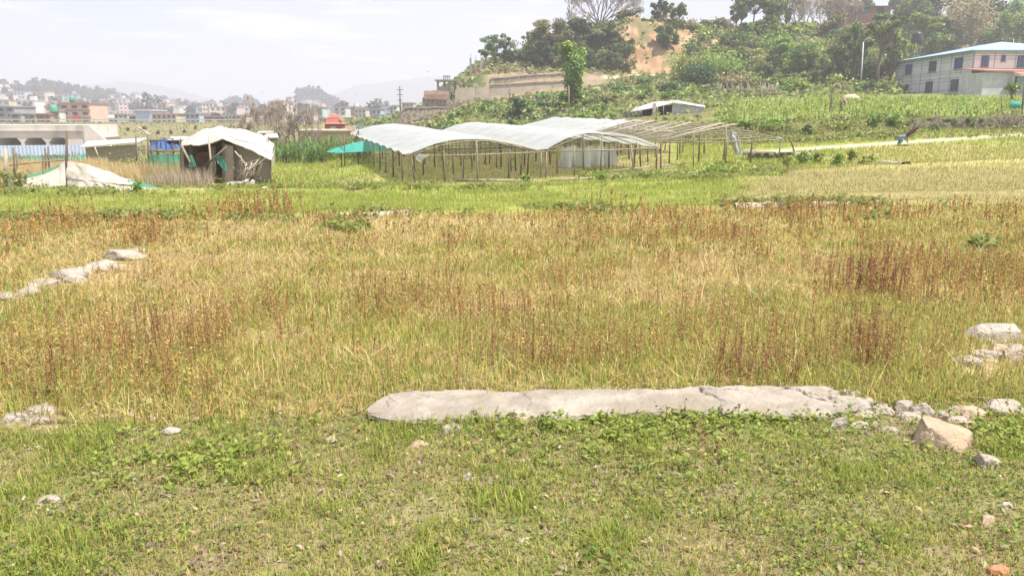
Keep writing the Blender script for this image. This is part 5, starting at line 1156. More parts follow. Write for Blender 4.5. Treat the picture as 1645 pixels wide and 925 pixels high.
def slope_shrubs():
    rng = np.random.default_rng(77)
    Z = [('low leafy shrub on the green slope below the retaining walls', 'shrubs on the slope below the retaining walls', 690, 1100, 66, 128, 95, ('green', 'teal', 'green', 'bright', 'olive'), (14, 30), (7, 13)),
         ('bushy shrub on the scrubby slope below the crest', 'shrubs on the scrubby slope', 1100, 1440, 108, 165, 110, ('green', 'bright', 'olive', 'dark', 'yellow', 'green'), (18, 44), (11, 24)),
         ('shrub under the trees behind the white house', 'shrubs behind the white house', 1440, 1680, 132, 205, 46, ('dark', 'green', 'olive', 'dry'), (22, 46), (14, 24)),
         ('shrub along the hill crest and cliff', 'shrubs along the crest', 800, 1240, 143, 170, 46, ('olive', 'dark', 'green', 'dry'), (12, 30), (8, 16))]
    for lab, grp, a, c, y0, y1, k, pls, ww, hh in Z:
        i = 0
        while i < k:
            px = rng.uniform(a, c); Y = math.sqrt(rng.uniform(y0 * y0, y1 * y1))
            if grp.startswith('shrubs along') and 1000 < px < 1120 and 140 < Y < 156 and rng.random() < .85: continue
            if grp.endswith('retaining walls') and (Y > 126 or (px > 770 and px < 965 and Y > 112) or (px < 800 and Y > 100 + (px - 690) * .2)) : Y = rng.uniform(66, 104)
            if abs(px - 1072) < 90 and 60 < Y < 98: continue
            i += 1
            pl = pls[rng.integers(len(pls))]
            adj = {'green': 'mid green', 'teal': 'bluish green', 'bright': 'bright green', 'olive': 'olive', 'dark': 'dark green', 'yellow': 'yellow green', 'dry': 'dry brown'}[pl]
            bush(adj + ' ' + lab, px, Y, rng.uniform(*ww) * 1.2, rng.uniform(*hh) * 1.15, pl, int(rng.integers(260, 460)), 500 + i, grp + ', ' + adj)
    # undergrowth that nobody could count
    so = Soup(); n = 90000; Y = np.sqrt(rng.uniform(62 ** 2, 215 ** 2, n)); px = rng.uniform(560, 1750, n); x = (px - PW / 2) / FPX * Y * 1.01
    z = zg(x, Y); qx, qy = project(x, Y, z); n1 = fbm(x / 3, Y / 3, 201, 4); n3 = fbm(x / 11, Y / 11, 203, 3)
    bare = (sst(990, 1010, px) * (1 - sst(1105, 1125, px)) * sst(134, 136, Y) * (1 - sst(156, 160, Y)))
    corn = (px > 1170) & (Y < 104); wall = (px > 780) & (px < 970) & (Y > 122) & (Y < 138.6); lowl = (z < .3) & (px < 700)
    lowl = lowl | ((px > 985) & (px < 1150) & (Y > 69) & (Y < 81) & (rng.random(n) < .8)); hs = (px > 1425) & (Y > 96) & (Y < 128) & (px < 1700)
    k = (rng.random(n) < np.clip(.3 + 1.8 * (n1 - .34), 0, 1) * (1 - .9 * bare)) & ~corn & ~wall & ~lowl & ~hs
    P = np.stack([x, Y, z + np.abs(rng.normal(0, .35, n))], 1)[k]; m = len(P)
    dry = sst(.42, .62, n3[k])[:, None]
    C = pal(rng, m, ((.17,.25,.055), (.24,.30,.07), (.12,.19,.05), (.28,.31,.085))) * (1 - dry) + pal(rng, m, ((.26,.25,.10), (.32,.28,.14), (.20,.23,.075))) * dry
    V, F, C = leaves(rng, P, Y[k] * .0040 * rng.uniform(.6, 1.3, m), C, .15, 1.7); so.add(V, F, C)
    tag(so.build('hillside_undergrowth', TREE), 'low scrub and weeds covering the slopes of the hill', kind='stuff')
slope_shrubs()

def crops():
    rng = np.random.default_rng(78)
    def maize(label, a, c, y0, y1, dens, h, cols, cond=None):
        n = int(dens * (y1 * y1 - y0 * y0) / 2 * (c - a) / FPX); Y = np.sqrt(rng.uniform(y0 * y0, y1 * y1, n)); px = rng.uniform(a, c, n); x = (px - PW / 2) / FPX * Y
        k = np.ones(n, bool) if cond is None else cond(px, Y, x)
        k &= rng.random(n) < np.clip(.3 + 1.4 * (fbm(x / 4, Y / 4, 301, 3) - .25), 0, 1)
        x, Y = x[k], Y[k]; n = len(x); P = np.stack([x, Y, zg(x, Y)], 1); so = Soup(); hv = h * rng.uniform(.6, 1.2, n)
        C = pal(rng, n, cols); V, F, Cc = blades(P, hv, np.full(n, .05), rng.uniform(0, 6, n), np.abs(rng.normal(0, .06, n)), np.zeros(n), C); so.add(V, F, Cc)
        nb = 7; Q = np.repeat(P, nb, 0); hh = np.repeat(hv, nb) * rng.uniform(.2, .95, n * nb); Q[:, 2] += hh; C = np.repeat(C, nb, 0) * (1 + .15 * rng.normal(size=(n * nb, 1)))
        V, F, Cc = blades(Q, np.repeat(hv, nb) * .5 * rng.uniform(.7, 1.2, n * nb), np.full(n * nb, .085), rng.uniform(0, 6.28, n * nb), rng.normal(.75, .2, n * nb), rng.normal(.8, .25, n * nb), np.clip(C, .01, .7)); so.add(V, F, Cc)
        tag(so.build('maize_field', LEAF), label, kind='stuff')
    CG = ((.26,.35,.07), (.33,.40,.085), (.20,.29,.06), (.38,.40,.12))
    maize('bright green young maize covering the right terrace', 1085, 2050, 60.4, 96, 3.8, .58, CG, lambda px, Y, x: (px > 1128 + 34 * (fbm(Y / 3., px / 30., 5, 3)) - (Y - 60) * .2) & ~((np.abs(px - 1072) < 75) & (Y > 76) & (Y < 100)))
    maize('taller maize growing around the white panelled house', 1330, 1720, 96, 103.5, 3.2, .6, CG, lambda px, Y, x: px < 1660)
    maize('dark green maize patch before the cream wall', 440, 606, 50, 60, 5.0, 1.25, ((.13,.21,.06), (.17,.25,.07), (.10,.17,.05)))
    # ripe wheat behind the net fence
    so = Soup(); n = 36000; Y = np.sqrt(rng.uniform(30.5 ** 2, 46 ** 2, n)); px = rng.uniform(-120, 300, n); x = (px - PW / 2) / FPX * Y
    k = ~((px > 235 - (Y - 30) * 1.0) & (Y < 39)) & ~((px > 180) & (px < 250) & (Y > 40.5)); x, Y = x[k], Y[k]; n = len(x); P = np.stack([x, Y, zg(x, Y)], 1)
    V, F, C = blades(P, .72 * rng.uniform(.7, 1.15, n), np.full(n, .016), rng.uniform(0, 6.28, n), np.abs(rng.normal(0, .16, n)), rng.normal(.3, .3, n), pal(rng, n, ((.42,.34,.17), (.48,.37,.18), (.36,.30,.13))), pal(rng, n, ((.62,.47,.24), (.66,.54,.31), (.56,.41,.19)))); so.add(V, F, C)
    tag(so.build('ripe_wheat', DRY), 'pale golden ripe wheat behind the net fence', kind='stuff')
    so = Soup(); n = 2600; px = rng.normal(300, 40, n); Y = rng.uniform(29.5, 33, n); x = (px - PW / 2) / FPX * Y; k = (px < 345) & (px > 235); x, Y = x[k], Y[k]; n = len(x); P = np.stack([x, Y, zg(x, Y)], 1)
    V, F, C = blades(P, .7 * rng.uniform(.5, 1.3, n), np.full(n, .013), rng.uniform(0, 6.28, n), np.abs(rng.normal(0, .35, n)), rng.normal(.3, .4, n), pal(rng, n, ((.42,.34,.24), (.50,.42,.31), (.36,.28,.2)))); so.add(V, F, C)
    tag(so.build('dead_tall_grass', DRY), 'dead brown tall grass around the front of the tarpaulin hut', kind='stuff')
crops()

# ------------------------------------------------------------------ banana plants, sticks, poles
def banana(label, px, Y, top, pl, dead=False, seed=0):
    rng = np.random.default_rng(seed); p = on(px, Y); H = at(px, top, Y)[2] - p[2]; r = empty('banana_plant', p, label, 'banana plant')
    b = MB(); b.tube([p - (0, 0, .1), p + (.05, 0, H * .3), p + (.0, 0, H * .62)], [.17, .14, .10], 7); b.build('stem', M['bamboo'] if dead else mat('banana_stem', (.28,.30,.10), (.22,.2,.09)), r)
    so = Soup()
    for i in range(7):
        az = rng.uniform(0, 6.28); l = H * rng.uniform(.35, .6); dr = np.array((math.cos(az), math.sin(az))); lean = rng.uniform(.15, .8) if not dead else rng.uniform(.4, 1.6); V = []; k = 7
        for j in range(k):
            f = j / (k - 1); th = lean + f * (1.2 if not dead else 2.2) * .5; c_ = p + np.array((0, 0, H * .6)) + np.array((*(dr * l * f * math.sin(th)), l * f * math.cos(th))); wv = .24 * math.sin(math.pi * (.08 + .9 * f)) * (.5 if dead else 1); sd = np.array((-dr[1], dr[0], 0)) * wv; V += [c_ - sd, c_ + sd]
        F = np.array([(2 * j, 2 * j + 1, 2 * j + 3, 2 * j + 2) for j in range(k - 1)]); so.add(np.array(V), F, np.repeat(pal(rng, 1, ((.30,.34,.09), (.25,.31,.08)) if not dead else ((.30,.27,.11), (.36,.28,.16), (.28,.31,.1))), 2 * k, 0))
    so.build('leaf_crown', LEAF, r)
banana('withered banana plant with a bare brown stem in the right field', 1334, 70, 118, 'dry', True, 3); banana('small leaning withered banana plant right of the bare brown stem', 1350, 71, 148, 'dry', True, 5)
banana('yellow green banana plant behind the greenhouses', 907, 82, 160, 'yellow', False, 6); banana('small banana plant left of the lone tall tree', 893, 85, 172, 'yellow', False, 9)
M['pole_grey'] = mat('galvanised_pole', (.52,.52,.50), (.42,.42,.41), scale=3, rough=.5); M['pole_dark'] = mat('dark_pole', (.12,.11,.11), (.08,.08,.08))
def lamp_post():
    p = on(1382, 118); r = empty('lamp_post', p, 'pale grey metal lamp post left of the white panelled house', 'lamp post'); t = at(1387, 68, 118)
    b = MB(); b.tube([p - (0, 0, .2), t], [.13, .08], 8); b.build('pole', M['pole_grey'], r); b = MB(); b.tube([t, t + (.5, 0, .5)], .04, 5); b.build('bracket', M['pole_grey'], r); b = MB(); b.box(t + (.65, 0, .55), (.45, .18, .10)); b.build('lamp_head', M['pole_grey'], r)
lamp_post()
for lab, px, Y, top, rr, mk in (('thin dark utility pole before the retaining wall', 818, 108, 131, .06, 'pole_dark'), ('pale bamboo pole in front of the lone tall tree', 914, 86, 138, .06, 'bamboo_pale'), ('short thin pole right of the banana plants', 974, 84, 168, .05, 'pole_dark'),
                                ('stick pole at the right of the lone tall tree', 937, 84, 172, .05, 'bamboo'), ('slim bamboo pole in the scrub behind the shed', 1168, 112, 134, .06, 'bamboo_pale'), ('dark brown post leaning at the right edge of the maize', 1641, 61.5, 128, .07, 'post_dark'), ('short dark stake left of the young tree at the right', 1611, 61.5, 154, .05, 'post_dark'), ('white pole above the right end of the blue roof', 1628, 150, 62, .08, 'pole_grey')):
    p = on(px, Y); t = at(px + (6 if px == 1641 else -3 if px == 1611 else 0), top, Y); b = MB(); b.tube([p - (0, 0, .1), t], [rr, rr * .7], 6); tag(b.build('pole', M[mk], origin=p), lab, 'pole')
def pylon():
    p = on(644, 240); t = at(642, 139, 240); r = empty('utility_pole', p, 'distant dark utility pole left of the stone platform', 'utility pole'); b = MB(); b.tube([p, t], [.35, .2], 6); b.build('pole', M['pole_dark'], r)
    for dz in (1.0, 2.4, 4.0): b = MB(); b.box(t + (0, 0, -dz), (2.2 - dz * .2, .2, .2)); b.build('crossarm', M['pole_dark'], r)
pylon()
def stick_fence():
    rng = np.random.default_rng(4); r = empty('stick_fence', on(1195, 108), 'rough brown stick fence behind the shed at the top of the maize', 'fence')
    b = MB()
    for k in range(70):
        px = rng.uniform(1150, 1252); p = on(px, 108 + rng.normal(0, .4)); b.tube([p - (0, 0, .1), p + (rng.normal(0, .15), 0, rng.uniform(.9, 1.9))], .04, 4)
    b.build('stick_panel', M['bamboo'], r)
    for z in (.5, 1.1): b = MB(); b.tube([on(px, 107.8) + (0, 0, z) for px in (1150, 1200, 1252)], .045, 5); b.build('rail', M['bamboo'], r)
stick_fence()
def brush_pile():
    rng = np.random.default_rng(9); p = on(1620, 58.6); b = MB()
    for k in range(110):
        a = p + rng.normal(size=3) * (.55, .35, .28) + (0, 0, .55); d = rng.normal(size=3) * .55; b.tube([a, a + d * .5 + rng.normal(size=3) * .05, a + d], .016, 4, cap=False)
    tag(b.build('brush_pile', M['bamboo'], origin=p), 'heap of dry brown branches at the right end of the terrace wall', 'brush pile')
brush_pile()
def bundle():
    p = at(1631, 173, 63); b = MB(); th, ph = np.meshgrid(np.linspace(0, 2 * np.pi, 20), np.linspace(0, np.pi, 10)); G = np.stack([.55 * np.cos(ph), .3 * np.sin(ph) * np.cos(th), .28 * np.sin(ph) * np.sin(th)], -1)
    G = G * (1 + .4 * (fbm(th * 1.5, ph * 2, 3, 3) - .5))[..., None]; G[:, -1] = G[:, 0]; b.grid(G + np.array((p[0], p[1], g(p[0], p[1]) + .75))); tag(b.build('net_bundle', M['net_teal'], origin=p), 'rolled green net bundle lying by the leaning brown post', 'net bundle')
    p = on(1366, 88); G2 = np.stack([1.0 * np.cos(th) * np.sin(ph), .7 * np.sin(th) * np.sin(ph), .8 * np.cos(ph)], -1) * (1 + .5 * (fbm(th * 1.3, ph * 2, 8, 3) - .5))[..., None]; G2[:, -1] = G2[:, 0]; b = MB(); b.grid(G2 * (1, 1, .75) + p + (0, 0, .25)); tag(b.build('straw_heap', mat('pinkish_straw', (.52,.40,.30), (.42,.32,.24), scale=4, bump=.5), origin=p), 'pinkish heap behind the withered banana plant', 'heap')
bundle()

# ------------------------------------------------------------------ path, kerbs and terrace wall on the right
M['path'] = mat('pale_dirt_path', (.43,.375,.29), (.35,.30,.225), scale=1.5, bump=.3, bscale=8, rough=.95)
M['stonewall'] = mat('dark_terrace_stone', (.135,.112,.078), (.075,.064,.045), scale=3.5, bump=1.0, bscale=6, rough=.95, stain=(.13,.15,.05), sscale=.9, lo=.42, hi=.58)
def path_strip():
    C = [(1196, 247.5), (1250, 242.5), (1330, 237), (1400, 232.5), (1480, 227), (1560, 222), (1645, 217), (1760, 211)]
    cx = np.linspace(1196, 1760, 70); cy = np.interp(cx, [c[0] for c in C], [c[1] for c in C]); P = np.array([hit(a, b_) for a, b_ in zip(cx, cy)]); n = len(P)
    T = np.gradient(P[:, :2], axis=0); T /= np.linalg.norm(T, axis=1)[:, None]; N2 = np.stack([-T[:, 1], T[:, 0]], 1); G = np.zeros((n, 5, 3))
    for j, o_ in enumerate(np.linspace(-.6, .6, 5)):
        q = P[:, :2] + N2 * (o_ + .35 * (fbm(np.arange(n) / 2., np.full(n, j * 1.), 6, 2) - .5)[:, None]); G[:, j, :2] = q; G[:, j, 2] = zg(q[:, 0], q[:, 1]) + (.05 if 0 < j < 4 else -.02)
    b = MB(); b.grid(G); o = b.build('path', M['path']); tag(o, kind='structure')
path_strip()
def kerb(label, a, c, w=.5, h=.12, drop=.1):
    A, B = hit(*a), hit(*c); d = (B - A)[:2]; d /= np.linalg.norm(d); nn = np.array((-d[1], d[0])); k = 26; G = []
    for i in range(k):
        p = A + (B - A) * i / (k - 1); z = g(p[0], p[1]) + h; row = []
        for o_, dz in ((-w / 2 - .03, -drop), (-w / 2, 0), (0, .02), (w / 2, 0), (w / 2 + .03, -.1)): row.append((p[0] + nn[0] * o_, p[1] + nn[1] * o_, z + dz + .03 * (fbm(np.array([i / 2.]), np.array([o_ * 3]), 4, 2)[0] - .5)))
        G.append(row)
    b = MB(); b.grid(np.array(G)); tag(b.build('kerb', M['path'], origin=A), label, 'kerb')
kerb('pale concrete edge running from the bare greenhouse to the right', (1198, 250), (1318, 258), .45, .32, .4); kerb('short pale concrete edge between the bushes', (1328, 258), (1352, 259.5), .4, .12); kerb('isolated pale concrete strip in the tan field', (1418, 262), (1456, 264), .4, .10)
kerb('worn pale bund edge below the tan field', (1180, 333), (1420, 329), .16, .09)
kerb('worn mud edge between the green strip and the dry weeds', (545, 350), (660, 345), .16, .10)
def terrace_wall():
    P = [on(px, 59.9) for px in np.linspace(1452, 1900, 90)]; G = []
    for i, p in enumerate(P):
        row = []
        for f in np.linspace(0, 1, 6): row.append((p[0], 59.1 + .35 * f + .6 * (fbm(np.array([i / 1.1]), np.array([f * 4]), 5, 3)[0] - .5), .62 + f * 1.2 * min(1, .55 + i / 12) + (.45 * f) * (fbm(np.array([i / 1.6]), np.array([0.]), 9, 3)[0] - .6)))
        row.append((p[0], 60.2, row[-1][2] - .02)); G.append(row)
    b = MB(); b.grid(np.array(G), smooth=False); tag(b.build('terrace_wall', M['stonewall'], origin=P[0]), 'dark mossy stone wall holding up the maize terrace on the right', 'wall')
    A, B = on(1196, 41), on(1270, 40.6); G = []
    for i in range(24):
        p = A + (B - A) * i / 23; G.append([(p[0], p[1] - .3 - .5 * fbm(np.array([i / 1.2]), np.array([f * 5]), 3, 3)[0], p[2] - .15 + .5 * f) for f in np.linspace(0, 1, 5)] + [(p[0], p[1] + .2, p[2] + .33)])
    b = MB(); b.grid(np.array(G), smooth=False); tag(b.build('stone_bank', M['stonewall'], origin=A), 'low dark stone bank under the pale edge by the bare greenhouse', 'wall')
terrace_wall()
# ------------------------------------------------------------------ white panelled house on the right
M['clad'] = mat('white_cladding', (.70,.70,.685), (.64,.64,.63), scale=.6, rough=.5); M['batten'] = mat('grey_batten', (.27,.28,.29), (.22,.23,.24)); M['roof_blue'] = mat('light_blue_metal_roof', (.30,.41,.57), (.25,.36,.51), scale=.7, rough=.45)
M['eave_green'] = mat('green_eave', (.10,.25,.20), (.08,.2,.16)); M['glass_blue'] = mat('blue_dark_glass', (.03,.05,.11), (.05,.08,.2), scale=1.5, rough=.15, spec=.6); M['frame_dark'] = mat('dark_frame', (.08,.08,.09), (.06,.06,.07))
M['block'] = brick_mat('grey_block_wall', (.58,.59,.59), (.50,.51,.51), (.40,.41,.41), .4, .2, .02, noise=.2); M['gate'] = mat('grey_metal_gate', (.30,.33,.35), (.26,.28,.30), rough=.5); M['roof_red'] = mat('red_metal_roof', (.48,.20,.15), (.40,.17,.13), rough=.5); M['plinth'] = mat('dark_plinth', (.16,.15,.14), (.11,.10,.09), bump=.5)
def white_house():
    c = at(1558, 151, 105); x0, y0, zb = c[0], 105.0, c[2]; zt = at(1558, 81, 105)[2]; L_, W_ = 21.0, 16.0; h = zt - zb
    r = empty('panelled_house', (x0, y0, zb), 'two storey white panelled house with a light blue hipped roof', 'house')
    b = MB(); b.box((x0 + W_ / 2, y0 + L_ / 2, zb + h / 2), (W_, L_, h)); b.build('wall', M['clad'], r)
    b = MB(); b.box((x0 + W_ / 2, y0 + L_ / 2, zb - .5), (W_ + .2, L_ + .2, 1.0)); b.build('plinth', M['plinth'], r)
    o = .5; e = zt; ap = 1.75; E = [(x0 - o, y0 - o, e), (x0 + W_ + o, y0 - o, e), (x0 + W_ + o, y0 + L_ + o, e), (x0 - o, y0 + L_ + o, e)]; R0, R1 = (x0 + W_ / 2, y0 + 8, e + ap), (x0 + W_ / 2, y0 + L_ - 8, e + ap)
    b = MB(); b.add(E + [R0, R1], [(0, 1, 4), (1, 2, 5, 4), (2, 3, 5), (3, 0, 4, 5), (3, 2, 1, 0)]); b.build('roof', M['roof_blue'], r)
    b = MB()
    for (p, q) in ((E[0], E[1]), (E[3], E[0])):
        d = np.array(q) - np.array(p); mid = (np.array(p) + np.array(q)) / 2; b.box(mid + (0, 0, -.10), (abs(d[0]) + .1 if abs(d[0]) > 1 else .08, abs(d[1]) + .1 if abs(d[1]) > 1 else .08, .2))
    b.build('eave', M['eave_green'], r)
    b = MB(); hz = [.12, .33, .41, .52, .58, .80, .87, .93]
    for f in hz: b.box((x0 - .02, y0 + L_ / 2, zb + h * f), (.04, L_, .045)); b.box((x0 + W_ / 2, y0 - .02, zb + h * f), (W_, .04, .045))
    for k in range(1, 8): b.box((x0 - .025, y0 + L_ * k / 8, zb + h / 2), (.04, .05, h))
    for k in range(1, 6): b.box((x0 + W_ * k / 6, y0 - .025, zb + h / 2), (.05, .04, h))
    b.box((x0 - .02, y0 - .02, zb + h / 2), (.12, .12, h)); b.build('battens', M['batten'], r)
    def win(side, f, z0, z1, w, blue):
        zc, zh = zb + h * (z0 + z1) / 2, h * (z1 - z0); pos = (x0 - .06, y0 + L_ * f, zc) if side == 0 else (x0 + W_ * f, y0 - .06, zc); dm = (.08, w, zh) if side == 0 else (w, .08, zh)
        b = MB(); b.box(pos, dm); wo = b.build('window', M['frame_dark'], r, origin=pos); b = MB(); b.box(np.array(pos) + ((-.06, 0, -zh / 2 - .05) if side == 0 else (0, -.06, -zh / 2 - .05)), (.2, w + .2, .08) if side == 0 else (w + .2, .2, .08)); b.build('sill', M['batten'], wo)
        off = np.array((-.05, 0, 0)) if side == 0 else np.array((0, -.05, 0)); b = MB(); s_ = -1
        for half in (-.24, .24):
            q = np.array(pos) + off + (np.array((0, half * w, 0)) if side == 0 else np.array((half * w, 0, 0))); b.box(q, (.02, w * .4, zh * .88) if side == 0 else (w * .4, .02, zh * .88))
        b.build('pane', M['glass_blue'] if not blue else mat('blue_pane', (.05,.10,.32), (.04,.07,.2), rough=.2), wo)
    # along the left facade: f from the near corner to the far end
    def fy(px):                                   # distance fraction at which the facade shows in a photo column
        lo, hi_ = 0.0, 1.0
        for _ in range(40):
            m_ = (lo + hi_) / 2; q = project(np.array([x0]), np.array([y0 + L_ * m_]), np.array([zb + h * .5]))[0][0]
            if q > px: lo = m_
            else: hi_ = m_
        return lo
    for px, bl in ((1458.5, True), (1497, False), (1538.5, True)): win(0, fy(px), .62, .88, 1.9, bl)
    win(0, fy(1456.5), .20, .34, 1.9, False); win(0, fy(1494.5), .10, .37, 1.9, False); win(0, fy(1535.5), .10, .37, 1.8, False)
    for px, z0, z1, w in ((1582, .62, .88, .95), (1611, .75, .89, .5), (1640, .60, .88, .95), (1575.5, .10, .36, .25)):
        win(1, (at(px, 100, 105)[0] - x0) / W_, z0, z1, w, False)
    # block annex with red roof
    Ya = 99.5; a = at(1576, 152, Ya); t = at(1576, 116.5, Ya)[2]; x1 = at(1626.5, 120, Ya)[0]; zb2 = a[2] - .6
    r2 = empty('block_annex', (a[0], Ya, zb2), 'low grey block annex with a thin red roof beside the white house', 'outbuilding')
    b = MB(); b.box(((a[0] + x1) / 2, Ya + 2.6, (zb2 + t) / 2), (x1 - a[0], 5.2, t - zb2)); b.build('wall', M['block'], r2)
    b = MB(); b.slab([(a[0] - .1, Ya - .4, t + .25), (x1 + 3.4, Ya - .4, t + .15), (x1 + 3.4, Ya + 5.4, t + .7), (a[0] - .1, Ya + 5.4, t + .8)], .14); b.build('roof', M['roof_red'], r2)
    Yg = 98.8; b = MB(); gx0 = at(1627, 150, Yg)[0]; gt = at(1627, 122.5, Yg)[2]; b.box((gx0 + 2.4, Yg, (zb2 + gt) / 2), (4.8, .15, gt - zb2))
    r3 = empty('metal_gate', (gx0, Yg, zb2), 'grey sheet metal gate at the right edge under a red strip roof', 'gate'); b.build('sheet', M['gate'], r3); b = MB(); b.box((gx0 + .08, Yg - .12, (zb2 + gt) / 2), (.2, .2, gt - zb2)); b.build('post', M['frame_dark'], r3); b = MB(); b.slab([(gx0 - .1, Yg - 1.0, gt + .22), (gx0 + 5, Yg - 1.0, gt + .1), (gx0 + 5, Yg + .3, gt + .45), (gx0 - .1, Yg + .3, gt + .5)], .12); b.build('canopy', M['roof_red'], r3)
white_house()
def water_tank():
    Y = 140; p = on(1465, Y); zb_ = at(1465, 68.5, Y)[2]; zt = at(1465, 51, Y)[2]; r = empty('water_tank', p, 'black plastic water tank on a thin stand above the white house', 'water tank'); H = zt - zb_; R_ = H * .48
    b = MB(); b.lathe((p[0], Y, zb_), [(R_, 0), (R_ * 1.03, H * .1), (R_, H * .2), (R_ * 1.03, H * .4), (R_, H * .5), (R_ * 1.03, H * .7), (R_ * .95, H * .85), (R_ * .5, H * .95), (R_ * .35, H)], 18); b.build('tank', mat('black_plastic_tank', (.025,.025,.03), (.04,.04,.045), rough=.4), r)
    for sx in (-1, 1):
        for sy in (-1, 1): b = MB(); b.tube([(p[0] + sx * R_ * .6, Y + sy * R_ * .6, p[2] - 1.5), (p[0] + sx * R_ * .6, Y + sy * R_ * .6, zb_)], .07, 5); b.build('leg', M['pole_dark'], r)
    b = MB(); b.box((p[0], Y, zb_ - .06), (R_ * 1.7, R_ * 1.7, .1)); b.build('platform', M['pole_dark'], r)
water_tank()
M['brick'] = brick_mat('red_brick', (.36,.15,.10), (.30,.125,.085), (.32,.26,.21), .5, .18, .02, noise=.35); M['brick_dim'] = brick_mat('dull_brick', (.37,.22,.15), (.31,.18,.13), (.33,.28,.22), .5, .2, .03, noise=.35)
M['rubble'] = mat('grey_rubble_masonry', (.40,.325,.25), (.20,.16,.12), scale=2.2, bump=1.0, bscale=2.4, rough=.95, stain=(.19,.18,.12), sscale=.5, lo=.42, hi=.58); M['cement'] = mat('grey_cement_wall', (.47,.39,.305), (.37,.305,.24), scale=.8, rough=.95, stain=(.27,.24,.18), sscale=.35); M['conc'] = mat('grey_concrete', (.33,.32,.30), (.26,.25,.24), scale=1, rough=.9)
def brick_house():
    Y = 182; p = at(1358, 30, Y); q = at(1430, 28, Y); zt0, zt1 = at(1358, 11, Y)[2], at(1430, 7, Y)[2]; zb_ = p[2] - 2
    r = empty('brick_house', (p[0], Y, zb_), 'red brick house half hidden by trees near the top of the hill', 'house'); b = MB(); b.box(((p[0] + q[0]) / 2, Y + 4, (zb_ + zt0) / 2), (q[0] - p[0], 8, zt0 - zb_)); b.build('wall', M['brick'], r)
    b = MB(); b.slab([(p[0] - .6, Y - .7, zt0 + .1), (q[0] + .5, Y - .7, zt0 + .1), (q[0] + .5, Y + 9, zt0 + 1.4), (p[0] - .6, Y + 9, zt0 + 1.4)], .2); b.build('roof', M['pole_dark'], r)
    for px, mk in ((1389, 'glass_blue'), (1414, 'frame_dark')):
        c = at(px, 17, Y - .05); b = MB(); b.box(c, (1.5, .1, 1.1)); b.build('window', M[mk], r)
    b = MB(); c = at(1376.5, 20, Y - .1); b.box(c, (.3, .2, 3.5)); b.build('pilaster', M['conc'], r)
brick_house()
def pink_house():
    Y = 170; p = at(1161, 62, Y); q = at(1177, 60, Y); zt = at(1161, 40, Y)[2]; zm = at(1161, 48, Y)[2]; r = empty('crest_house', (p[0], Y, p[2] - 1), 'small pinkish house with dark windows on the hill crest', 'house')
    b = MB(); b.box(((p[0] + q[0]) / 2, Y + 2, (p[2] - 1 + zt) / 2), (q[0] - p[0], 4, zt - p[2] + 1)); b.build('wall', mat('pinkish_render', (.50,.40,.36), (.42,.34,.31)), r)
    for f in (.2, .5, .8): b = MB(); b.box((p[0] + (q[0] - p[0]) * f, Y - .04, (zt + zm) / 2 - .1), ((q[0] - p[0]) * .24, .1, (zt - zm) * .8)); b.build('window', M['glass_blue'], r)
    b = MB(); b.box(((p[0] + q[0]) / 2, Y + 2, zt + .12), (q[0] - p[0] + .5, 4.5, .2)); b.build('roof', M['conc'], r); b = MB(); b.box((q[0] - .6, Y + 2, zt + .7), (1.0, 1.2, 1.1)); b.build('stair_head', M['brick_dim'], r)
    Y = 168; p = at(1121, 58, Y); q = at(1159, 59, Y); r = empty('garden_wall', (p[0], Y, p[2] - .5), 'low broken wall with a white sheet left of the pinkish house', 'wall'); b = MB(); b.box(((p[0] + q[0]) / 2, Y, p[2] + .1), (q[0] - p[0], .3, 1.3)); b.build('wall', M['brick_dim'], r); b = MB(); b.box(at(1141, 55.5, Y - .3), (.9, .05, .9)); b.build('white_sheet', M['tarp'], r); b = MB(); b.slab([at(1118, 51, Y), at(1160, 50, Y), at(1160, 49, Y + 2), at(1118, 50, Y + 2)], .12); b.build('roof_sheet', M['pole_dark'], r)
pink_house()
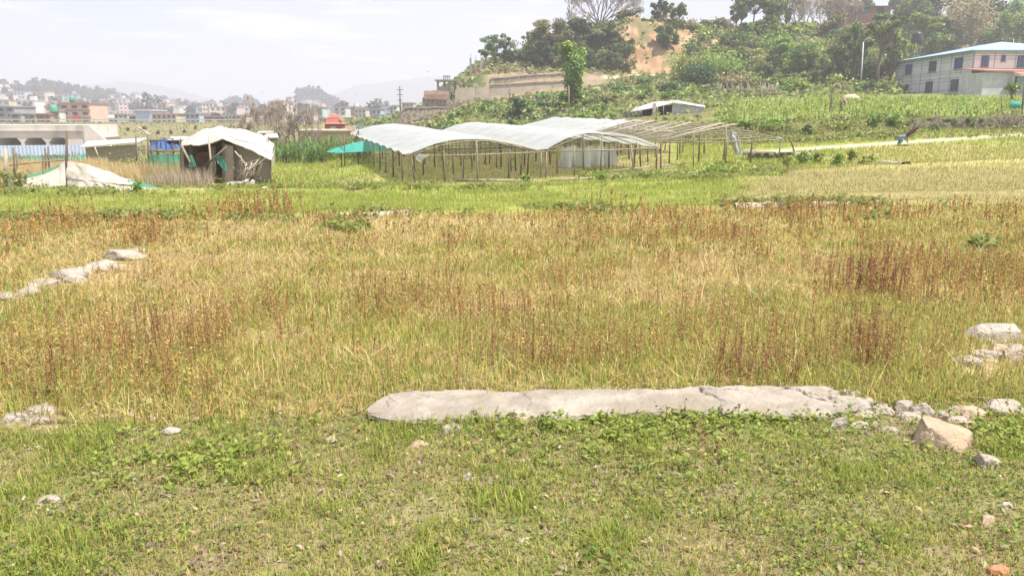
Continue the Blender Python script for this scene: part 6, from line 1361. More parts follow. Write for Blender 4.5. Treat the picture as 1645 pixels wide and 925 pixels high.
# ------------------------------------------------------------------ tin shed behind the greenhouses
def hill_shed():
    Y = 80; zg0 = g(*at(1080, 185, Y)[:2]) - .3
    r = empty('tin_shed', (at(1080, 185, Y)[0], Y, zg0), 'small shed with a bent pale tin roof behind the bare greenhouse frame', 'shed')
    b = MB(); P0 = [at(1013, 180, Y), at(1048, 174, Y - .1), at(1084, 165, Y - .2), at(1133, 173, Y)]; P1 = [at(1020, 174, Y + 5), at(1050, 164.5, Y + 5), at(1088, 162, Y + 5), at(1132, 170, Y + 5)]
    G = np.array([[P0[i] * (1 - f) + P1[i] * f for i in range(4)] for f in np.linspace(0, 1, 4)]); b.grid(G, smooth=False); b.build('roof', M['tin'], r, thick=.06)
    b = MB(); a, c = at(1080, 187, Y + .2), at(1130, 187, Y + .2); b.add([(a[0], Y + .2, zg0), (c[0], Y + .2, zg0), (c[0], Y + .2, at(1130, 173.5, Y)[2]), (a[0], Y + .2, at(1082, 166.5, Y)[2])], [(0, 1, 2, 3)]); b.build('tin_wall', mat('grey_tin_wall', (.52,.53,.52), (.44,.45,.45), scale=1, rough=.5, stretch=(6, 1, 1)), r, thick=.05)
    b = MB()
    for px in (1080, 1101, 1129): q = at(px, 180, Y + .1); b.box((q[0], Y + .1, zg0 + .95), (.07, .05, 1.7 if px != 1129 else 1.5))
    for z in (.5, 1.05): b.box(((a[0] + c[0]) / 2, Y + .13, zg0 + z), (c[0] - a[0], .03, .05))
    b.build('batten', M['pole_grey'], r)
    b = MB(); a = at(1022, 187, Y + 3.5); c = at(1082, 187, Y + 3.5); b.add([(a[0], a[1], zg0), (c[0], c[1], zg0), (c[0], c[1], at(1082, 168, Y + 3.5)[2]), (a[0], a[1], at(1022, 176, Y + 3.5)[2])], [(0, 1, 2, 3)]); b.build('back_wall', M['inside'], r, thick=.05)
    for px, t in ((1015, 180), (1028, 178), (1049, 168), (1056, 172), (1066, 170)): q = at(px, t, Y - .1); b = MB(); b.tube([(q[0], Y - .1, zg0), q], .05, 5); b.build('post', M['bamboo'], r)
    b = MB(); q = at(1051, 184, Y - .2); b.box((q[0], Y - .2, zg0 + .75), (.35, .1, 1.3)); b.build('sack_curtain', M['tarp'], r)
    q0 = on(1016, Y - 1); r2 = empty('mesh_pen', q0, 'dark mesh pen at the left of the small tin roofed shed', 'pen'); b = MB(); panel(b, [at(1000, 180, Y - 1), at(1030, 181, Y - 1)], [np.array((at(1000, 188, Y - 1)[0], Y - 1, q0[2])), np.array((at(1030, 188, Y - 1)[0], Y - 1, q0[2]))], 4, .1, 4); b.build('mesh', cloth_mat('dark_mesh', (.10,.11,.12), (.07,.08,.09), trans=.1, transp=.2), r2)
    for px in (1001, 1008, 1016, 1024, 1031): q = at(px, 174, Y - 1.05); b = MB(); b.tube([(q[0], q[1], q0[2] - .1), q], .04, 5); b.build('post', M['bamboo'], r2)
hill_shed()
# ------------------------------------------------------------------ stone platform, pavilion and retaining walls
def wallface(name, label, top, bot, Y, mk, cat='wall', th=.8, Y1=None, cope=None):
    """masonry wall given by its top and bottom edge in the photograph, standing Y metres ahead"""
    b = MB(); k = 30; Y1 = Y if Y1 is None else Y1; pxs = np.linspace(top[0][0], top[-1][0], k); G = []
    for i, px in enumerate(pxs):
        t = np.interp(px, [q[0] for q in top], [q[1] for q in top]); u = np.interp(px, [q[0] for q in bot], [q[1] for q in bot]); Yy = Y + (Y1 - Y) * i / (k - 1)
        A, B = at(px, t, Yy), at(px, u, Yy); A = A + (0, 0, .12 * (vn(np.array([px / 4.]), np.array([1.]), 4)[0] - .5)); A[0] = B[0]
        G.append([B + (0, -.12, -.8), B + (0, -.12, 0), (A + B) / 2 + (0, -.06, 0), A, A + (0, th, 0), B + (0, th, -.8)])
    b.grid(np.array(G), smooth=False); n0 = len(G)
    r = empty(name, G[k // 2][0], label, cat); b.build('masonry', M[mk], r)
    if cope:
        b = MB(); 
        b.grid(np.array([[q[3] + (0, -.12, .14), q[3] + (0, -.12, -.02)] for q in G]), smooth=False); b.grid(np.array([[q[3] + (0, -.12, .14), q[4] + (0, .1, .14)] for q in G]), smooth=False); b.build('coping', M[cope], r)
    return r
wallface('stone_wall', 'long low rubble stone wall at the left foot of the hill', [(640, 187), (646, 179), (652, 173.5), (722, 173)], [(638, 200), (660, 196), (722, 180)], 124, 'rubble', cope='cement')
wallface('stone_wall', 'sloping stone footing below the long low rubble wall', [(655, 195.5), (690, 189), (715, 183)], [(650, 203), (690, 198), (718, 190)], 122, 'rubble', cope='cement')
wallface('stone_wall', 'rubble stone base under the pavilion', [(679, 158), (684, 150.5), (724, 151)], [(677, 173), (722, 175)], 127, 'rubble', th=6)
wallface('brick_parapet', 'short brown brick band on top of the rubble base left of the pavilion', [(681, 146), (705, 145.5), (722, 147)], [(681, 151.5), (722, 152)], 126.8, 'brick_dim', 'parapet', th=5.5)
wallface('stone_wall', 'rubble stone wall right of the pavilion under the plain cement wall', [(722, 162), (745, 160.5), (792, 158)], [(722, 177), (760, 174), (792, 166)], 127.5, 'rubble')
wallface('cement_wall', 'plain cement wall right of the pavilion', [(731, 144.5), (738, 141), (786, 140)], [(731, 162), (786, 159)], 129, 'cement', th=2)
wallface('retaining_wall', 'upper tier of the long stone retaining wall', [(788, 127), (840, 122.5), (907, 118.5)], [(788, 139), (907, 133)], 137, 'rubble', cope='cement')
wallface('retaining_wall', 'lower tier of the long cement faced retaining wall', [(786, 138), (840, 135), (910, 131)], [(786, 158), (840, 154), (910, 144)], 132.5, 'cement', cope='rubble')
wallface('retaining_wall', 'reddish stone wall right of the lone tall tree', [(942, 118), (966, 114.5)], [(942, 132), (966, 131)], 138, 'rubble')
wallface('retaining_wall', 'tan earth faced wall under the reddish stone wall', [(940, 130.5), (985, 127.5)], [(940, 139), (985, 136)], 133.5, 'cement')
wallface('brick_wall', 'dark red sloping brick wall below the crest trees', [(790, 117), (815, 112), (833, 107)], [(790, 127), (833, 123)], 140, 'brick', Y1=141)
wallface('stone_wall', 'broken brown wall piece at the right of the red sloping wall', [(834, 108), (852, 112)], [(834, 121), (852, 120)], 141, 'brick_dim')
def pavilion():
    Y = 128; d = Y; r = empty('pavilion', at(718, 147, Y), 'open concrete pavilion with a flat roof and a small lantern on top', 'pavilion')
    for px, t, b_, dy in ((703.5, 130, 147, 0), (714, 130, 141, 3.2), (722, 130, 147, 0), (731, 130, 145, 2.8)): a = at(px, t, Y + dy); c = at(px, b_, Y + dy); b = MB(); b.box(((a[0] + c[0]) / 2, Y + dy, (a[2] + c[2]) / 2 - .2), (.32, .32, a[2] - c[2] + .4)); b.build('column', M['conc'], r)
    a, c = at(698, 129, Y - .6), at(736.5, 129, Y - .6); b = MB(); b.box(((a[0] + c[0]) / 2, Y + 1.5, a[2]), (c[0] - a[0], 4.6, .18)); b.build('roof_slab', M['conc'], r)
    for px in (712.8, 716, 719.2, 722.2): t, u = at(px, 122.5, Y + 1), at(px, 128.5, Y + 1); b = MB(); b.box((t[0], Y + 1, (t[2] + u[2]) / 2), (.14, .14, t[2] - u[2])); b.build('lantern_post', M['conc'], r)
    t, t2 = at(711.8, 122.5, Y + 1), at(723, 122.5, Y + 1); b = MB(); b.box(((t[0] + t2[0]) / 2, Y + 1.3, t[2]), (t2[0] - t[0], 1.1, .14)); b.build('lantern_roof', M['conc'], r)
    b = MB(); a, c = at(704.5, 139, Y + .1), at(721.5, 147, Y + .1); b.box(((a[0] + c[0]) / 2, Y + .2, (a[2] + c[2]) / 2 - .2), (c[0] - a[0], .3, a[2] - c[2] + .4)); b.build('low_wall', M['cement'], r)
pavilion()
def pillars():
    Y = 146; r = empty('unfinished_house', at(763, 127, Y), 'unfinished brick house corner with bare concrete pillars on the hill', 'building'); a, c = at(755.5, 111.5, Y), at(774, 128, Y)
    b = MB(); b.box(((a[0] + c[0]) / 2, Y + 2, (a[2] + c[2]) / 2 - .4), (c[0] - a[0], 4, a[2] - c[2] + .8)); b.build('brick_wall', M['brick'], r)
    for px, t, dy in ((756, 94, .1), (764, 97, 3), (773, 97, .1), (781.5, 98, 3)):
        u = at(px, t, Y + dy); v = at(px, 113, Y + dy); b = MB(); b.box((u[0], Y + dy - .12, (u[2] + v[2]) / 2 - .5), (.34, .34, u[2] - v[2] + 1)); pc = b.build('pillar', M['conc'], r)
        for k in (-.1, .1): b = MB(); b.tube([(u[0] + k, Y + dy, u[2]), (u[0] + k, Y + dy, u[2] + .8)], .025, 4); b.build('rebar', M['pole_dark'], pc)
    c = at(764, 137, 128); b = MB(); b.box(c, (.75, .06, .5)); s_ = empty('sign_board', c - (0, 0, .8), 'small blank white board on the bank below the pillars', 'sign'); b.build('board', M['tarp'], s_); b = MB(); b.box(c - (0, -.06, .6), (.08, .06, 1.5)); b.build('stake', M['post_dark'], s_)
pillars()
def slope_path():
    for lab, pts, Y in (('pale strip of path climbing the scrubby slope', [(1178, 115.5), (1215, 108), (1232, 104)], 126), ('short pale path end higher on the scrubby slope', [(1228, 106), (1252, 101)], 127)):
        A = [on(px, Y + (px - pts[0][0]) * .03) + (0, 0, .12) for px in np.linspace(pts[0][0], pts[-1][0], 16)]; b = MB(); b.grid(np.array([[a_ + (0, -.45, -.2), a_ + (0, -.4, 0), a_ + (0, .5, .18)] for a_ in A])); tag(b.build('path_wall', M['path'], origin=A[0]), lab, 'path edge')
slope_path()

# ------------------------------------------------------------------ plain on the left: bridge, hoarding, cream house, shrine
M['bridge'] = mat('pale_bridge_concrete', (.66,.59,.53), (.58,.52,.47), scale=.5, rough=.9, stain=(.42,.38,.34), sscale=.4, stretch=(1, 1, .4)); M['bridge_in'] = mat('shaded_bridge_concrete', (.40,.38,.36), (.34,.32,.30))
def bridge():
    Y = 138; r = empty('road_bridge', at(55, 240, Y), 'pale concrete road bridge with box openings at the left', 'bridge')
    L0, L1 = at(-260, 201, Y), at(134, 203, Y); zt = L0[2]; zg_ = at(60, 221.5, Y)[2]; zl = -5.2
    b = MB(); b.box(((L0[0] + L1[0]) / 2, Y + 6, (zt + zg_) / 2), (L1[0] - L0[0], 12, zt - zg_)); b.build('deck', M['bridge'], r)
    b = MB(); b.box(((L0[0] + L1[0]) / 2, Y - .12, zt - .95), (L1[0] - L0[0], .2, .22)); b.build('ledge', M['bridge'], r)
    for px, wd in ((35.5, 5), (75.5, 5), (122, 26), (-10, 9), (-90, 10)):
        c = at(px, 225, Y); w_ = wd / FPX * Y; b = MB(); hw = w_ / 2; ha = .7
        P = [(-hw - ha, zg_), (-hw, zg_ - .8), (-hw, zl), (hw, zl), (hw, zg_ - .8), (hw + ha, zg_)]; V = [(c[0] + x, Y + .05, z) for x, z in P] + [(c[0] + x, Y + 11.9, z) for x, z in P]
        b.add(V, [(5, 4, 3, 2, 1, 0), (6, 7, 8, 9, 10, 11)] + [(i, (i + 1) % 6, 6 + (i + 1) % 6, 6 + i) for i in range(6)]); b.build('pier', M['bridge'], r)
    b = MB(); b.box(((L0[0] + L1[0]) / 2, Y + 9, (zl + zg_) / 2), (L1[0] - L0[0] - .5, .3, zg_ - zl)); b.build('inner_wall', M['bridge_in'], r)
    a, c = at(134, 203, Y), at(170, 216, Y); b = MB(); b.add([(a[0], Y + .1, zt), (a[0], Y + .1, zl), (c[0] + 2.5, Y + .1, zl), (c[0], Y + .1, -2.0), (a[0] + 1, Y + .1, zt)], [(0, 1, 2, 3, 4)]); b.build('wing_wall', M['bridge'], r, thick=.5)
bridge()
def guard_rail():
    A, B = at(-260, 198, 166), at(470, 198, 166); za = g(-60, 167) ; r = empty('guard_rail', (A[0], 165.5, za), 'thin grey guard rail along the top of the road embankment', 'guard rail')
    b = MB(); b.box(((A[0] + B[0]) / 2, 165.6, za + .65), (B[0] - A[0], .06, .22)); b.build('rail', M['pole_grey'], r); b = MB()
    for x in np.arange(A[0], B[0], 4.0): b.box((x, 165.7, za + .3), (.12, .1, .9))
    o = b.build('posts', M['pole_grey'], r); o['kind'] = 'stuff'
guard_rail()
def hoarding():
    Y = 74; A, B = at(-220, 236, Y), at(141, 232.5, Y); zl = g(-45, Y) - .5; r = empty('hoarding', (A[0], Y, zl), 'pale blue corrugated sheet hoarding under the bridge', 'fence'); b = MB(); n = 240; G = []
    for i in range(n): f = i / (n - 1); x = A[0] + (B[0] - A[0]) * f; G.append([(x, Y + .018 * math.cos(i * math.pi / 2), A[2] + (B[2] - A[2]) * f), (x, Y + .018 * math.cos(i * math.pi / 2), zl)])
    b.grid(np.array(G), smooth=False); b.build('sheet', mat('pale_blue_sheet', (.56,.64,.78), (.50,.58,.73), scale=.6, rough=.5), r)
    for x in np.arange(A[0], B[0], 5.5): b = MB(); b.box((x, Y + .2, (A[2] + zl) / 2), (.1, .1, A[2] - zl)); b.build('post', M['pole_grey'], r)
hoarding()
M['cream'] = mat('cream_render', (.62,.54,.36), (.54,.47,.31), scale=.8, rough=.9, stain=(.46,.40,.28), sscale=.6); M['shrine'] = mat('brick_red_paint', (.38,.12,.09), (.31,.10,.075), scale=2, rough=.8); M['shrine_trim'] = mat('pinkish_trim', (.52,.26,.2), (.46,.22,.17))
def cream_house():
    Y = 78; r = empty('cream_house', on(520, Y), 'long low cream building with a flat concrete roof behind the maize', 'building'); a, c = at(478, 211, Y), at(562, 209.5, Y); zl = g(a[0], Y) - .3
    b = MB(); b.box(((a[0] + c[0]) / 2, Y + 3, (zl + a[2]) / 2), (c[0] - a[0], 6, a[2] - zl)); b.build('wall', M['cream'], r); b = MB(); b.box(((a[0] + c[0]) / 2 - .2, Y + 2.9, a[2] + .06), (c[0] - a[0] + .9, 6.8, .14)); b.build('roof', mat('cream_roof_slab', (.55,.47,.37), (.45,.39,.3)), r)
    b = MB(); G = [at(553, 207, Y - .2), at(560, 203, Y - .2), at(567, 201.5, Y - .2), at(570, 204, Y - .2), at(571, 222, Y - .2), at(562, 222, Y - .2), at(560, 209, Y - .2)]; b.add(G + [q + (0, .3, 0) for q in G], [tuple(range(7)), tuple(range(13, 6, -1))] + [(i, 7 + i, 7 + (i + 1) % 7, (i + 1) % 7) for i in range(7)]); b.build('curved_parapet', mat('peach_render', (.60,.45,.34), (.52,.40,.30)), r)
    # shrine with tiered roof
    Y = 88; cx = at(538, 200, Y)[0]; z = lambda row: at(538, row, Y)[2]; r = empty('shrine', (cx, Y, g(cx, Y)), 'brick red shrine with a tiered pagoda roof behind the cream building', 'shrine'); s_ = Y / FPX
    def tier(w0, w1, r0, r1, nm, mk): b = MB(); a_, b_ = w0 * s_ / 2, w1 * s_ / 2; z0, z1 = z(r0), z(r1); b.add([(cx - a_, Y - a_, z0), (cx + a_, Y - a_, z0), (cx + a_, Y + a_, z0), (cx - a_, Y + a_, z0), (cx - b_, Y - b_, z1), (cx + b_, Y - b_, z1), (cx + b_, Y + b_, z1), (cx - b_, Y + b_, z1)], [(3, 2, 1, 0), (4, 5, 6, 7), (0, 1, 5, 4), (1, 2, 6, 5), (2, 3, 7, 6), (3, 0, 4, 7)]); b.build(nm, M[mk], r)
    tier(26, 26, 226, 199, 'wall', 'shrine'); tier(31, 29, 199, 197.6, 'cornice', 'shrine_trim'); tier(28, 17, 197.6, 189.5, 'roof', 'shrine'); tier(19, 18, 189.5, 188.2, 'cornice', 'shrine_trim'); tier(16, 8, 188.2, 185, 'roof', 'shrine'); tier(7, 5, 185, 182.5, 'finial', 'shrine_trim')
    b = MB(); P = [(cx + 6 * s_ * math.cos(t), Y - 13.4 * s_, z(208) + 5 * s_ * math.sin(t)) for t in np.linspace(0, math.pi, 12)]; b.poly(P); b.build('arch_panel', mat('arch_cream', (.6,.5,.38)), r, thick=.08)
    for sx in (-1, 1): b = MB(); b.tube([(cx + sx * 13 * s_, Y - 13 * s_, z(197)), (cx + sx * 11 * s_, Y - 12 * s_, z(190)), (cx + sx * 12.5 * s_, Y - 12 * s_, z(188.5))], [.12, .1, .05], 5); b.build('roof_horn', M['shrine_trim'], r)
    Y = 84; p = on(577, Y); r = empty('water_tank', p, 'dark blue roof tank right of the cream building', 'water tank'); b = MB(); t = at(577, 208.5, Y); b.lathe((t[0], Y, t[2]), [(.3, -.3), (.5, -.2), (.62, 0), (.62, .16), (.4, .25), (.15, .3)], 14); b.build('tank', mat('dark_blue_plastic', (.06,.10,.16), (.05,.08,.13), rough=.4), r); b = MB(); b.box((t[0], Y, (p[2] + t[2] - .2) / 2), (.5, .5, t[2] - .2 - p[2])); b.build('stand', M['conc'], r)
cream_house()
def plain_sheds():
    for lab, pts, Y, mk, wall in (('low shelter with a flat grey roof left of the bare bush tree', [(412, 213.5), (440, 213), (438, 210.5), (416, 210.5)], 70, 'tin', 'pole_dark'), ('low pink tarpaulin tent below the grey roofed shelter', [(420, 221.5), (448, 220.5), (445, 214.5), (428, 215)], 64, 'peach', 'inside')):
        if mk == 'peach': M['peach'] = mat('faded_pink_tarpaulin', (.60,.42,.38), (.52,.37,.33))
        A = [at(px, py, Y + (0 if i < 2 else 2.5)) for i, (px, py) in enumerate(pts)]; r = empty('field_shelter', on(pts[0][0] + 12, Y), lab, 'shelter'); b = MB(); b.slab(A, .07); b.build('roof', M[mk], r)
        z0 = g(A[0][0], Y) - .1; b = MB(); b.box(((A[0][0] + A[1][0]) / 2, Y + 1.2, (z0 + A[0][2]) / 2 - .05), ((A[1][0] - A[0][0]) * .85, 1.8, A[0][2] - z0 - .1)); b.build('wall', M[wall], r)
    rng = np.random.default_rng(6)
    for i, (px, Y) in enumerate(((186, 153), (254, 156), (275, 156), (296, 157), (340, 158), (358, 158), (396, 158), (314, 160), (232, 160), (206, 159))):
        bush('small young tree in the row on the road embankment', px, Y, 3.6, 5, 'dark', 50, 900 + i, 'young trees on the embankment')
plain_sheds()
def dirt_tracks():
    for pts in ([(136, 205), (150, 209), (162, 216), (172, 222)], [(130, 216), (136, 208), (146, 204), (160, 203)], [(150, 203), (164, 209), (176, 221)], [(222, 204), (234, 212), (240, 217)]):
        A = np.array([hit(px, py, 100, 400) + (0, 0, .12) for px, py in pts]); t = np.linspace(0, len(A) - 1, 20); A = np.stack([np.interp(t, np.arange(len(A)), A[:, c]) for c in range(3)], 1); G = np.stack([A + (-.35, .2, 0), A + (.35, -.2, 0)], 1); G[..., 2] = zg(G[..., 0], G[..., 1]) + .1
        b = MB(); b.grid(G); tag(b.build('dirt_track', M['path']), kind='structure')
dirt_tracks()

# ------------------------------------------------------------------ the town
WALLC = {'cream': (.60,.50,.36), 'white': (.64,.62,.58), 'pink': (.56,.40,.36), 'grey': (.36,.35,.34), 'brick': (.40,.23,.17), 'blue': (.42,.50,.62), 'yellow': (.60,.56,.38), 'peach': (.62,.45,.34), 'mint': (.44,.56,.50)}
for k_, v_ in WALLC.items(): M['w_' + k_] = mat(k_ + '_wall', v_, tuple(q * .88 for q in v_), scale=.5)
M['win'] = mat('dark_window', (.05,.055,.065), (.07,.07,.08), rough=.3); M['trim'] = mat('red_brown_trim', (.38,.20,.14)); M['tankg'] = mat('green_tank', (.07,.33,.22), (.05,.27,.18), rough=.5); M['tin_roof'] = mat('dull_tin_roof', (.46,.45,.44), (.36,.35,.35), scale=.4)
def house(label, px0, px1, top, bot, Y, col, floors=2, cols=3, dep=9, roof='conc', extra=None, group=None):
    a, c = at(px0, bot, Y), at(px1, bot, Y); zt = at(px0, top, Y)[2]; zb_ = min(a[2], g((a[0] + c[0]) / 2, Y)) - .5; w_ = c[0] - a[0]; xm = (a[0] + c[0]) / 2
    r = empty('town_house', (xm, Y, zb_), label, 'house', group)
    b = MB(); b.box((xm, Y + dep / 2, (zb_ + zt) / 2), (w_, dep, zt - zb_)); b.build('wall', M['w_' + col], r)
    b = MB(); b.box((xm, Y + dep / 2 - .2, zt + .12), (w_ + .5, dep + .9, .25)); b.build('roof', M[roof], r)
    fh = (zt - a[2]) / floors
    for f in range(floors):
        if f: b = MB(); b.box((xm, Y - .1, a[2] + fh * f), (w_ + .2, .3, .22)); b.build('floor_band', M[roof], r)
        for k in range(cols): b = MB(); b.box((a[0] + w_ * (k + .5) / cols, Y - .03, a[2] + fh * (f + .52)), (min(1.7, w_ / cols * .5), .12, fh * .42)); b.build('window', M['win'], r)
    return r, xm, zt, w_
def roof_tank(x, y, z, lab, grp='water tanks on town roofs', s=1.0):
    r = empty('water_tank', (x, y, z), lab, 'water tank', grp); b = MB(); b.lathe((x, y, z + .5), [(.6 * s, 0), (.65 * s, .2 * s), (.6 * s, .5 * s), (.62 * s, .9 * s), (.3 * s, 1.3 * s)], 12); b.build('tank', M['tankg'], r); b = MB(); b.box((x, y, z + .25), (1.0, 1.0, .5)); b.build('stand', M['pole_dark'], r)
def town():
    H = house
    r, x, zt, w_ = H('three storey cream and peach house with brown bands at the left', 98, 147, 166.5, 199, 205, 'peach', 3, 3, 9, 'trim'); roof_tank(x - 2, 208, zt + .2, 'green water tank on the three storey peach house')
    b = MB(); c = at(123.5, 192, 204.8); b.box(c, (1.5, .12, 2.1)); b.build('door', mat('red_door', (.45,.10,.09)), r)
    b = MB(); b.box((x - w_ / 2 - 1.0, 209, zt - 2.6), (2.0, 8.6, 5.0)); b.build('side_wall', M['w_grey'], r)  # left side turned from the sun, its shade put into the grey colour
    H('unfinished grey concrete house at the left edge', -18, 26, 172, 199, 200, 'grey', 3, 3, 9, 'conc'); H('grey house with a red cloth at the left edge', 17, 35, 183, 199, 196, 'grey', 2, 1, 7, 'conc'); H('low tan house with dark openings between grey house and white wall', 35, 58, 184, 199, 198, 'grey', 2, 2, 7)
    r, x, zt, w_ = H('two storey brown brick house with a green tank', 56, 82, 184, 199, 199, 'brick', 2, 3, 8, 'trim'); roof_tank(x + 2, 201, zt, 'large green water tank on the brown brick house', s=1.4)
    H('narrow white house left of the three storey peach house', 82, 97, 178, 199, 202, 'white', 2, 1, 7); H('white walled house right of the three storey peach house', 150, 164, 181, 199, 212, 'white', 2, 2, 7)
    H('low grey roofed hall left of the red house', 164, 190, 191, 199, 215, 'mint', 1, 4, 8, 'tin_roof'); H('yellowish house behind the low grey roofed hall', 184, 206, 184, 199, 235, 'yellow', 2, 3, 8); H('dark red house left of the plain white block', 208, 219, 187, 199, 222, 'brick', 2, 2, 8)
    H('plain pale blue white windowless block', 219, 243, 178, 199, 218, 'blue', 1, 0, 10, 'w_white'); H('long yellow two storey building with a brown roof', 245, 284, 184, 199, 216, 'yellow', 2, 5, 8, 'trim'); H('brick house between the yellow and the blue buildings', 285, 299, 184, 199, 224, 'brick', 2, 2, 8)
    H('two storey blue and white house', 299, 321, 183, 198, 218, 'blue', 2, 3, 8); H('small red shed house', 331, 342, 188, 198, 222, 'brick', 1, 1, 6, 'trim'); H('low pink house right of the red shed house', 342, 360, 188, 198, 226, 'pink', 1, 3, 8); H('pale yellow green house behind the hut roof', 361, 393, 186, 198, 224, 'yellow', 2, 5, 8)
    H('low pinkish house left of the bare bush tree', 394, 418, 191, 198, 232, 'pink', 1, 3, 7); H('brown low house behind the bare bush tree', 418, 446, 190, 198, 236, 'peach', 1, 4, 7); H('bluish low house right of the bare bush tree', 474, 488, 186, 198, 240, 'blue', 2, 2, 7)
    H('white house with a dark window grid near the shrine', 486, 504, 178, 195, 262, 'white', 3, 4, 8); H('white and mint house with a red roof band', 503, 519, 173, 195, 268, 'mint', 3, 2, 8, 'trim'); H('bright white house left above the shrine', 536, 556, 173, 186, 300, 'white', 2, 2, 9); H('pink low house left of the shrine', 512, 528, 190, 197, 240, 'pink', 1, 2, 7)
    H('cream house with a roof tower', 561, 571, 172, 188, 310, 'peach', 2, 2, 7); H('yellow house behind a green tree', 570, 588, 176, 190, 300, 'yellow', 2, 3, 8); H('low mint house right of the shrine', 552, 578, 190, 197, 245, 'mint', 1, 4, 7); H('light blue house left of the dark bush', 598, 612, 176, 194, 270, 'blue', 2, 2, 8); H('dark red roofed house left of the stone wall', 590, 616, 189, 196, 240, 'brick', 1, 3, 8, 'trim')
    H('cream flat house behind the rubble stone wall', 646, 664, 166, 178, 290, 'cream', 2, 3, 8); H('pinkish house left of the distant utility pole', 626, 640, 172, 182, 300, 'pink', 2, 2, 8); H('white gabled house at the foot of the utility pole', 631, 638, 170, 178, 280, 'white', 1, 1, 6)
    rng = np.random.default_rng(91)
    # houses crowding the far slopes
    zones = [(-60, 180, 320, 640, 60, 'on the far left slope'), (150, 330, 340, 900, 46, 'in the far valley below the left ridge'), (300, 480, 330, 950, 56, 'below the small wooded ridge'), (440, 700, 330, 900, 66, 'around the wooded knoll')]
    keys = ['white', 'cream', 'pink', 'grey', 'brick', 'yellow', 'peach', 'blue']; pr = np.array([.25, .17, .13, .15, .1, .07, .09, .04])
    for a, c, y0, y1, k, nm in zones:
        for i in range(k):
            px = rng.uniform(a, c); Y = math.sqrt(rng.uniform((y0 + 90) ** 2, (y1 + 60) ** 2)); p = on(px, Y); w_ = rng.uniform(6, 11); fl = int(rng.choice((1, 2, 2, 3))); h_ = 2.7 * fl; d_ = rng.uniform(6, 10); ck = keys[rng.choice(8, p=pr)]; b = MB(); rz = rng.normal(0, .35)
            b.box((p[0], p[1], p[2] + h_ / 2 - 1), (w_, d_, h_ + 2), rz); b.box((p[0], p[1], p[2] + h_ + .12), (w_ + .6, d_ + .6, .3), rz, 2); ca, sa = math.cos(rz), math.sin(rz)
            for f in range(fl):
                for q in range(3):
                    ox, oy = w_ * (q - 1) / 3.3, -d_ / 2 - .03; b.box((p[0] + ox * ca - oy * sa, p[1] + ox * sa + oy * ca, p[2] + 2.7 * f + 1.5), (1.5, .1, 1.3), rz, 1)
            if rng.random() < .3: b.box((p[0] + w_ * .2, p[1], p[2] + h_ + 1.2), (2.4, 2.6, 2.0), rz, 0)
            o = b.build('town_house', [M['w_' + ck], M['win'], M['tin_roof'] if rng.random() < .4 else M['conc']], origin=p)
            fw = ('single storey', 'two storey', 'three storey')[fl - 1]; tag(o, 'distant %s %s house %s' % (fw, {'cream': 'cream', 'white': 'white', 'pink': 'pink', 'grey': 'bare concrete', 'brick': 'brick', 'yellow': 'pale yellow', 'peach': 'peach', 'blue': 'bluish'}[ck], nm), 'house', 'distant %s %s houses %s' % (fw, ck, nm))
    # far trees on the ridges and among the houses
    zones = [(-80, 62, 610, 760, 38, (6, 12), 'on the far left ridge'), (50, 175, 700, 800, 95, (6, 12), 'on the crest of the far left ridge'), (170, 260, 760, 900, 30, (5, 9), 'on the falling end of the left ridge'), (478, 545, 850, 900, 85, (7, 11), 'covering the wooded knoll'),
             (365, 415, 880, 960, 42, (7, 12), 'on the small wooded ridge'), (250, 700, 380, 720, 80, (5, 9.5), 'among the far town houses'), (-60, 260, 400, 640, 56, (5, 10), 'between the houses of the left slope'), (260, 360, 820, 900, 22, (6, 10), 'on the low middle skyline')]
    for a, c, y0, y1, k, hh, nm in zones:
        for i in range(int(k * .62)):
            px = rng.uniform(a, c); Y = rng.uniform(y0, y1); p = on(px, Y); h_ = rng.uniform(*hh) * 1.12; w_ = h_ * rng.uniform(.3, .5); n = 150
            q, kk, B = crown_points(rng, p + (0, 0, h_ * .55), np.array((w_, w_, h_ * .45)), 6, n, .6, .5); V, F, C = leaves(rng, q, rng.uniform(1.2, 2.4, n) * Y / 700, pal(rng, n, PAL['haze']), .1, 1.4)
            tag(np_mesh('distant_tree', V, F, TREE, C, origin=p), 'hazy dark tree ' + nm, 'tree', 'hazy trees ' + nm)
    # a far long tan terrace building on the left hill
    bush('rounded dark tree standing among the low houses in the middle', 347, 300, 20, 15, 'haze', 300, 4)
town()
def birds():
    for lab, px, py, Y in (('dark bird flying left of the pavilion', 688, 116, 120), ('tiny bird in the sky above the leafless bush tree', 421, 149, 260), ('small bird in the sky right of the wooded knoll', 572, 154, 200)):
        c = at(px, py, Y); s_ = Y / FPX * 1.6; so = [(c[0] - s_, c[1], c[2] + s_ * .5), (c[0] - s_ * .3, c[1] - s_ * .2, c[2] + .1), (c[0], c[1] - s_ * .5, c[2]), (c[0] + s_ * .3, c[1] - s_ * .2, c[2] + .1), (c[0] + s_, c[1], c[2] + s_ * .55), (c[0], c[1] + s_ * .5, c[2] + .02), (c[0], c[1], c[2] - s_ * .25)]
        b = MB(); b.add(so, [(0, 1, 5), (1, 2, 5), (2, 3, 5), (3, 4, 5), (0, 1, 6), (1, 2, 6), (2, 3, 6), (3, 4, 6), (0, 6, 5), (4, 5, 6)]); tag(b.build('bird', M['pole_dark'], origin=c), lab, 'bird')
birds()

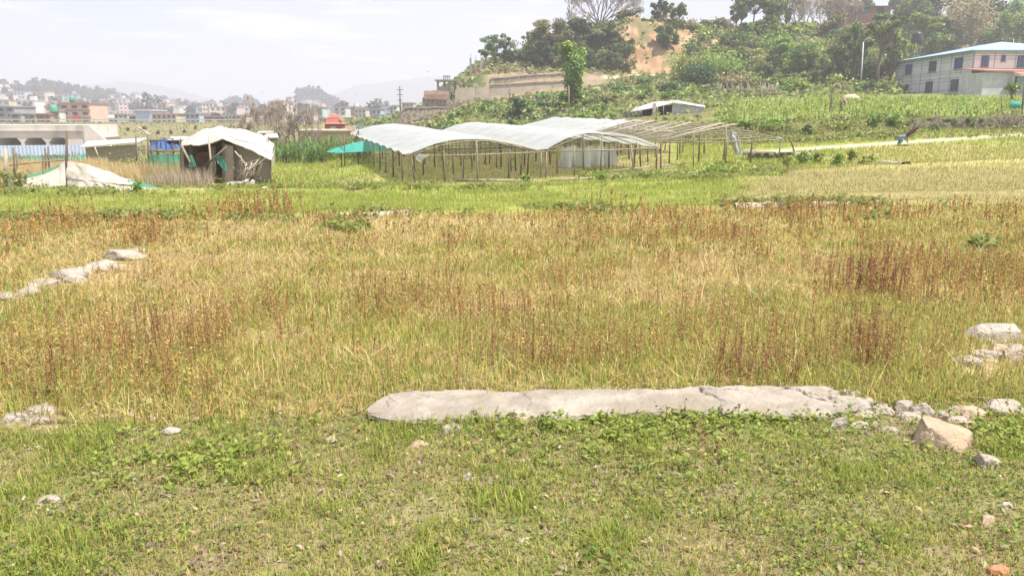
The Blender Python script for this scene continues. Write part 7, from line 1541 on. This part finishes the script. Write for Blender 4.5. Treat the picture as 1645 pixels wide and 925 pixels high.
# ------------------------------------------------------------------ person working at the path under an umbrella
def person():
    p = hit(1447, 234.5); Y = p[1]; s = Y / FPX          # metres per photo pixel there
    skin = mat('brown_skin', (.30,.17,.11), (.25,.14,.09)); shirt = mat('grey_blue_shirt', (.20,.22,.29), (.15,.17,.23), scale=8); cloth = mat('teal_skirt', (.05,.30,.36), (.04,.24,.29), scale=6); hair = mat('black_hair', (.02,.018,.016)); umb = mat('maroon_umbrella', (.075,.022,.026), (.05,.016,.02), scale=6); umb2 = mat('faded_pink_panel', (.50,.34,.27), (.42,.27,.22))
    # joints: squatting, back bent forward to the right
    J = {'pel': (-.28, .0, .26), 'wai': (-.14, 0, .46), 'che': (.10, 0, .56), 'nec': (.24, 0, .60), 'hea': (.34, 0, .60), 'top': (.44, 0, .56), 'sl': (.16, -.18, .56), 'el': (.26, -.22, .34), 'hl': (.42, -.12, .20), 'sr': (.16, .18, .56), 'er': (.34, .22, .48), 'hr': (.44, .10, .52),
         'kl': (.08, -.16, .40), 'al': (-.12, -.15, .07), 'tl': (.04, -.16, .03), 'kr': (.10, .16, .38), 'ar': (-.10, .15, .07), 'tr': (.06, .16, .03)}
    E = [('pel', 'wai'), ('wai', 'che'), ('che', 'nec'), ('nec', 'hea'), ('hea', 'top'), ('che', 'sl'), ('sl', 'el'), ('el', 'hl'), ('che', 'sr'), ('sr', 'er'), ('er', 'hr'), ('pel', 'kl'), ('kl', 'al'), ('al', 'tl'), ('pel', 'kr'), ('kr', 'ar'), ('ar', 'tr')]
    Rr = {'pel': .17, 'wai': .15, 'che': .15, 'nec': .06, 'hea': .095, 'top': .08, 'sl': .075, 'el': .05, 'hl': .038, 'sr': .075, 'er': .05, 'hr': .038, 'kl': .085, 'al': .05, 'tl': .045, 'kr': .085, 'ar': .05, 'tr': .045}
    ks = list(J); base = np.array((p[0] - .05, Y, p[2]))
    me = bpy.data.meshes.new('person'); me.from_pydata([J[k] for k in ks], [(ks.index(a), ks.index(b)) for a, b in E], []); o = bpy.data.objects.new('person', me); o.location = base.tolist(); link(o)
    md = o.modifiers.new('skin', 'SKIN'); sv = me.skin_vertices[0].data
    for i, k in enumerate(ks): sv[i].radius = (Rr[k], Rr[k]); sv[i].use_root = (k == 'pel')
    ss = o.modifiers.new('sub', 'SUBSURF'); ss.levels = 2; ss.render_levels = 2
    dg = bpy.context.evaluated_depsgraph_get(); me2 = bpy.data.meshes.new_from_object(o.evaluated_get(dg)); o.modifiers.clear(); o.data = me2; me2.materials.clear()
    for m_ in (skin, shirt, cloth): me2.materials.append(m_)
    for f in me2.polygons:
        c = f.center; f.use_smooth = True
        low = c.z < .12; legs = (c.x < -.16 and c.z < .42) or (c.z < .42 and c.x < .16 and abs(c.y) > .07 and c.z < .45 and c.x > -.2 and not (c.x > .12 and c.z > .2 and abs(c.y) > .16))
        f.material_index = 0 if (low or c.x > .25 and c.z > .3 and abs(c.y) < .14) else 2 if legs else 1
    tag(o, 'person in a grey blue top and teal skirt squatting bent over beside the path', 'person')
    b = MB(); th, ph = np.meshgrid(np.linspace(0, 2 * np.pi, 16), np.linspace(0, np.pi * .55, 8)); G = np.stack([.115 * np.sin(ph) * np.cos(th) + .37, .115 * np.sin(ph) * np.sin(th), .115 * np.cos(ph) + .59], -1); b.grid(G + base); b.build('hair', hair, o)
    # umbrella leaning over the shoulder, tilted towards the right
    hub = np.array((p[0] + .52, Y + .05, p[2] + .95)); ax = np.array((-.56, .36, .72)); ax /= np.linalg.norm(ax); u = np.cross(ax, (0, 1, 0)); u /= np.linalg.norm(u); v = np.cross(ax, u)
    r = empty('umbrella', p + (.42, .05, .3), 'maroon umbrella tilted over the squatting person', 'umbrella'); n = 16; G = []
    for i in range(7):
        f = i / 6; row = []
        for k in range(n + 1): t = 2 * math.pi * k / n; rr = .60 * math.sin(f * 1.25) / math.sin(1.25); dz = .19 * (1 - math.cos(f * 1.25)) / (1 - math.cos(1.25)) + (.03 * f if k % 2 else 0); row.append(hub + (u * math.cos(t) + v * math.sin(t)) * rr - ax * dz)
        G.append(row)
    b = MB(); b.grid(np.array(G), smooth=False); me_ = b.build('canopy', [umb, umb2], r, thick=.006)
    for f in me_.data.polygons: f.material_index = 1 if (f.index % n) in (6, 7, 8) else 0
    b = MB(); b.tube([hub + ax * .06, hub - ax * .45, np.array((base[0] + .44, base[1] + .10, base[2] + .53))], .012, 6); b.build('shaft', M['pole_dark'], r)
    for k in range(8): t = 2 * math.pi * k / 8; b = MB(); b.tube([hub - ax * .02, hub + (u * math.cos(t) + v * math.sin(t)) * .35 - ax * .08, hub + (u * math.cos(t) + v * math.sin(t)) * .59 - ax * .195], .006, 4); b.build('rib', M['pole_dark'], r)
person()
